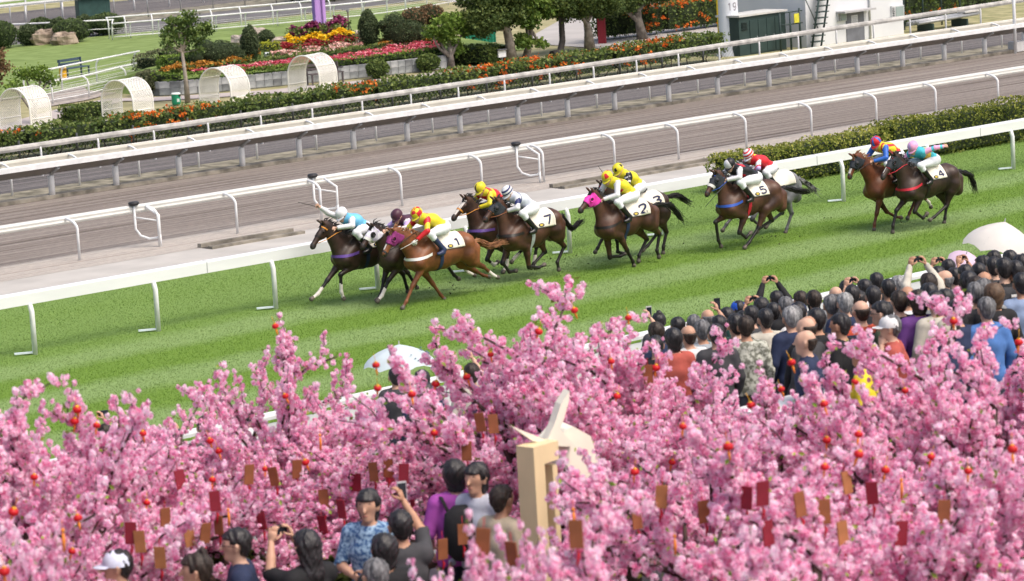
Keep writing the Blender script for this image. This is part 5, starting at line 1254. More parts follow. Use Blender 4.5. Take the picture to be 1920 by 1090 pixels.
HORSES = {
'H1': dict(X=38.81, Y=49.30, coat='dark_bay', N=(1.06, 1.25), K=(.73, 1.72), C=(-.92, 1.34), T=(-1.32, 1.12), P=(.49, .98), nf=[(.1, .78), (.46, .64), (.47, .28), (.42, .14)], ff=[(.28, .81), (.63, .52), (.89, .29), (1.06, .21)], nh=[(-.80, .74), (-1.14, .42), (-1.22, .14), (-1.24, .04)], fh=[(-1.05, .68), (-1.46, .38), (-1.62, .13), (-1.68, .04)], socks='ab', brow=T_ORANGE, breast=T_PURPLE, rein=T_ORANGE, girth=T_NAVY, num=' '),
'H2': dict(X=39.37, Y=48.55, coat='dark_bay', W=(0, 1.36), N=(.95, 1.2), K=(.64, 1.62), C=(-1.05, 1.30), T=(-1.45, 1.10), P=(.46, .93), nf=[(.1, .75), (.40, .49), (.60, .20), (.72, .11)], ff=[(.2, .76), (.34, .45), (.45, .18), (.56, .09)], nh=[(-1.1, .70), (-1.5, .55), (-1.68, .35), (-1.85, .26)], fh=[(-1.0, .7), (-1.35, .5), (-1.5, .3), (-1.62, .2)], hood=H_LILAC, ringm=M_BLACK, cup=None, socks='ac', sheep=T_WHITE),
'H3': dict(X=39.48, Y=47.79, coat='chestnut', W=(0, 1.38), N=(1.12, 1.12), K=(.86, 1.60), C=(-.89, 1.32), T=(-1.30, 1.09), T2=(-1.65, .90), T3=(-2.05, .95), P=(.51, .93), nf=[(.24, .80), (.53, .43), (.71, .15), (.82, .03)], ff=[(.08, .70), (-.19, .35), (-.37, .10), (-.45, .01)], nh=[(-1.0, .72), (-1.34, .55), (-1.59, .34), (-1.71, .28)], fh=[(-1.0, .66), (-1.34, .44), (-1.53, .33), (-1.68, .28)], socks='c', hood=H_PURP, cup=None, ringm=H_PURP, breast=T_WHITE, girth=T_NAVY, num='1', blaze=.35),
'H4': dict(X=42.39, Y=49.17, coat='brown', N=(1.05, 1.35), K=(.66, 1.76), P=(.56, 1.03), C=(-.9, 1.38), T=(-1.3, 1.15), nf=[(.09, .72), (.27, .42), (.09, .27), (-.02, .32)], ff=[(-.1, .70), (-.50, .42), (-.47, .18), (-.34, .04)], nh=[(-.85, .74), (-1.12, .50), (-1.02, .16), (-1.06, .03)], fh=[(-.75, .74), (-.95, .45), (-.70, .30), (-.60, .22)], socks='abcd', blaze=.85, rein=T_ORANGE, noseband=T_ORANGE, breast=T_PURPLE),
'H5': dict(X=42.27, Y=48.17, coat='bay', N=(.93, 1.38), K=(.58, 1.78), C=(-.84, 1.41), T=(-1.2, 1.2), T2=(-1.46, .89), T3=(-1.80, 1.06), P=(.51, 1.0), nf=[(-.05, .72), (-.11, .30), (-.38, .24), (-.54, .28)], ff=[(.2, .76), (.40, .44), (.23, .22), (.05, .22)], nh=[(-.86, .85), (-1.12, .59), (-.90, .28), (-.93, .12)], fh=[(-.66, .78), (-.78, .50), (-.46, .30), (-.38, .22)], hood=H_DARK, cup=M_BLACK, girth=T_GREYB, num='7', rein=T_LEATH, brow=T_LEATH, noseband=T_LEATH, breast=M_TACK),
'H6': dict(X=44.34, Y=47.52, coat='bay', N=(.97, 1.34), K=(.58, 1.73), C=(-.77, 1.38), T=(-1.22, 1.22), T2=(-1.66, 1.14), T3=(-2.02, .74), P=(.44, .92), nf=[(-.02, .72), (-.22, .38), (-.37, .13), (-.40, .03)], ff=[(.1, .70), (.06, .26), (-.23, .24), (-.41, .28)], nh=[(-.93, .81), (-1.18, .60), (-1.08, .26), (-1.13, .11)], fh=[(-.76, .76), (-1.03, .49), (-.78, .18), (-.76, .06)], hood=H_PINK, ringm=H_PINK, girth=T_NAVY, num='2', breast=M_TACK),
'H7': dict(X=45.48, Y=48.25, coat='dark_bay', N=(1.10, 1.30), K=(.75, 1.74), C=(-.80, 1.36), T=(-1.08, 1.19), T2=(-1.45, 1.20), T3=(-1.85, .95), P=(.5, .95), nf=[(.15, .72), (.5, .5), (.50, .24), (.36, .18)], ff=[(.3, .78), (.66, .60), (.86, .36), (.94, .28)], nh=[(-.78, .74), (-.95, .47), (-.84, .16), (-.82, .03)], fh=[(-.74, .72), (-.90, .42), (-.60, .20), (-.45, .12)], brow=T_RED, num='3'),
'H8': dict(X=47.50, Y=47.05, coat='bay', W=(0, 1.44), N=(.90, 1.29), K=(.58, 1.76), C=(-.99, 1.40), T=(-1.45, 1.17), T2=(-1.89, 1.04), T3=(-2.34, .96), P=(.48, .99), nf=[(-.10, .74), (.07, .40), (-.13, .26), (-.28, .34)], ff=[(.2, .78), (.53, .67), (.48, .27), (.41, .13)], nh=[(-.72, .80), (-.52, .42), (-.21, .14), (-.07, .05)], fh=[(-1.0, .80), (-1.19, .48), (-.86, .38), (-.70, .29)], hood=H_DARK, cup=M_BLACK, bridle=T_BLUE, noseband=T_WHITE, breast=T_BLUE, girth=T_RED, num='5', sheep=T_WHITE),
'H9': dict(X=49.21, Y=47.95, coat='grey', N=(1.05, 1.3), K=(.70, 1.70), C=(-.78, 1.36), T=(-1.16, 1.14), T2=(-1.46, .98), T3=(-1.78, .76), P=(.5, .95), nf=[(.2, .75), (.45, .45), (.25, .30), (.10, .38)], ff=[(.35, .75), (.75, .58), (1.02, .40), (1.15, .28)], nh=[(-.62, .74), (-.80, .42), (-.62, .10), (-.58, .02)], fh=[(-.66, .72), (-.74, .42), (-.38, .28), (-.20, .17)]),
'H10': dict(X=51.38, Y=46.36, coat='liver', N=(1.07, 1.23), K=(.86, 1.72), P=(.46, .90), nf=[(.22, .74), (.35, .37), (.43, .14), (.45, .03)], ff=[(.05, .66), (-.24, .32), (-.52, .17), (-.70, .13)], nh=[(-.9, .75), (-1.18, .55), (-1.38, .40), (-1.45, .28)], fh=[(-.95, .72), (-1.2, .45), (-1.0, .20), (-.92, .08)], hood=H_DARK, cup=M_BLACK, blaze=.6, brow=T_LEATH, socks='c'),
'H11': dict(X=51.44, Y=45.45, coat='dark_bay', N=(1.08, 1.27), K=(.66, 1.75), C=(-1.02, 1.34), T=(-1.45, 1.12), T2=(-1.86, .97), T3=(-2.0, .60), P=(.49, .93), nf=[(0, .74), (.19, .44), (-.08, .26), (-.22, .34)], ff=[(.15, .74), (.51, .50), (.65, .18), (.67, .04)], nh=[(-.98, .74), (-.88, .44), (-.45, .24), (-.30, .19)], fh=[(-.98, .70), (-1.14, .38), (-1.07, .12), (-1.04, .02)], hood=H_DARK, bridle=T_RED, rein=T_RED, breast=T_RED, blaze=.2, num='4'),
}
HL = {'H1': 'nearly black leading horse with white front socks and an orange browband', 'H2': 'dark horse in a lilac and white hood between the leader and the chestnut', 'H3': 'bright chestnut horse number 1 in a magenta hood with a flaxen-brown tail',
 'H4': 'brown horse with a broad white blaze and orange rein behind the chestnut', 'H5': 'bay horse number 7 in a dark hood with both knees folded', 'H6': 'bay horse number 2 in a hot pink hood', 'H7': 'dark horse with a red browband half hidden behind the pink-hooded one',
 'H8': 'bay horse number 5 with blue bridle, blue breastplate and red girth', 'H9': 'dapple grey horse half hidden behind number 5', 'H10': 'reddish chestnut horse in a dark hood at the rear of the field', 'H11': 'dark bay horse with red bridle and red breastplate, last of the field'}
for k, sp in HORSES.items(): horse(HL[k], sp)
# ------------------------------------------------------------------ jockeys
M_SKIN = pm('tan_skin', (.46, .25, .16), .55, .08, 10); M_SKIN2 = pm('light_skin', (.58, .36, .26), .55, .08, 10)
M_BREE = pm('white_breeches', (.70, .72, .76), .7, .05, 10); M_BOOT = pm('black_boot', (.012, .012, .014), .3, .2, 6, spec=.5)
def silk(n, c): return pm('silk_'+n, c, .45, .08, 9, spec=.4)
S = {n: silk(n, c) for n, c in dict(white=(.72, .72, .74), sky=(.16, .50, .74), maroon=(.075, .025, .045), yellow=(.72, .62, .03), red=(.62, .02, .03), navy=(.02, .03, .13), pale=(.62, .66, .76), black=(.014, .014, .018), blue=(.03, .14, .55), turq=(.06, .48, .58), pink=(.78, .36, .58), lilac=(.52, .38, .70), orange=(.75, .26, .05), gold=(.68, .45, .08)).items()}
def jockey(label, hs, Hc, St, body, sleeve, cap, body_pat=None, sleeve_pat=None, cap_pat=None, poseN=None, poseF=None, boots=None, gog=True, glove=None):
    r = empty('jockey', (hs['X'], hs['Y'], 0), math.pi, label, 'person', 'jockeys in the race')
    Wz = hs.get('W', (0, 1.4))[1]; H = np.array([Hc[0], 0, Hc[1]]); Sv = np.array([St[0]+.07, 0, St[1]+.0])
    B = Body(.017); dirT = H-Sv; shl = np.array([H[0]-.13, 0, H[2]-.11])
    mid = lerp(Sv, shl, .5)+np.array([-.02, 0, .04])
    B.cap(Sv, mid, .125, .125, .05, 1, sy=1.15).cap(mid, shl, .125, .115, .05, 1, sy=1.3)
    B.cap(Sv+np.array([-.03, -.07, -.01]), Sv+np.array([-.03, .07, -.01]), .115, .115, .05, 3)
    B.cap(shl+np.array([0, -.13, 0]), shl+np.array([0, .13, 0]), .075, .075, .05, 1)
    B.cap(shl+np.array([.03, 0, .03]), H+np.array([-.02, 0, -.05]), .055, .05, .03, 0)
    hd = np.array([.80, 0, -.60]); hp = np.array([.6, 0, .8])      # face looks ahead and down
    B.cap(H+np.array([-.015, 0, .0]), H+hd*.03-hp*.03, .095, .085, .02, 0, sy=.86).cap(H+hd*.03-hp*.05, H+hd*.075-hp*.10, .062, .045, .03, 0)
    B.cap(H+hd*.10-hp*.035, H+hd*.118-hp*.065, .012, .018, .015, 0)
    for y in (-1, 1): B.cap(H+np.array([-.005, y*.083, -.05]), H+np.array([-.015, y*.088, -.02]), .018, .018, .012, 0)
    hands = []
    for y, ps in ((1, poseN), (-1, poseF)):
        hip = Sv+np.array([.02, y*.10, -.03]); kn = np.array([.13, y*.27, Wz+.05]); ft = np.array([-.16, y*.31, Wz-.36]); ank = ft+np.array([-.02, 0, .06])
        B.cap(hip, lerp(hip, kn, .5), .105, .085, .05, 3).cap(lerp(hip, kn, .5), kn, .085, .062, .03, 3)
        cf = lerp(kn, ank, .3); B.cap(kn, cf, .058, .056, .03, 3).cap(cf, ank, .055, .042, .02, 4).cap(ank, ft+np.array([.05, 0, 0]), .042, .04, .02, 4).cap(ft+np.array([.0, 0, 0]), ft+np.array([.13, 0, -.01]), .042, .032, .02, 4)
        sh = shl+np.array([.0, y*.165, -.005])
        if ps: el, hn = [np.array(q, float) for q in ps]
        else: el = np.array([H[0]-.02, y*.265, lerp(shl, [0, 0, Wz+.1], .72)[2]]); hn = np.array([.36, y*.075, Wz+.12])
        B.cap(sh, el, .060, .046, .03, 2).cap(el, lerp(el, hn, .85), .046, .034, .02, 2).cap(lerp(el, hn, .85), hn, .030, .027, .015, 0)
        hands.append((hn, hn-el))
    B.grow().nets(); c = B.V[B.Q].mean(1); mi = B.mi
    link('body', B.skin('body', np.zeros(len(mi), int)), r, [M_SKIN2])
    pat = np.zeros(len(mi), int)
    if body_pat is not None: pat = np.where(mi == 1, body_pat(c[:, 0]-Sv[0], c[:, 1], c[:, 2]-Sv[2]), pat)
    link('silk_jacket', B.shell('silk_jacket', mi == 1, .010, pat), r, [S[b] for b in body])
    sp = np.zeros(len(mi), int)
    if sleeve_pat is not None: sp = sleeve_pat(np.linalg.norm(c-(shl+np.array([0, 0, 0])), axis=1), c[:, 1], c[:, 2])
    link('sleeves', B.shell('sleeves', mi == 2, .010, np.asarray(sp).astype(int)), r, [S[b] for b in sleeve])
    link('breeches', B.shell('breeches', mi == 3, .007), r, [M_BREE]); link('boots', B.shell('boots', mi == 4, .008), r, [boots or M_BOOT])
    for i, (hn, d) in enumerate(hands): add_hand(r, glove or M_SKIN2, hn, d, (0, -1 if i == 0 else 1, -.6), 1.3, 1 if i == 0 else -1)
    # helmet with peak
    hm = MB(); R = Matrix(((hp[2], 0, hp[0]), (0, 1, 0), (-hp[0], 0, hp[2])))
    n = 24; prof = [(.118, -.03), (.121, .0), (.120, .03), (.110, .065), (.088, .095), (.055, .114), (.02, .122), (.0, .123)]
    hc = H+hp*.01-hd*.02
    vs = []
    for q, z in prof:
        for j in range(n):
            w = 2*math.pi*j/n; vs.append(R @ Vector((q*1.08*math.cos(w), q*.92*math.sin(w), z)))
    o = len(hm.v); hm.v += [tuple(v+Vector(hc)) for v in vs]
    for i in range(len(prof)-1):
        for j in range(n):
            hm.f.append([i*n+j, i*n+(j+1) % n, (i+1)*n+(j+1) % n, (i+1)*n+j]); hm.sm.append(True)
            w = 2*math.pi*(j+.5)/n; hm.m.append(int(cap_pat(w, i/(len(prof)-2), j)) if cap_pat else 0)
    ch = hm.build('helmet', [S[b] for b in cap], r)
    L, Rr = [], []
    for w in np.linspace(-1.15, 1.15, 11):
        L.append(tuple(Vector(hc)+R @ Vector((.127*math.cos(w), .108*math.sin(w), -.025)))); Rr.append(tuple(Vector(hc)+R @ Vector((.127*math.cos(w)+.055*math.cos(w*1.2), .112*math.sin(w), -.045))))
    pk = MB().strip(L, Rr).build('peak', [S[cap[0]]], ch); pk.modifiers.new('t', 'SOLIDIFY').thickness = .006
    if gog:
        gm = MB(); gm.tube([Vector(H)+Vector(hd*.085*math.cos(w)-hp*.028)+Vector((0, .088*math.sin(w), 0)) for w in np.linspace(-1.45, 1.45, 11)], .020, 6, flat=.8); gm.build('goggles', pm('dark_goggle', (.02, .015, .015), .12, .1, 5, spec=.7), r)
    return r
def whip(label, hs, a, b, col=(.02, .02, .022)):
    o = MB().tube([a, lerp(a, b, .25), b], [.010, .008, .005], 6).build('whip', pm('whip_'+str(col[0]), col, .5), None, (hs['X'], hs['Y'], 0)); o.rotation_euler = (0, 0, math.pi); tag(o, label, 'whip', 'riding whips')
HH = HORSES
rings = lambda k, ph=0: (lambda w, t, j: int((t*k+ph)) % 2)
jockey('jockey in sky blue jacket and white cap raising a whip on the leading horse', HH['H1'], (.25, 1.82), (-.34, 1.50), ['sky'], ['white'], ['white'], poseF=((.42, -.22, 1.86), (.66, -.18, 2.02)), poseN=((.2, .27, 1.60), (.48, .09, 1.58)))
whip('thin black whip raised by the rider in the white cap', HH['H1'], (.60, -.18, 1.99), (1.22, -.12, 2.18))
jockey('jockey in dark maroon cap and jacket crouched behind the leader', HH['H2'], (.0, 1.72), (-.55, 1.45), ['maroon', 'lilac'], ['white', 'lilac'], ['maroon'], sleeve_pat=lambda d, y, z: (np.sin(d*30) > .2))
jockey('jockey in yellow jacket with red and yellow checked cap on the bright chestnut', HH['H3'], (.22, 1.82), (-.48, 1.49), ['yellow', 'red'], ['red', 'yellow'], ['yellow', 'red'], body_pat=lambda x, y, z: ((np.abs(x-.42) < .05) & (np.abs(y) < .06) & (z > .1)).astype(int), sleeve_pat=lambda d, y, z: ((d > .26) & (d < .36)).astype(int), cap_pat=lambda w, t, j: ((j//4)+int(t*2.99)) % 2, boots=pm('navy_boot', (.03, .04, .10), .4, .2, 6), glove=T_WHITE, poseN=((.20, .28, 1.50), (.40, .17, 1.33)))
whip('short white whip held low beside the chestnut neck', HH['H3'], (.30, .20, 1.36), (.86, .22, 1.22), (.66, .66, .62))
jockey('jockey in red and yellow jacket with a red-striped yellow cap and dark goggles', HH['H4'], (.25, 1.89), (-.34, 1.54), ['red', 'yellow', 'black'], ['red', 'yellow'], ['yellow', 'maroon'], body_pat=lambda x, y, z: np.where(np.abs(np.sin(x*8+1)) < .3, 1, np.where((z > .2) & (x > .42), 1, 0)), sleeve_pat=lambda d, y, z: (d > .2).astype(int), cap_pat=lambda w, t, j: 1 if (abs(math.sin(w)) < .28) else 0)
jockey('jockey in pale navy-banded jacket and ringed white cap on number 7', HH['H5'], (.26, 1.88), (-.42, 1.50), ['pale', 'navy'], ['white', 'navy'], ['white', 'navy'], body_pat=lambda x, y, z: ((np.abs(x-.40) < .035)).astype(int), sleeve_pat=lambda d, y, z: (np.sin(d*34-1.2) > .3).astype(int), cap_pat=lambda w, t, j: 1 if int(t*7) in (1, 3) else 0)
jockey('jockey in yellow jacket and white sleeves with red hearts on a yellow cap', HH['H6'], (.13, 1.95), (-.60, 1.52), ['yellow', 'red'], ['white'], ['yellow', 'red'], body_pat=lambda x, y, z: ((np.abs(np.sin(x*9)) < .22) & (np.abs(y) > .03) & (np.abs(y) < .13) & (x > .3)).astype(int), cap_pat=lambda w, t, j: 1 if (j % 8 in (2, 3, 4) and .25 < t < .7) else 0, gog=False)
jockey('jockey in yellow with black and white diamond sleeves and starred yellow cap', HH['H7'], (.27, 1.95), (-.36, 1.55), ['yellow', 'black'], ['black', 'white'], ['yellow', 'black'], body_pat=lambda x, y, z: ((np.abs(x-.33) < .03)).astype(int), sleeve_pat=lambda d, y, z: ((np.sin(d*40)*np.sin(z*40)) > 0).astype(int), cap_pat=lambda w, t, j: 1 if (j % 6 in (1, 2) and .3 < t < .62) else 0, gog=False)
whip('thin black whip held upright in front of the starred cap', HH['H7'], (.52, .1, 1.62), (.92, .1, 2.12))
jockey('jockey in black and red jacket and black and white cap on number 5', HH['H8'], (.15, 1.86), (-.64, 1.51), ['black', 'red'], ['white', 'orange'], ['black', 'white'], body_pat=lambda x, y, z: ((x > .36) & (x < .56) & (y < .12)).astype(int), cap_pat=lambda w, t, j: 1 if math.cos(w) > .45 else 0)
whip('thin dark whip trailing below the black and white cap', HH['H8'], (.40, .12, 1.50), (1.25, .32, 1.12), (.03, .04, .04))
jockey('jockey in red jacket with striped sleeves and a ringed red and white cap', HH['H9'], (.36, 1.84), (-.34, 1.50), ['red', 'yellow'], ['white', 'red', 'lilac'], ['white', 'red'], body_pat=lambda x, y, z: ((np.abs(x-.5) < .04) & (np.abs(y) < .1)).astype(int), sleeve_pat=lambda d, y, z: np.where(d > .33, 2, (np.sin(d*42) > 0).astype(int)), cap_pat=lambda w, t, j: 1 if int(t*7) in (0, 2, 4) else 0)
jockey('jockey in yellow and red striped jacket, blue sleeves and a blue-striped red cap', HH['H10'], (.16, 1.91), (-.56, 1.58), ['yellow', 'red'], ['blue'], ['red', 'blue'], body_pat=lambda x, y, z: (np.sin(y*60) > .35).astype(int), cap_pat=lambda w, t, j: 1 if (j % 6) < 2 else 0)
jockey('jockey in turquoise jacket and pink cap reaching one arm back with a whip', HH['H11'], (.04, 1.82), (-.65, 1.49), ['turq', 'gold'], ['pink', 'turq'], ['pink', 'lilac'], body_pat=lambda x, y, z: ((np.abs(x-.3) < .07) & (y > .06)).astype(int), sleeve_pat=lambda d, y, z: (np.sin(d*38) > .5).astype(int), cap_pat=lambda w, t, j: 1 if (j % 7 in (0, 1) and t > .2) else 0, poseN=((-.30, .34, 1.79), (-.53, .40, 1.80)), boots=M_BOOT)
whip('short whip swung behind the rider in the pink cap', HH['H11'], (-.50, .40, 1.80), (-.82, .42, 1.86))

# bits of turf thrown up behind the hooves
tc_ = MB(); random.seed(5)
for k, sp in HORSES.items():
    for i in range(9):
        x = sp['X']+random.uniform(.2, 2.6); y = sp['Y']+random.uniform(-.35, .35); z = abs(random.gauss(0, .16))+.03; r_ = random.uniform(.012, .03)
        vs = [(x+random.uniform(-1, 1)*r_*1.4, y+random.uniform(-1, 1)*r_*1.4, z+random.uniform(-1, 1)*r_) for _ in range(4)]; tc_.add(vs, [(0, 1, 2), (0, 2, 3), (0, 3, 1), (1, 3, 2)])
tag(tc_.build('turf_clods', pm('turf_clod', (.045, .05, .02), .95, .4, 20)), kind='stuff')
# ------------------------------------------------------------------ terraces and the crowd
PLZ = 2.70
def terrace(x, y):
    if y <= 22.3: return PLZ
    if y >= 35.9: return 0.0
    return round((35.9-y)/(35.9-22.3)*PLZ/.18)*.18
def slope(x, y): return PLZ if y <= 22.3 else (0.0 if y >= 35.9 else (35.9-y)/(35.9-22.3)*PLZ)
mb = MB(); ns = 15
ys = [22.3+(35.9-22.3)*k/ns for k in range(ns+1)]
for k in range(ns):
    z = PLZ*(1-(k+.5)/ns); mb.box((45, (ys[k]+ys[k+1])/2, z/2-.3), (90, ys[k+1]-ys[k], z+.6))
tag(mb.build('terrace_steps', M_STEP), kind='structure')
tag(MB().box((40, 13.15, PLZ/2-.3), (100, 18.28, PLZ+.6)).build('plaza_floor', M_PLAZA), kind='structure')

def person_body(h, pose):
    """standing figure 1.70 m tall facing +x; pose gives elbows and hands; returns the grown skin"""
    B = Body(h); P = pose; dx = P.get('lean', 0.0); hd = np.array([.03+dx*1.25, 0, 1.605])
    pel = np.array([0, 0, .95]); che = np.array([dx*.6, 0, 1.24]); nk = np.array([dx, 0, 1.42])
    f = P.get('fat', 1.0)
    B.cap(pel, che, .112*f, .118*f, .05, 1, sy=1.38).cap(che, nk+np.array([0, 0, -.05]), .118*f, .095, .05, 1, sy=1.45).cap(nk+np.array([-.005, -.15, -.03]), nk+np.array([-.005, .15, -.03]), .066, .066, .05, 1)
    B.cap(nk, hd+np.array([-.01, 0, -.06]), .056, .054, .03, 0)
    B.cap(hd+np.array([-.018, 0, .035]), hd+np.array([.012, 0, .03]), .094, .088, .02, 0, sy=.86).cap(hd+np.array([.02, 0, .0]), hd+np.array([.045, 0, -.075]), .074, .046, .03, 0, sy=.92)
    B.cap(hd+np.array([.098, 0, .02]), hd+np.array([.118, 0, -.015]), .010, .017, .012, 0).cap(hd+np.array([.086, -.016, -.056]), hd+np.array([.086, .016, -.056]), .012, .012, .012, 0)
    B.cap(hd+np.array([.075, 0, -.094]), hd+np.array([.082, 0, -.09]), .020, .016, .02, 0)
    for y in (-1, 1): B.cap(hd+np.array([-.005, y*.082, -.03]), hd+np.array([-.012, y*.092, .018]), .014, .018, .01, 0)
    hands = []
    for y, key in ((1, 'L'), (-1, 'R')):
        sh = nk+np.array([-.005, y*.175, -.045]); el, hn = [np.array(q, float) for q in P[key]]
        el = el*np.array([1, y, 1]); hn = hn*np.array([1, y, 1])
        B.cap(sh, el, .058*f, .045, .035, 2).cap(el, lerp(el, hn, .5), .044, .038, .02, 2 if P.get('long') else 0).cap(lerp(el, hn, .5), hn, .036, .026, .015, 2 if P.get('long') else 0)
        hands.append((hn, hn-el, y))
        hip = np.array([0, y*.085, .92]); kn = np.array([.02, y*.10, .50]); an = np.array([-.01, y*.10, .09])
        B.cap(hip, kn, .092*f, .058, .04, 3).cap(kn, an, .056, .040, .02, 3).cap(an+np.array([0, 0, -.035]), an+np.array([.14, y*.02, -.052]), .042, .036, .02, 4)
    B.grow().nets(); B.hd = hd; B.hands = hands
    return B
POSES = {
 'down': dict(L=((-.03, .25, 1.13), (.10, .24, .90)), R=((-.03, .25, 1.13), (.10, .24, .90)), long=True),
 'short': dict(L=((-.03, .26, 1.14), (.14, .22, .96)), R=((-.03, .26, 1.14), (.14, .22, .96)), fat=1.08),
 'up': dict(L=((.24, .20, 1.40), (.34, .105, 1.62)), R=((.24, .20, 1.40), (.34, .105, 1.62))),
 'high': dict(L=((.20, .22, 1.58), (.32, .110, 1.80)), R=((.20, .22, 1.58), (.32, .110, 1.80)), long=True),
 'one': dict(L=((-.03, .26, 1.14), (.14, .22, .96)), R=((.24, .21, 1.50), (.36, .10, 1.74))),
 'chin': dict(L=((.16, .22, 1.16), (.15, .06, 1.44)), R=((.0, .26, 1.14), (.24, .05, 1.10)), lean=.03, fat=1.05),
 'bag': dict(L=((.02, .26, 1.12), (.22, .10, 1.12)), R=((.02, .26, 1.12), (.22, .10, 1.08))),
}
ARCH = {}
def hair_mesh(B, style, h):
    """hair as its own grown shell over the skull, cut away from the face"""
    hd = B.hd; q = Body(h)
    th = {'crew': .012, 'short': .016, 'long': .018, 'bun': .020, 'bald': .010, 'perm': .028, 'bob': .018}[style]
    q.cap(hd+np.array([-.022, 0, .040]), hd+np.array([.008, 0, .040]), .094+th, .086+th, .02, 0, sy=.88)
    if style in ('short', 'crew', 'bald'): q.cap(hd+np.array([-.060, 0, .02]), hd+np.array([-.055, 0, -.045]), .058, .046, .03, 0, sy=1.1)
    if style in ('long',): q.cap(hd+np.array([-.05, 0, .02]), hd+np.array([-.085, 0, -.22]), .088, .075, .03, 0, sy=1.15); q.cap(hd+np.array([-.085, 0, -.2]), hd+np.array([-.09, 0, -.33]), .070, .03, .03, 0, sy=1.2)
    if style in ('bob', 'perm'): q.cap(hd+np.array([-.035, 0, .02]), hd+np.array([-.04, 0, -.075]), .090, .072, .03, 0, sy=1.1)
    if style == 'bun': q.cap(hd+np.array([-.06, 0, .02]), hd+np.array([-.055, 0, -.04]), .055, .045, .03, 0); q.cap(hd+np.array([-.055, 0, .135]), hd+np.array([-.06, 0, .15]), .045, .04, .015, 0)
    q.grow()
    ax = [q.o[i]+h*np.arange(q.n[i]) for i in range(3)]
    X = ax[0][:, None, None]-hd[0]; Y = ax[1][None, :, None]-hd[1]; Z = ax[2][None, None, :]-hd[2]
    wig = .007*np.sin(X*95+Y*60+Z*25)*np.sin(Z*80+Y*75)+.004*np.sin(X*160-Z*60)
    cut = np.maximum(X-(.035+.0*Z), -(Z-.052)+np.clip(-(X+.0)*.9, -.05, .09)*1.0)     # below the hairline in front and round the ears
    face = np.minimum((X-.045), .062-Z); face2 = np.minimum(X+.028, .030-Z)
    F = q.F+wig
    F = np.maximum(F, np.minimum(.062-Z+.0*X, X-.040)); F = np.maximum(F, np.minimum(.005-Z, X+(.030 if style not in ('bob', 'long', 'perm') else .0)))
    if style in ('short', 'crew', 'bald'): F = np.maximum(F, np.minimum(np.minimum(np.abs(Y)-.064, .026-Z), X+.042))
    if style == 'bald': F = np.maximum(np.maximum(F, Z-.050), X+.012+.5*np.clip(Z-.0, 0, .1))
    q.F = F.astype(np.float32); q.nets()
    return np_mesh('hair', q.V, q.Q, smooth=True)
def arch(pose, h=.021):
    key = (pose, h)
    if key in ARCH: return ARCH[key]
    B = person_body(h, POSES[pose]); m = B.mi; P = POSES[pose]
    zf = B.V[B.Q].mean(1)[:, 2]
    d = dict(B=B, body=B.skin('body', np.zeros(len(m), int)), shirt=B.shell('shirt', ((m == 1) & (zf > .86)) | (m == 2) | ((m == 3) & (zf > .86)), .014), trousers=B.shell('trousers', ((m == 3) | (m == 1)) & (zf < .93), .006), shoes=B.shell('shoes', m == 4, .008), hair={}, h=h)
    zc = B.V[B.Q].mean(1)
    ARCH[key] = d
    return d
HAIRM = {'black': pm('black_hair', (.019, .017, .018), .42, .5, 34, spec=.45, bump=.8, stretch=(1, 1, .25)), 'dark': pm('dark_brown_hair', (.030, .021, .016), .5, .5, 34, bump=.8, stretch=(1, 1, .25)), 'brown': pm('brown_hair', (.10, .06, .035), .55, .3, 30), 'grey': pm('grey_hair', (.12, .12, .125), .6, .6, 34, bump=.8, stretch=(1, 1, .25)), 'silver': pm('silver_hair', (.25, .25, .25), .6, .5, 34, bump=.8, stretch=(1, 1, .25))}  # stretched noise puts streak highlights into the hair colour
M_JEAN = pm('dark_trousers', (.03, .035, .055), .85, .2, 10); M_SHOE = pm('dark_shoe', (.02, .02, .022), .6, .2, 8)
SKINS = [M_SKIN, M_SKIN2, pm('warm_skin', (.52, .30, .205), .55, .06, 10)]
M_PHONE = pm('black_phone_case', (.015, .015, .018), .3, .1, 5, spec=.5); M_SCREEN = pm('dark_screen', (.02, .025, .035), .08, .2, 12, spec=.6); M_SILVERP = pm('silver_phone_case', (.55, .55, .56), .3, .05, 5)
def cloth(col, name=None): return pm('cloth_%d_%d_%d' % tuple(int(c*255) for c in col), col, .85, .16, 7, bump=.55, detail=3)
NPH = [0]
def phone(loc, rz, label, land=True, silver=False, group=None):
    w, hh = (.15, .076) if land else (.076, .15)
    o = empty('phone', loc, rz, label, 'phone', group)
    MB().box((0, 0, 0), (.012, w, hh)).build('case', M_SILVERP if silver else M_PHONE, o); MB().box((-.0075, 0, 0), (.004, w*.88, hh*.84)).build('screen', M_SCREEN, o)
    return o
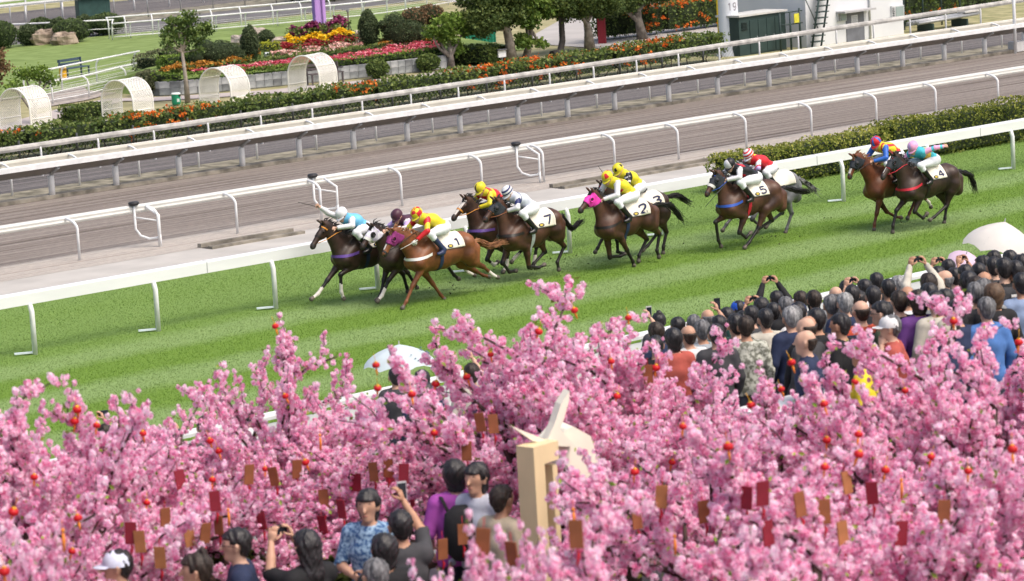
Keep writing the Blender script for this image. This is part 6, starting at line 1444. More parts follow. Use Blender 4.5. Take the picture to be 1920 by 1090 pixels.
def person(label, px, py, head_z=1.63, pose='down', shirt=(.02, .02, .022), hair='black', style='short', face=49.0, scale=1.0, hi=False, group=None, cap=None, glasses=False, ground=None, skin=None, extra=None, stripes=None, loc=None, ph=None):
    """a spectator whose head is seen at (px, py) in the survey; stands on the terrace below it"""
    hz = head_z*scale
    if loc is None:
        p = at_f(px, py, lambda x, y: (ground if ground is not None else slope(x, y))+hz, 9, 60); gz = p.z-hz
    else: p = Vector(loc); gz = loc[2]
    r = empty('person', (p.x, p.y, gz), math.radians(face), label, 'person', group); r.scale = (scale,)*3
    d = arch(pose, .014 if hi else .021); B = d['B']; sk = skin or SKINS[(int(px)*7+int(py)) % 3]
    link('body', d['body'], r, [sk])
    sm = stripes or cloth(shirt)
    link('shirt', d['shirt'], r, [sm]); link('trousers', d['trousers'], r, [M_JEAN]); link('shoes', d['shoes'], r, [M_SHOE])
    if style:
        if style not in d['hair']: d['hair'][style] = hair_mesh(B, style, .012 if hi else .016)
        link('hair', d['hair'][style], r, [HAIRM[hair]])
    hd = B.hd
    for y in (-1, 1):
        MB().lathe([(0, -.006), (.010, -.003), (.012, 0), (.010, .003), (0, .006)], 8, (hd[0]+.083, y*.033, hd[2]+.018), Matrix.Rotation(math.pi/2, 3, 'Y')).build('eye', M_EYE, r)
        if hi: MB().tube([(hd[0]+.082, y*.018, hd[2]+.040), (hd[0]+.088, y*.034, hd[2]+.045), (hd[0]+.074, y*.052, hd[2]+.040)], .005, 5).build('eyebrow', HAIRM['black'], r)
    if hi: MB().tube([(hd[0]+.092, -.022, hd[2]-.056), (hd[0]+.101, 0, hd[2]-.054), (hd[0]+.092, .022, hd[2]-.056)], [.003, .006, .003], 6).build('mouth', pm('lip', (.36, .12, .10), .5), r)
    for hn, dr, y in B.hands: add_hand(r, sk, hn, (.12, -y*.32, 1) if pose in ('up', 'high', 'one') and hn[2] > 1.4 else dr, (.55, -y, -.1) if pose in ('up', 'high', 'one') and hn[2] > 1.4 else (-.2, -y, 0), .7 if hn[2] > 1.4 else .45, -y)
    if glasses:
        g_ = MB()
        for y in (-1, 1):
            g_.tube([(hd[0]+.100, y*.033+.022*math.cos(w), hd[2]+.018+.018*math.sin(w)) for w in np.linspace(0, 2*math.pi, 11)], .0025, 4); g_.tube([(hd[0]+.098, y*.055, hd[2]+.02), (hd[0]+.0, y*.088, hd[2]+.015)], .003, 4)
        g_.tube([(hd[0]+.102, -.012, hd[2]+.02), (hd[0]+.102, .012, hd[2]+.02)], .0025, 4); g_.build('glasses', M_BLACK, r)
    if cap:
        cm = cloth(cap); c = MB(); c.lathe([(.114, .02), (.116, .05), (.108, .085), (.082, .115), (.045, .132), (0, .138)], 18, (hd[0]-.008, 0, hd[2]), Matrix.Diagonal((1, .88, 1))); k = c.build('cap', cm, r)
        L = [(hd[0]-.008+.112*math.cos(w), .098*math.sin(w), hd[2]+.032) for w in np.linspace(-1.1, 1.1, 9)]; R_ = [(hd[0]-.008+.112*math.cos(w)+.075*math.cos(w), .098*math.sin(w), hd[2]+.014) for w in np.linspace(-1.1, 1.1, 9)]
        b_ = MB().strip(L, R_).build('cap_brim', cm, k); b_.modifiers.new('t', 'SOLIDIFY').thickness = .006
    if ph or pose in ('up', 'high', 'one'):
        hn = B.hands[1][0]; yy = 0 if pose != 'one' else -.10
        lp = Vector((hn[0]+.035, yy, hn[2]+.075)); w = r.matrix_basis @ lp if False else Matrix.Translation(r.location) @ Matrix.Rotation(math.radians(face), 4, 'Z') @ (lp*scale)
        lab = ph[0] if isinstance(ph, tuple) else 'phone held up towards the track by a spectator in the crowd'
        phone(w, math.radians(face), lab, not (isinstance(ph, tuple) and len(ph) > 1 and ph[1] == 'tall'), isinstance(ph, tuple) and len(ph) > 2, None if isinstance(ph, tuple) else 'phones held up in the crowd')
    return r
M_PRINT = pm('blue_printed_shirt', (.06, .16, .38), .85, .3, 34, col2=(.34, .50, .66), lo=.42, hi=.6)
M_CAMO = pm('pale_camouflage', (.22, .23, .18), .85, .3, 22, col2=(.52, .53, .46), lo=.42, hi=.58)
def stripe_mat():
    m = bpy.data.materials.new('striped_polo'); m.use_nodes = True; nt = m.node_tree; N = nt.nodes; L = nt.links
    tc = N.new('ShaderNodeTexCoord'); sp = N.new('ShaderNodeSeparateXYZ'); L.new(tc.outputs['Object'], sp.inputs[0])
    a = N.new('ShaderNodeMath'); a.operation = 'MULTIPLY_ADD'; a.inputs[1].default_value = 4.2; a.inputs[2].default_value = .15; L.new(sp.outputs['Z'], a.inputs[0])
    fr = N.new('ShaderNodeMath'); fr.operation = 'FRACT'; L.new(a.outputs[0], fr.inputs[0])
    cr = N.new('ShaderNodeValToRGB'); cr.color_ramp.interpolation = 'CONSTANT'; L.new(fr.outputs[0], cr.inputs[0])
    e = cr.color_ramp.elements; e[0].color = (.50, .07, .03, 1); e[1].position = .34; e[1].color = (.02, .03, .07, 1); x = e.new(.62); x.color = (.6, .6, .6, 1); x = e.new(.78); x.color = (.02, .03, .07, 1)
    L.new(cr.outputs[0], N['Principled BSDF'].inputs['Base Color']); N['Principled BSDF'].inputs['Roughness'].default_value = .85
    return m
def z8(x, y): return 1480+x/3.027, 400+y/3.027
def z7(x, y): return 1160+x/3.405, 400+y/3.405
BK, NV, WH, GR, BE, OL, RD, BL, CH, TE = (.015, .015, .017), (.022, .032, .075), (.66, .66, .66), (.20, .21, .22), (.50, .47, .40), (.045, .06, .035), (.42, .09, .07), (.07, .17, .42), (.05, .05, .055), (.02, .07, .06)
CROWD = [
 # label, zoomed head position, kwargs
 ('woman with long black hair pressed to the crowd rail', z8(325, 430), dict(style='long', shirt=CH)),
 ('dark-haired spectator in white at the rail, left of the black-shirted man', z8(430, 425), dict(shirt=WH, pose='up')),
 ('spiky black-haired man in black shirt near the crowd rail', z8(497, 385), dict(shirt=BK)),
 ('tall man with thick crew cut beside the pale blue hood', z8(563, 425), dict(style='crew', shirt=BK)),
 ('grey-haired man in grey jacket behind the front rows', z8(240, 520), dict(hair='grey', shirt=GR)),
 ('silver-haired man in navy jacket beside the striped polo', z8(318, 508), dict(hair='silver', shirt=NV)),
 ('dark-haired man in grey top shading his eyes at the rail', z8(143, 490), dict(hair='dark', shirt=GR)),
 ('short dark-haired spectator in white beside the rail', z8(68, 492), dict(shirt=WH)),
 ('balding man in orange, navy and white striped polo', z8(410, 552), dict(style='bald', hair='dark', stripes='S', pose='short')),
 ('man in black sweater seen in left profile', z8(300, 630), dict(shirt=BK, face=105, style='crew')),
 ('dark-haired man in black leather jacket', z8(158, 602), dict(shirt=BK, face=60)),
 ('man with thinning dark hair behind the navy-shirted man', z8(105, 650), dict(style='bald', hair='dark', shirt=CH, face=95)),
 ('balding man in navy shirt seen in left profile', z8(105, 722), dict(style='bald', hair='dark', shirt=NV, face=128, pose='short')),
 ('man in glasses and dark green jacket looking left', z8(537, 562), dict(shirt=OL, face=120, glasses=True)),
 ('man in white cap and red polo with a hand at his chin', z8(605, 640), dict(style='crew', hair='grey', shirt=RD, face=128, pose='chin', cap=WH)),
 ('grey-haired man in bright yellow shirt', z8(425, 790), dict(hair='grey', style='crew', shirt=(.74, .60, .03), face=118, pose='short')),
 ('brown-haired man with close cropped back in black shirt', z8(625, 500), dict(hair='dark', style='crew', shirt=BK)),
 ('spectator in a loose white jacket', z8(672, 468), dict(shirt=WH, hair='dark', style='bald')),
 ('woman with bobbed dark hair in purple', z8(735, 497), dict(style='bob', hair='dark', shirt=(.12, .04, .20))),
 ('dark-haired man in pale grey shirt behind the phone holder', z8(797, 458), dict(shirt=GR, face=75)),
 ('long-haired woman holding her phone over the rail', z8(792, 395), dict(style='long', hair='dark', shirt=BE, pose='high')),
 ('black-haired spectator at the rail filming with both hands', z8(905, 310), dict(shirt=CH, pose='up')),
 ('bald man looking left above the blossoms', z8(890, 372), dict(style='bald', hair='grey', shirt=GR, face=110)),
 ('dark-haired man in cream shirt', z8(835, 502), dict(shirt=BE, face=66)),
 ('black-haired head between the phone holders at the rail', z8(1003, 345), dict(shirt=BK)),
 ('black bobbed head behind the bald man', z8(1020, 388), dict(style='bob', shirt=CH)),
 ('man in glasses and black shirt holding up his phone', z8(1105, 290), dict(shirt=BK, face=95, glasses=True, pose='up')),
 ('broad man in black T-shirt with a small white mark', z8(1222, 312), dict(shirt=BK, pose='short', scale=1.04)),
 ('person with permed brown hair in black', z8(1165, 465), dict(style='perm', hair='brown', shirt=BK)),
 ('grey-black haired man in bright blue shirt', z8(1122, 540), dict(hair='grey', style='short', shirt=BL)),
 ('silver-haired head behind the permed hair', z8(1105, 432), dict(hair='grey', shirt=GR)),
 ('grey-haired head left of the permed hair', z8(1058, 452), dict(hair='grey', style='crew', shirt=CH)),
 ('spectator in a cream cap among the blossoms', z8(915, 660), dict(style='crew', shirt=NV, cap=(.62, .57, .45), face=120)),
 ('man in glasses with black hair at the right edge', z8(1328, 285), dict(shirt=BK, face=110, glasses=True)),
 ('thin-haired head beside the T-shirted man', z8(1110, 385), dict(style='bald', hair='dark', shirt=BK)),
 ('black-haired head low at the rail beside the phones', z8(846, 352), dict(shirt=NV)),
 ('black-haired head behind the cream shirt', z8(888, 492), dict(shirt=BK)),
 ('spectator in a dark flat cap under the cream umbrella', z8(1165, 258), dict(style='crew', shirt=BK, cap=(.05, .045, .04))),
 ('grey-haired man at the left of the leather jacket', z8(28, 582), dict(hair='grey', shirt=NV)),
 ('spectator in a navy cap with white shirt', z8(55, 560), dict(style='crew', shirt=WH, cap=NV)),
 ('balding head low at the rail beside the long black hair', z8(266, 462), dict(style='bald', hair='grey', shirt=GR)),
 ('spectator in a pale blue hooded top', z8(625, 408), dict(style='bob', hair='silver', shirt=(.30, .38, .52))),
 ('woman with a black topknot at the crowd rail', z7(258, 690), dict(style='bun', shirt=CH)),
 ('black-haired spectator beside the topknot', z7(380, 722), dict(shirt=BK)),
 ('balding dark head at the front of the crowd above the blossoms', z7(450, 775), dict(style='bald', hair='dark', shirt=WH)),
 ('grey head above the front of the blossoms', z7(482, 705), dict(hair='grey', style='crew', shirt=GR)),
 ('grey thin-haired man at the rail', z7(572, 665), dict(style='bald', hair='grey', shirt=GR)),
 ('grey-haired man with pale collar near the phone holder', z7(535, 745), dict(hair='grey', shirt=(.30, .33, .36))),
 ('spectator in dark green holding a phone upright', z7(645, 715), dict(shirt=TE, pose='one', ph=('black phone held upright above the dark green shirt', 'tall'))),
 ('dark head behind the upright phone', z7(695, 660), dict(shirt=CH)),
 ('spectator in a bright blue cap at the rail', z7(770, 612), dict(style='crew', shirt=NV, cap=(.02, .09, .50))),
 ('brown-haired man in pale camouflage shirt', z7(812, 722), dict(hair='dark', stripes=M_CAMO)),
 ('dark head left of the fluffy black hair', z7(850, 650), dict(shirt=CH)),
 ('fluffy black-haired spectator at the rail', z7(915, 600), dict(style='perm', shirt=BK, pose='up')),
 ('man with black crew cut in beige shirt', z7(940, 672), dict(style='crew', shirt=BE)),
 ('tall grey-black haired man in dark jacket', z7(1070, 592), dict(hair='grey', shirt=BK)),
 ('silver-haired man in dark coat', z7(1102, 665), dict(hair='silver', shirt=NV)),
 ('dark-haired spectator in white near the rail', z7(1165, 555), dict(hair='dark', shirt=WH)),
 ('black-haired head at the rail right of the raised phone', z7(1245, 550), dict(shirt=GR, style='bob')),
 ('dark-haired man at the rail raising a phone sideways', z7(1010, 548), dict(shirt=BK, pose='high')),
 ('black bobbed spectator low behind the blossoms', z7(352, 800), dict(style='bob', shirt=RD)),
 ('dark-haired woman filming with a silver phone at the rail', z7(242, 755), dict(hair='dark', style='bob', shirt=NV, pose='one', ph=('silver phone held upright above the navy sleeve', 'tall', 1))),
 ('dark head between the silver hair and the leather jacket', z7(1215, 720), dict(style='bald', hair='dark', shirt=BK)),
 ('black-haired spectator at the far right in a grey top', z8(1320, 400), dict(shirt=(.25, .33, .5))),
 ('black-haired head behind the cream umbrella stem', z8(1255, 260), dict(shirt=BK)),
 ('dark head beside the man in glasses', z8(1060, 420), dict(shirt=BK, hair='dark')),
 ('black-haired head in front of the blue shirt', z8(955, 555), dict(shirt=NV)),
 ('grey-haired man beside the pale rail at the left', (322, 808), dict(hair='grey', style='bald', shirt=BK, pose='short', scale=1.05)),
 ('black-haired spectator left of the grey-haired man at the rail', (258, 812), dict(shirt=NV)),
 ('dark-haired spectator right of the grey-haired man at the rail', (385, 800), dict(hair='dark', shirt=CH)),
 ('spectator raising a phone at the rail on the far left', (198, 812), dict(hair='dark', shirt=CH, pose='one', ph=('phone held up beside the leftmost spectator at the rail',))),
 ('spectator in dark top holding a child behind the lower left blossoms', (338, 850), dict(hair='black', shirt=BK)),
 ('dark head under the pale blue umbrella', (742, 706), dict(shirt=CH)),
 ('black-haired head right of the pale blue umbrella', (792, 712), dict(shirt=NV)),
 ('spectator in cream among the blossoms left of the gold sculpture', (885, 700), dict(hair='dark', shirt=BE, pose='one', ph=('small phone held up above the blossoms beside the pale umbrella',))),
 ('black-haired woman partly hidden by blossoms beside the cream top', (925, 712), dict(style='bob', shirt=NV)),
 ('black-haired spectator behind the blossoms below the pale umbrella', (800, 738), dict(shirt=CH)),
 ('dark-capped spectator at the rail behind the left blossoms', (462, 776), dict(style='crew', shirt=WH, cap=CH)),
]
SM = stripe_mat()
for lb, (x, y), kw in CROWD:
    kw = dict(kw); kw.setdefault('face', random.uniform(48, 74)); 
    if kw.get('stripes') == 'S': kw['stripes'] = SM
    person(lb, x, y, group='spectators on the terraces', **kw)
taken = [xy for _, xy, _ in CROWD]; random.seed(77); nfill = 0; tries = 0
while nfill < 12 and tries < 4000:
    tries += 1
    x = random.uniform(1230, 1915); t_ = (x-1230)/690
    y = random.uniform(630-150*t_, 652-145*t_)
    if min(math.hypot((x-a)*1.0, (y-b)*1.3) for a, b in taken) < 17: continue
    taken.append((x, y)); nfill += 1
    person('black-haired spectator in a dark top, half hidden in the dense crowd', x, y, group='half hidden spectators in the crowd', face=random.uniform(45, 80), style=random.choice(['crew', 'short']), hair='black', shirt=random.choice([BK, CH]), scale=random.uniform(.95, 1.02))
# white mark on the black T-shirt is a small badge; umbrellas, fan and counter
def umbrella(label, px, py, Y, rad, ht, col, rz=0, tilt=(0, 0), n=8):
    p = at_Y(px, py, Y); r = empty('umbrella', tuple(p), rz, label, 'umbrella'); r.rotation_euler = (tilt[0], tilt[1], rz)
    vs = [(0, 0, 0)]; rings_ = 6
    for i in range(1, rings_+1):
        t = i/rings_
        for j in range(n*3):
            w = 2*math.pi*j/(n*3); sc_ = 1-.06*abs(math.sin(w*n/2))*t; rr = rad*math.sin(t*1.25)/math.sin(1.25)*sc_; vs.append((rr*math.cos(w), rr*math.sin(w), -ht*(.6*t+.4*(1-math.cos(t*1.35))/(1-math.cos(1.35)))+.05*rad/.5*abs(math.sin(w*n/2))*t**1.5))
    m = n*3; fs = [(0, 1+j, 1+(j+1) % m) for j in range(m)] + [(1+(i-1)*m+j, 1+i*m+j, 1+i*m+(j+1) % m, 1+(i-1)*m+(j+1) % m) for i in range(1, rings_) for j in range(m)]
    c = MB().add(vs, fs, True).build('canopy', pm('umbrella_'+label[:10], col, .6, .04, 4, trans=.3), r)
    for j in range(n):
        w = 2*math.pi*j/n+math.pi/n*0; MB().tube([(rad*math.sin(t*1.25)/math.sin(1.25)*math.cos(w), rad*math.sin(t*1.25)/math.sin(1.25)*math.sin(w), -ht*(.6*t+.4*(1-math.cos(t*1.35))/(1-math.cos(1.35)))-.006) for t in np.linspace(0, 1, 6)], .004, 4).build('rib', M_GALV, r)
    MB().tube([(0, 0, .05), (0, 0, -.62)], .008, 6).build('shaft', M_GALV, r)
    return r
ub = umbrella('pale blue umbrella with small dark dots at the crowd rail', 748, 646, 33.5, .52, .30, (.66, .76, .80), .3)
db = MB()
for k in range(16):
    a, t = random.uniform(3.6, 5.6), random.uniform(.45, .85); rr = .50*math.sin(t*1.25)/math.sin(1.25); db.box((rr*math.cos(a), rr*math.sin(a), -.30*(.6*t+.4*(1-math.cos(t*1.35))/(1-math.cos(1.35)))+.05), (.022, .022, .008))
db.build('dots', pm('umbrella_dot', (.12, .18, .25), .7), ub)
umbrella('cream umbrella tilted over the crowd at the right edge', 1884, 416, 28.6, .55, .40, (.76, .73, .68), .2, (.2, .1))
fan = umbrella('pale pink umbrella half hidden behind raised phones', 1812, 476, 31.0, .26, .16, (.74, .56, .70), .1, (.5, -.2))
ct = at_Y(1500, 768, 21.4); CH_ = ct.z-PLZ
cn = empty('counter', (ct.x, ct.y, PLZ), 0, 'long red counter with a white top behind the blossoms', 'counter')
MB().box((1.0, .3, CH_/2-.03), (2.6, .55, CH_-.06)).build('front', pm('red_panel', (.40, .015, .04), .6, .1, 3), cn); MB().box((1.0, .3, CH_-.03), (2.7, .65, .05)).build('top', pm('white_counter_top', (.72, .72, .72), .5), cn)
badge = [o for o in COL.objects if o.get('label', '').startswith('broad man in black')][0]
MB().box((-.165, -.06, 1.34), (.006, .07, .03)).build('white_mark', T_WHITE, badge)
# ------------------------------------------------------------------ pink blossom trees of the foreground
def petal_mat():
    m = leafmat('pink_blossom', (.74, .11, .32), (.99, .93, .96), (.98, .62, .81), rough=.75, trans=.54, spec=.15); return m
M_BLOS = petal_mat(); M_BUD = leafmat('young_leaf', (.14, .26, .03), (.42, .55, .10), trans=.3); M_TWIG = pm('blossom_branch', (.075, .050, .040), .85, .3, 8, bump=.4)
def blossom_arch(seed, up=1.0, n_limb=6, droop=0.0):
    """one artificial peach tree 3 m tall: wood, flowers (pompoms of cupped petals), a few young leaves"""
    st = random.getstate(); random.seed(seed); rg = np.random.default_rng(seed)
    mb = MB(); limb(mb, (0, 0, 0), (random.uniform(-.1, .1), random.uniform(-.1, .1), .95), .10, .075, .06)
    C = []; Dn = []
    def along(pts, step, t0, jit):
        L = sum((b-a).length for a, b in zip(pts[:-1], pts[1:])); n = max(2, int(L/step))
        for i in range(n):
            t = t0+(1-t0)*(i+rg.uniform())/n; k = t*(len(pts)-1); a = min(int(k), len(pts)-2); p = pts[a].lerp(pts[a+1], k-a)
            C.append((p.x+rg.normal()*jit, p.y+rg.normal()*jit, p.z+rg.normal()*jit))
    for i in range(n_limb):
        w = 2*math.pi*(i+random.uniform(-.3, .3))/n_limb; el = random.uniform(.45, 1.1)*up if i else 1.45; L = random.uniform(.95, 1.35) if i else 1.55
        a = Vector((0, 0, random.uniform(.65, .95))); b = a+Vector((math.cos(w)*math.cos(el), math.sin(w)*math.cos(el), math.sin(el)))*L
        p1 = limb(mb, a, b, .055, .028, .16)
        along(p1, .040, .35, .035)
        for j in range(7):
            q = p1[random.randint(1, 5)]; w2 = w+random.uniform(-1.3, 1.3); e2 = random.uniform(.15, 1.35)*up-droop; L2 = random.uniform(.5, .95)
            c = q+Vector((math.cos(w2)*math.cos(e2), math.sin(w2)*math.cos(e2), math.sin(e2)))*L2
            p2 = limb(mb, q, c, .022, .010, .14, n=4, seg=5)
            along(p2, .030, .08, .036)
            for k in range(5):
                q2 = p2[random.randint(1, 4)]; w3 = w2+random.uniform(-1.4, 1.4); e3 = random.uniform(.1, 1.5)*up-droop; L3 = random.uniform(.22, .52)
                d = q2+Vector((math.cos(w3)*math.cos(e3), math.sin(w3)*math.cos(e3), math.sin(e3)))*L3
                p3 = limb(mb, q2, d, .008, .004, .12, n=2, seg=4)
                along(p3, .0255, .05, .030)
    C = np.array(C); n = len(C); NP = 10
    R = .032*rg.uniform(.7, 1.35, n)
    # petals as cupped patches round a soft ball
    g = np.arange(NP)+.5; ph = np.arccos(1-2*g/NP); th = math.pi*(1+5**.5)*g
    d0 = np.column_stack([np.cos(th)*np.sin(ph), np.sin(th)*np.sin(ph), np.cos(ph)])
    q = rg.normal(size=(n, 4)); q /= np.linalg.norm(q, axis=1, keepdims=True); w_, x_, y_, z_ = q.T
    Rm = np.stack([np.stack([1-2*(y_*y_+z_*z_), 2*(x_*y_-z_*w_), 2*(x_*z_+y_*w_)], 1), np.stack([2*(x_*y_+z_*w_), 1-2*(x_*x_+z_*z_), 2*(y_*z_-x_*w_)], 1), np.stack([2*(x_*z_-y_*w_), 2*(y_*z_+x_*w_), 1-2*(x_*x_+y_*y_)], 1)], 1)
    d = np.einsum('nij,kj->nki', Rm, d0)+rg.normal(0, .16, (n, NP, 3)); d /= np.linalg.norm(d, axis=2, keepdims=True)
    t = np.cross(d, rg.normal(size=(n, NP, 3))); t /= np.linalg.norm(t, axis=2, keepdims=True); u = np.cross(d, t)
    r = R[:, None, None]; c = C[:, None, :]; k_ = rg.uniform(.75, 1.1, (n, NP, 1))
    V = np.stack([c+d*.60*r*k_-t*.62*r, c+d*.92*r*k_+u*.58*r, c+d*1.0*r*k_+t*.62*r, c+d*.80*r*k_-u*.58*r], 2).reshape(-1, 3)
    base = rg.uniform(-.38, .26, n)[:, None, None]; pv = np.broadcast_to(np.array([.12, .72, .95, .62])[None, None, :], (n, NP, 4))+base+rg.normal(0, .16, (n, NP, 1))
    F = np.arange(len(V)).reshape(-1, 4)
    flowers = np_mesh('blossoms', V, F, np.clip(pv, 0, 1).ravel()); flowers.materials.append(M_BLOS)
    k = rg.integers(0, n, n//7); lf = leaf_mesh('leaves', C[k]+rg.normal(0, .03, (len(k), 3)), .055, aspect=.3); lf.materials.append(M_BUD)
    wood = mb.mesh('trunk'); wood.materials.append(M_TWIG)
    random.setstate(st); zt = float(np.percentile(C[:, 2], 99.97))
    return wood, flowers, lf, zt, C
BA = [blossom_arch(11), blossom_arch(23, 1.0, 7), blossom_arch(37, .85, 7), blossom_arch(41, 1.1, 6), blossom_arch(59, .7, 8)]
# (top of the crown in the survey x, y, distance Y, archetype, turn, width, label)
BT = [
 (95, 706, 21.6, 0, .3, .9, 'pink blossom tree at the left edge with a dark forked trunk'),
 (-190, 770, 19.6, 1, 1.0, .8, 'pink blossom tree cut off by the left edge'),
 (140, 718, 21.4, 2, .3, .8, 'pink blossom tree at the left with its right-hand sprays over the turf'),
 (28, 732, 21.2, 1, .3, .8, 'pink blossom tree in the left corner beside the turf'),
 (235, 800, 20.8, 2, 2.0, 1.0, 'low pink blossom tree beside the grey-haired man at the rail'),
 (375, 720, 22.2, 3, .8, .8, 'pink blossom tree with two thin sprays reaching over the turf'),
 (525, 590, 22.3, 1, 2.6, .85, 'tall pink blossom tree left of the pale blue umbrella'),
 (615, 780, 21.6, 0, 4.0, .75, 'pink blossom tree directly below the pale blue umbrella'),
 (800, 800, 21.0, 4, 1.2, .95, 'pink blossom tree behind the woman in purple'),
 (990, 612, 21.6, 2, 5.0, .7, 'pink blossom tree behind the gold sculpture, left side'),
 (1065, 522, 21.4, 3, 3.3, 1.05, 'tallest pink blossom tree, above the gold sculpture'),
 (1035, 580, 21.9, 1, 4.1, .8, 'pink blossom tree just left of the tallest spray'),
 (1110, 620, 21.0, 0, .5, .8, 'bushy pink blossom tree right of the tallest spray'),
 (1185, 590, 20.8, 0, 1.9, 1.0, 'pink blossom tree where the blossom meets the crowd'),
 (1330, 690, 19.4, 4, .4, .75, 'pink blossom tree below the topknot and raised phones'),
 (1425, 680, 18.8, 1, 3.9, .9, 'pink blossom tree below the beige-shirted man'),
 (1550, 740, 17.6, 2, 2.2, .8, 'low pink blossom tree in front of the red counter'),
 (1690, 675, 17.4, 0, 5.2, .8, 'pink blossom tree below the man in the white cap'),
 (1485, 735, 18.2, 0, 2.2, .7, 'slim pink blossom tree below the navy-shirted man in profile'),
 (1625, 745, 17.8, 3, 1.2, .7, 'slim pink blossom tree below the yellow shirt'),
 (1795, 545, 17.6, 3, .1, 1.0, 'tall pink blossom tree at the right beside the blue shirt'),
 (1915, 640, 16.6, 1, 1.5, 1.0, 'pink blossom tree cut off by the right edge'),
 (1330, 770, 17.0, 2, 2.4, .7, 'pink blossom tree to the right of the gold sculpture'),
 (1360, 800, 15.6, 4, 2.8, 1.0, 'pink blossom tree with a long bare branch at the lower centre right'),
 (1570, 845, 14.8, 0, 3.0, 1.0, 'front pink blossom tree below the counter'),
 (1760, 800, 14.6, 1, 4.4, 1.05, 'front pink blossom tree near the lower right corner'),
 (1900, 830, 13.8, 2, 5.5, 1.0, 'front pink blossom tree in the lower right corner'),
 (880, 962, 14.2, 1, 1.1, .6, 'small near blossom spray below the woman in purple'),
 (975, 985, 14.4, 4, 2.9, .6, 'near blossom tree in front of the sculpture foot'),
 (1880, 600, 17.2, 0, 2.0, .9, 'pink blossom tree covering the blue-shirted man at the right'),
 (1180, 940, 14.0, 0, 4.9, .8, 'near blossom tree at the bottom right of centre'),
 (-110, 930, 17.2, 0, 3.5, .6, 'near blossom tree at the lower left corner'),
 (430, 850, 21.6, 4, 5.9, .9, 'blossom tree behind the man in glasses hung with plaques'),
 (600, 800, 21.9, 2, .7, .95, 'blossom tree with a slanting trunk behind the woman in blue'),
 (760, 830, 22.2, 0, 2.4, .9, 'blossom tree hung with plaques behind the two women'),
]
for (x, y, Y, a, rz, wd, lb) in BT:
    wood, fl, lf, zt, C = BA[a]
    if 200 < x < 830 and Y > 20: Y += 1.2
    # the twig that stands highest in view is the one that was surveyed at (x, y); find the stem below it
    q = at_Y(x, y, Y); s = (q.z-PLZ)/zt; fx, fy = math.cos(_a), math.sin(_a)
    def tip_of(s):
        k = wd*max(s, .8); ox = k*(C[:, 0]*math.cos(rz)-C[:, 1]*math.sin(rz)); oy = k*(C[:, 0]*math.sin(rz)+C[:, 1]*math.cos(rz))
        return ox, oy, int(np.argmax(C[:, 2]*s+.175*(fx*ox+fy*oy)+.06*(fy*ox-fx*oy)))
    best = None
    for turn in range(16):          # turn the tree so that its highest twig stands over the middle of the crown
        rz = turn*math.pi/8; lo_, hi_ = .2, 2.0
        for _ in range(18):
            s = (lo_+hi_)/2; ox, oy, j = tip_of(s)
            if PLZ+s*C[j, 2] > q.z: hi_ = s
            else: lo_ = s
        ox, oy, j = tip_of(lo_); off = fy*ox-fx*oy; e = abs(off[j]-np.median(off))+.02*((turn+int(x)) % 5)
        if best is None or e < best[0]: best = (e, rz, lo_)
    rz, s = best[1:]; ox, oy, j = tip_of(s)
    p = Vector((q.x-ox[j], q.y-oy[j], q.z)); k = wd*max(s, .8)
    t = empty('blossom_tree', (p.x, p.y, PLZ), rz, lb, 'blossom tree', 'pink blossom trees'); t.scale = (k, k, s)
    link('trunk', wood, t); o = link('blossoms', fl, t); tag(o, kind='stuff'); o = link('leaves', lf, t); tag(o, kind='stuff')
# ------------------------------------------------------------------ gold paper-fold sculpture
def slab(mb, pix, Y, th, dirv=(.35, 1.0)):
    P = [at_Y(x, y, Y) for x, y in pix]; d = Vector((dirv[0], dirv[1], 0)).normalized()*th; n = len(P)
    vs = [p for p in P]+[p+d for p in P]
    return mb.add([v-SCO for v in vs], [tuple(range(n))[::-1], tuple(range(n, 2*n))]+[(i, (i+1) % n, n+(i+1) % n, n+i) for i in range(n)])
M_GOLDP = pm('pale_gold_paint', (.72, .58, .34), .55, .05, 3); M_IVORY = pm('ivory_paint', (.80, .75, .62), .6, .04, 3)
SCO = at_Y(1000, 990, 18.6); SCO = Vector((SCO.x, SCO.y, PLZ))
scu = empty('folded_paper_sculpture', SCO, 0, 'gold and ivory angular folded-paper animal sculpture among the blossoms', 'sculpture')
def post_box(mb, px, ytop, Y, w, dpt, zbot, rz):
    p = at_Y(px, ytop, Y); h = p.z-zbot
    mb.box(Vector((p.x, p.y, zbot+h/2))-SCO, (w, dpt, h), rz=rz)
RZS = math.radians(9)
ux = Vector((math.cos(RZS), math.sin(RZS), 0)); uy = Vector((-math.sin(RZS), math.cos(RZS), 0))
a = at_Y(1000, 840, 18.6); zt_ = a.z
m_ = MB(); m_.box(a+ux*.065+uy*.09-Vector((0, 0, (zt_-PLZ)/2))-SCO, (.13, .18, zt_-PLZ), rz=RZS); m_.build('front_leg', M_GOLDP, scu)
m_ = MB(); m_.box(a+ux*.225+uy*.09-Vector((0, 0, .08))-SCO, (.19, .178, .155), rz=RZS); m_.build('shoulder_beam', M_GOLDP, scu)
m_ = MB(); m_.box(a+ux*.29+uy*.10-Vector((0, 0, (zt_-PLZ)/2+.1))-SCO, (.06, .15, zt_-PLZ-.2), rz=RZS); m_.build('rear_leg', M_GOLDP, scu)
slab(MB(), [(1000, 828), (958, 799), (1040, 832)], 18.75, .10).build('tail_flap', M_IVORY, scu)
slab(MB(), [(1022, 836), (1040, 795), (1052, 758), (1068, 733), (1067, 752), (1058, 785), (1050, 805), (1080, 838)], 18.8, .12).build('raised_ear', M_IVORY, scu)
slab(MB(), [(1040, 832), (1062, 806), (1075, 800), (1108, 818), (1122, 868), (1100, 900), (1062, 880)], 18.9, .35).build('body_fold', M_IVORY, scu)

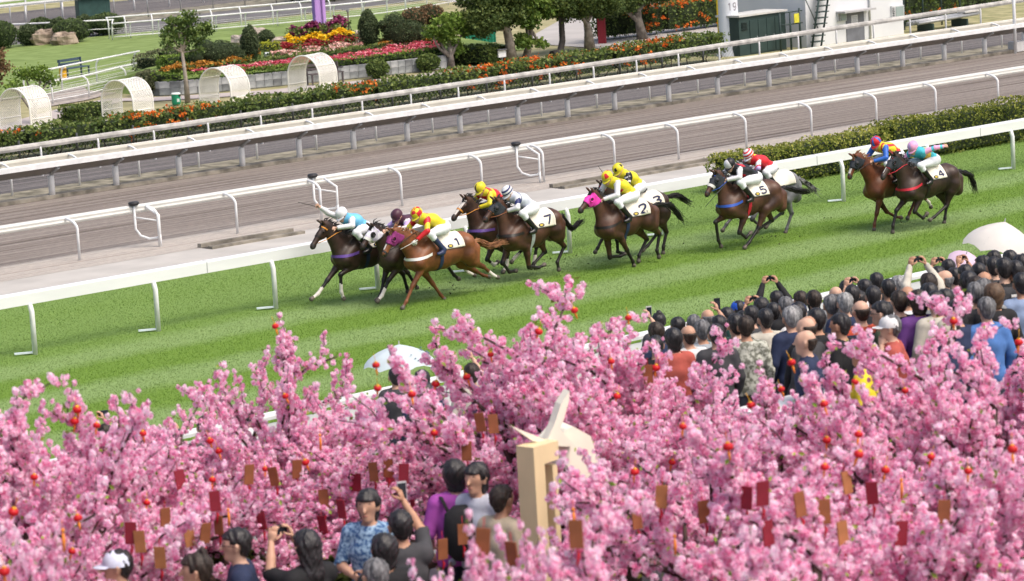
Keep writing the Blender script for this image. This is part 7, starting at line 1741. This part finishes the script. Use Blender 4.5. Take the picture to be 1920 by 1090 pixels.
# ------------------------------------------------------------------ people among the blossom trees, near the camera
FORE = [
 ('woman with long black hair in a black top filming with her phone', (577, 1022), dict(style='long', face=88, pose='up', shirt=BK, skin=SKINS[2], ph=('phone held in both hands by the woman in the black top',))),
 ('man in glasses and navy T-shirt seen in left profile', (449, 1018), dict(face=140, pose='short', shirt=NV, glasses=True, skin=SKINS[1])),
 ('man in a white and blue cap at the lower left', (226, 1058), dict(face=142, style='crew', pose='short', shirt=(.25, .2, .18), cap=(.62, .66, .80), skin=SKINS[2])),
 ('woman with dark hair tied back looking left', (374, 1066), dict(face=138, style='bun', hair='dark', shirt=(.45, .36, .30), skin=SKINS[2])),
 ('woman in blue printed shirt facing the camera', (691, 944), dict(face=216, style='bob', hair='black', pose='bag', stripes=M_PRINT, skin=SKINS[2])),
 ('black-haired person raising a phone in front of the woman in blue', (752, 985), dict(face=62, style='short', pose='one', shirt=CH, ph=('white phone held up in front of the purple shirt', 'tall', 1))),
 ('black-haired head just below the woman in blue', (722, 1030), dict(face=70, style='bob', shirt=BK)),
 ('grey-black haired person at the bottom below the tote bag', (706, 1078), dict(face=75, style='short', hair='grey', shirt=(.3, .3, .3))),
 ('woman in purple shirt with a black backpack, seen from behind', (853, 888), dict(face=58, style='bob', shirt=(.36, .07, .36), pose='short')),
 ('short-haired woman smiling beside the purple shirt', (895, 893), dict(face=196, style='bob', hair='black', shirt=(.5, .52, .60), skin=SKINS[2])),
 ('boy with cropped dark hair left of the gold sculpture', (938, 935), dict(face=8, style='crew', hair='dark', shirt=(.5, .42, .3), skin=SKINS[0], scale=.97)),
]
PEOPLE = {}
for lb, (x, y), kw in FORE:
    PEOPLE[lb] = person(lb, x, y, hi=True, ground=PLZ, group='visitors among the blossom trees', **kw)
def attach(lb, lp): r = PEOPLE[lb]; return r.matrix_basis @ Vector(lp)
# brim colour and hanging things
blue_lady = 'woman in blue printed shirt facing the camera'; q = PEOPLE[blue_lady]; rz = q.rotation_euler.z
tb = empty('tote_bag', attach(blue_lady, (.26, .05, .0)), rz, 'white tote bag with navy edges hanging from the blue-shirted woman', 'bag')
MB().box((0, 0, .84), (.12, .36, .36)).build('bag_body', pm('white_canvas', (.66, .66, .68), .8, .06, 6), tb)
for y in (-.182, .182): MB().box((0, y, .84), (.122, .012, .362)).build('navy_edge', cloth(NV), tb)
for y in (-1, 1): MB().tube([(.03, y*.09, 1.01), (.02, y*.05, 1.10), (.02, 0, 1.13)], .010, 5).build('strap', pm('white_canvas', (.66, .66, .68)), tb)
pm_b = MB()
for k in range(3): pm_b.box((.064, -.08+.07*k, .80+.03*(k % 2)), (.004, .07, .05), M=Matrix.Rotation(.6, 3, 'X'))
pm_b.build('printed_mark', cloth(NV), tb)
jk = empty('folded_jacket', attach(blue_lady, (.10, .20, 1.02)), rz, 'purple jacket folded over the arm of the woman in blue', 'jacket')
MB().tube([(-.05, 0, .06), (.04, .01, .10), (.10, .02, .02), (.11, .02, -.22), (.09, .02, -.45)], [.06, .085, .10, .11, .09], 10, flat=.7).build('cloth', cloth((.07, .02, .16)), jk)
pl_ = 'woman in purple shirt with a black backpack, seen from behind'; q = PEOPLE[pl_]
bp_ = empty('backpack', attach(pl_, (-.22, 0, 0)), q.rotation_euler.z, 'black backpack on the woman in the purple shirt', 'backpack')
MB().tube([(0, 0, .94), (-.01, 0, 1.02), (-.015, 0, 1.2), (0, 0, 1.34), (.02, 0, 1.40)], [.08, .15, .16, .14, .06], 12, flat=.6).build('bag', cloth(BK), bp_)
for y in (-1, 1): MB().tube([(.05, y*.10, 1.34), (.13, y*.14, 1.455), (.24, y*.15, 1.44), (.33, y*.15, 1.25), (.28, y*.17, 1.0)], .017, 6, flat=.5).build('strap', cloth(BK), bp_)
# little orange trees in pots by the visitors
for x, y, lb in [(430, 1082, 'potted kumquat shrub with orange fruit beside the man in glasses'), (615, 1085, 'potted kumquat shrub behind the woman in the black top')]:
    p = at_f(x, y, lambda X, Y: PLZ+.55); b = bush(lb, (p.x, p.y, PLZ), (.38, .38, .40), LM_HEDGE, 900, .07, lumps=[((0, 0, .55), (.36, .36, .34))])
    fr = MB()
    for k in range(26):
        d = unit(1)[0]; d[2] = abs(d[2]); fr.lathe([(0, -.022), (.018, -.012), (.022, 0), (.018, .012), (0, .022)], 6, tuple(np.array([0, 0, .55])+d*np.array([.37, .37, .36])))
    f_ = fr.build('fruit', pm('kumquat_fruit', (.75, .25, .02), .5, .1, 9), b); tag(f_, kind='stuff')
    MB().lathe([(.0, .01), (.15, .01), (.19, .24), (.17, .25)], 14).build('pot', pm('red_pot', (.32, .03, .03), .4, .1, 4), b)

# ------------------------------------------------------------------ red lanterns and wishing plaques hung in the blossom trees
bpy.context.view_layer.update(); DG = bpy.context.evaluated_depsgraph_get()
def hang_point(x, y, fallback, gap=.05, clear=0):
    """where the sight line first meets a flowering crown; the thing hangs from its outermost twigs there"""
    d = ray(x, y).normalized(); o = Vector((0, 0, CAM_H)); best = None
    for dx, dy in ((0, 0), (6, 0), (-6, 0), (0, 6), (0, -6)):
        dd = ray(x+dx, y+dy).normalized(); ok, loc, n, i, ob, m = SC.ray_cast(DG, o, dd)
        if ok and ob.name.split('.')[0] in ('blossoms', 'leaves', 'trunk'):
            t = (loc-o).length
            if best is None or t < best: best = t
    if best is None: return at_Y(x, y, fallback)
    return o+d*(best-gap)
M_LRED = pm('lantern_red', (.52, .008, .012), .45, .08, 10); M_LGOLD = pm('lantern_gold', (.80, .42, .03), .5, .1, 10); M_ORIB = pm('orange_ribbon', (.80, .26, .03), .6, .1, 10); M_RRIB = pm('red_ribbon', (.45, .012, .03), .6, .1, 10)
lan0 = empty('red_lantern', (0, 0, 0))
tag(lan0, 'small red lantern with gold caps hanging in the pink blossoms', 'lantern', 'red lanterns in the blossom trees')
lp = [MB().lathe([(.010, -.022), (.022, -.020), (.030, -.012), (.033, 0), (.030, .012), (.022, .020), (.010, .022)], 12).build('lantern_body', M_LRED, lan0),
      MB().lathe([(.0, .030), (.013, .030), (.014, .020), (.0, .020)], 10).build('gold_cap', M_LGOLD, lan0),
      MB().tube([(0, 0, -.022), (.002, 0, -.04), (0, 0, -.085)], [.006, .010, .004], 6).build('tassel', M_ORIB, lan0),
      MB().tube([(0, 0, .03), (0, .01, .10)], .002, 4).build('cord', M_LGOLD, lan0)]
LAN = [(516, 612), (535, 743), (181, 798), (145, 768), (140, 790), (268, 813), (394, 827), (410, 846), (573, 867), (398, 900), (64, 895), (275, 943), (146, 972), (135, 1034), (1077, 582), (1178, 596), (1010, 622), (920, 665), (1146, 678), (1157, 743), (705, 685), (817, 720), (875, 707), (708, 728), (772, 740), (814, 812), (1484, 680), (1465, 730), (1603, 716), (1697, 733), (1408, 760), (1365, 838), (1260, 867), (1190, 885), (1550, 826), (1610, 852), (1546, 876), (1660, 882), (1746, 857), (1815, 884), (1898, 843), (1788, 602), (1910, 642), (1230, 690), (1280, 800), (497, 880), (25, 960), (8, 1072), (1545, 758), (1610, 815)]
first = True
for (x, y) in LAN:
    p = hang_point(x, y, 20.4-(y-600)/450*3-(max(x, 800)-800)/1100*2.5)
    if first: lan0.location = p; lan0.rotation_euler = (random.uniform(-.3, .3), random.uniform(-.3, .3), 0); first = False; continue
    c = lan0.copy(); COL.objects.link(c); c.location = p; c.rotation_euler = (random.uniform(-.35, .35), random.uniform(-.35, .35), random.uniform(0, 3)); c.scale = (random.uniform(.9, 1.2),)*3
    for k in lp: copyobj(k, c)
WOOD = [pm('brown_plaque', (.25, .085, .035), .75, .15, 7), pm('tan_plaque', (.34, .14, .055), .75, .15, 7), pm('dark_red_plaque', (.22, .015, .03), .7, .1, 7)]
PLQ = [(338, 900, 2), (403, 940, 2), (310, 972, 0), (355, 1006, 1), (262, 1016, 1), (300, 1046, 1), (467, 890, 0), (513, 894, 0), (557, 880, 0), (607, 936, 0), (700, 885, 1), (728, 878, 0), (732, 900, 2), (757, 888, 2), (770, 945, 2), (875, 846, 0), (900, 792, 0), (925, 795, 0), (868, 1002, 0), (905, 1016, 0), (1080, 1002, 0), (1194, 972, 0), (1240, 932, 1), (1545, 960, 0), (1588, 905, 1), (1430, 926, 2), (1400, 934, 2), (1500, 946, 0), (1215, 702, 0), (640, 955, 2), (668, 905, 2), (605, 985, 2), (490, 975, 2), (1008, 880, 2), (1635, 925, 2), (1580, 1000, 1), (1320, 960, 0), (1690, 1000, 2), (1440, 1000, 2), (1770, 960, 0), (385, 1000, 0), (410, 985, 0), (245, 1000, 2), (830, 1030, 0), (960, 1040, 0)]
pb = MB().box((0, 0, 0), (.088, .012, .17)).mesh('board'); pb.materials.append(WOOD[0])
rb = MB().tube([(0, .01, .15), (0, .008, .085), (0, .009, -.085), (.01, 0, -.12), (-.005, 0, -.19)], [.003, .003, .004, .012, .006], 5).mesh('ribbon'); rb.materials.append(M_RRIB)
for i, (x, y, w) in enumerate(PLQ):
    p = hang_point(x, y, 20.6-(y-800)/300*2)
    lab = ('brown wooden wishing plaque with a red ribbon hung in the blossoms', 'tan wooden wishing plaque with a red ribbon hung in the blossoms', 'dark red wishing plaque hung in the blossoms')[w]
    o = empty('wishing_plaque', p, math.radians(-41+random.uniform(-40, 40)), lab, 'plaque', ('brown wishing plaques', 'tan wishing plaques', 'dark red wishing plaques')[w]); o.rotation_euler.x = random.uniform(-.15, .15); o.rotation_euler.y = random.uniform(-.12, .12)
    b = link('board', pb, o); b.material_slots[0].link = 'OBJECT'; b.material_slots[0].material = WOOD[w]; link('ribbon', rb, o)
# orange tassels
TS = [(428, 960), (118, 1000), (1265, 1010), (1075, 960), (600, 820), (1690, 905)]
for x, y in TS:
    p = hang_point(x, y, 20.0-(y-800)/300*2)
    tag(MB().tube([(0, 0, .09), (0, 0, .03)], .002, 4).lathe([(0, .035), (.012, .025), (.012, .01), (0, 0)], 8).tube([(0, 0, 0), (.002, 0, -.05), (0, .004, -.12)], [.007, .012, .010], 6).build('tassel', M_ORIB, None, p), 'long orange tassel hanging in the blossoms', 'tassel', 'orange tassels in the blossom trees')
# long bare branches that show in front
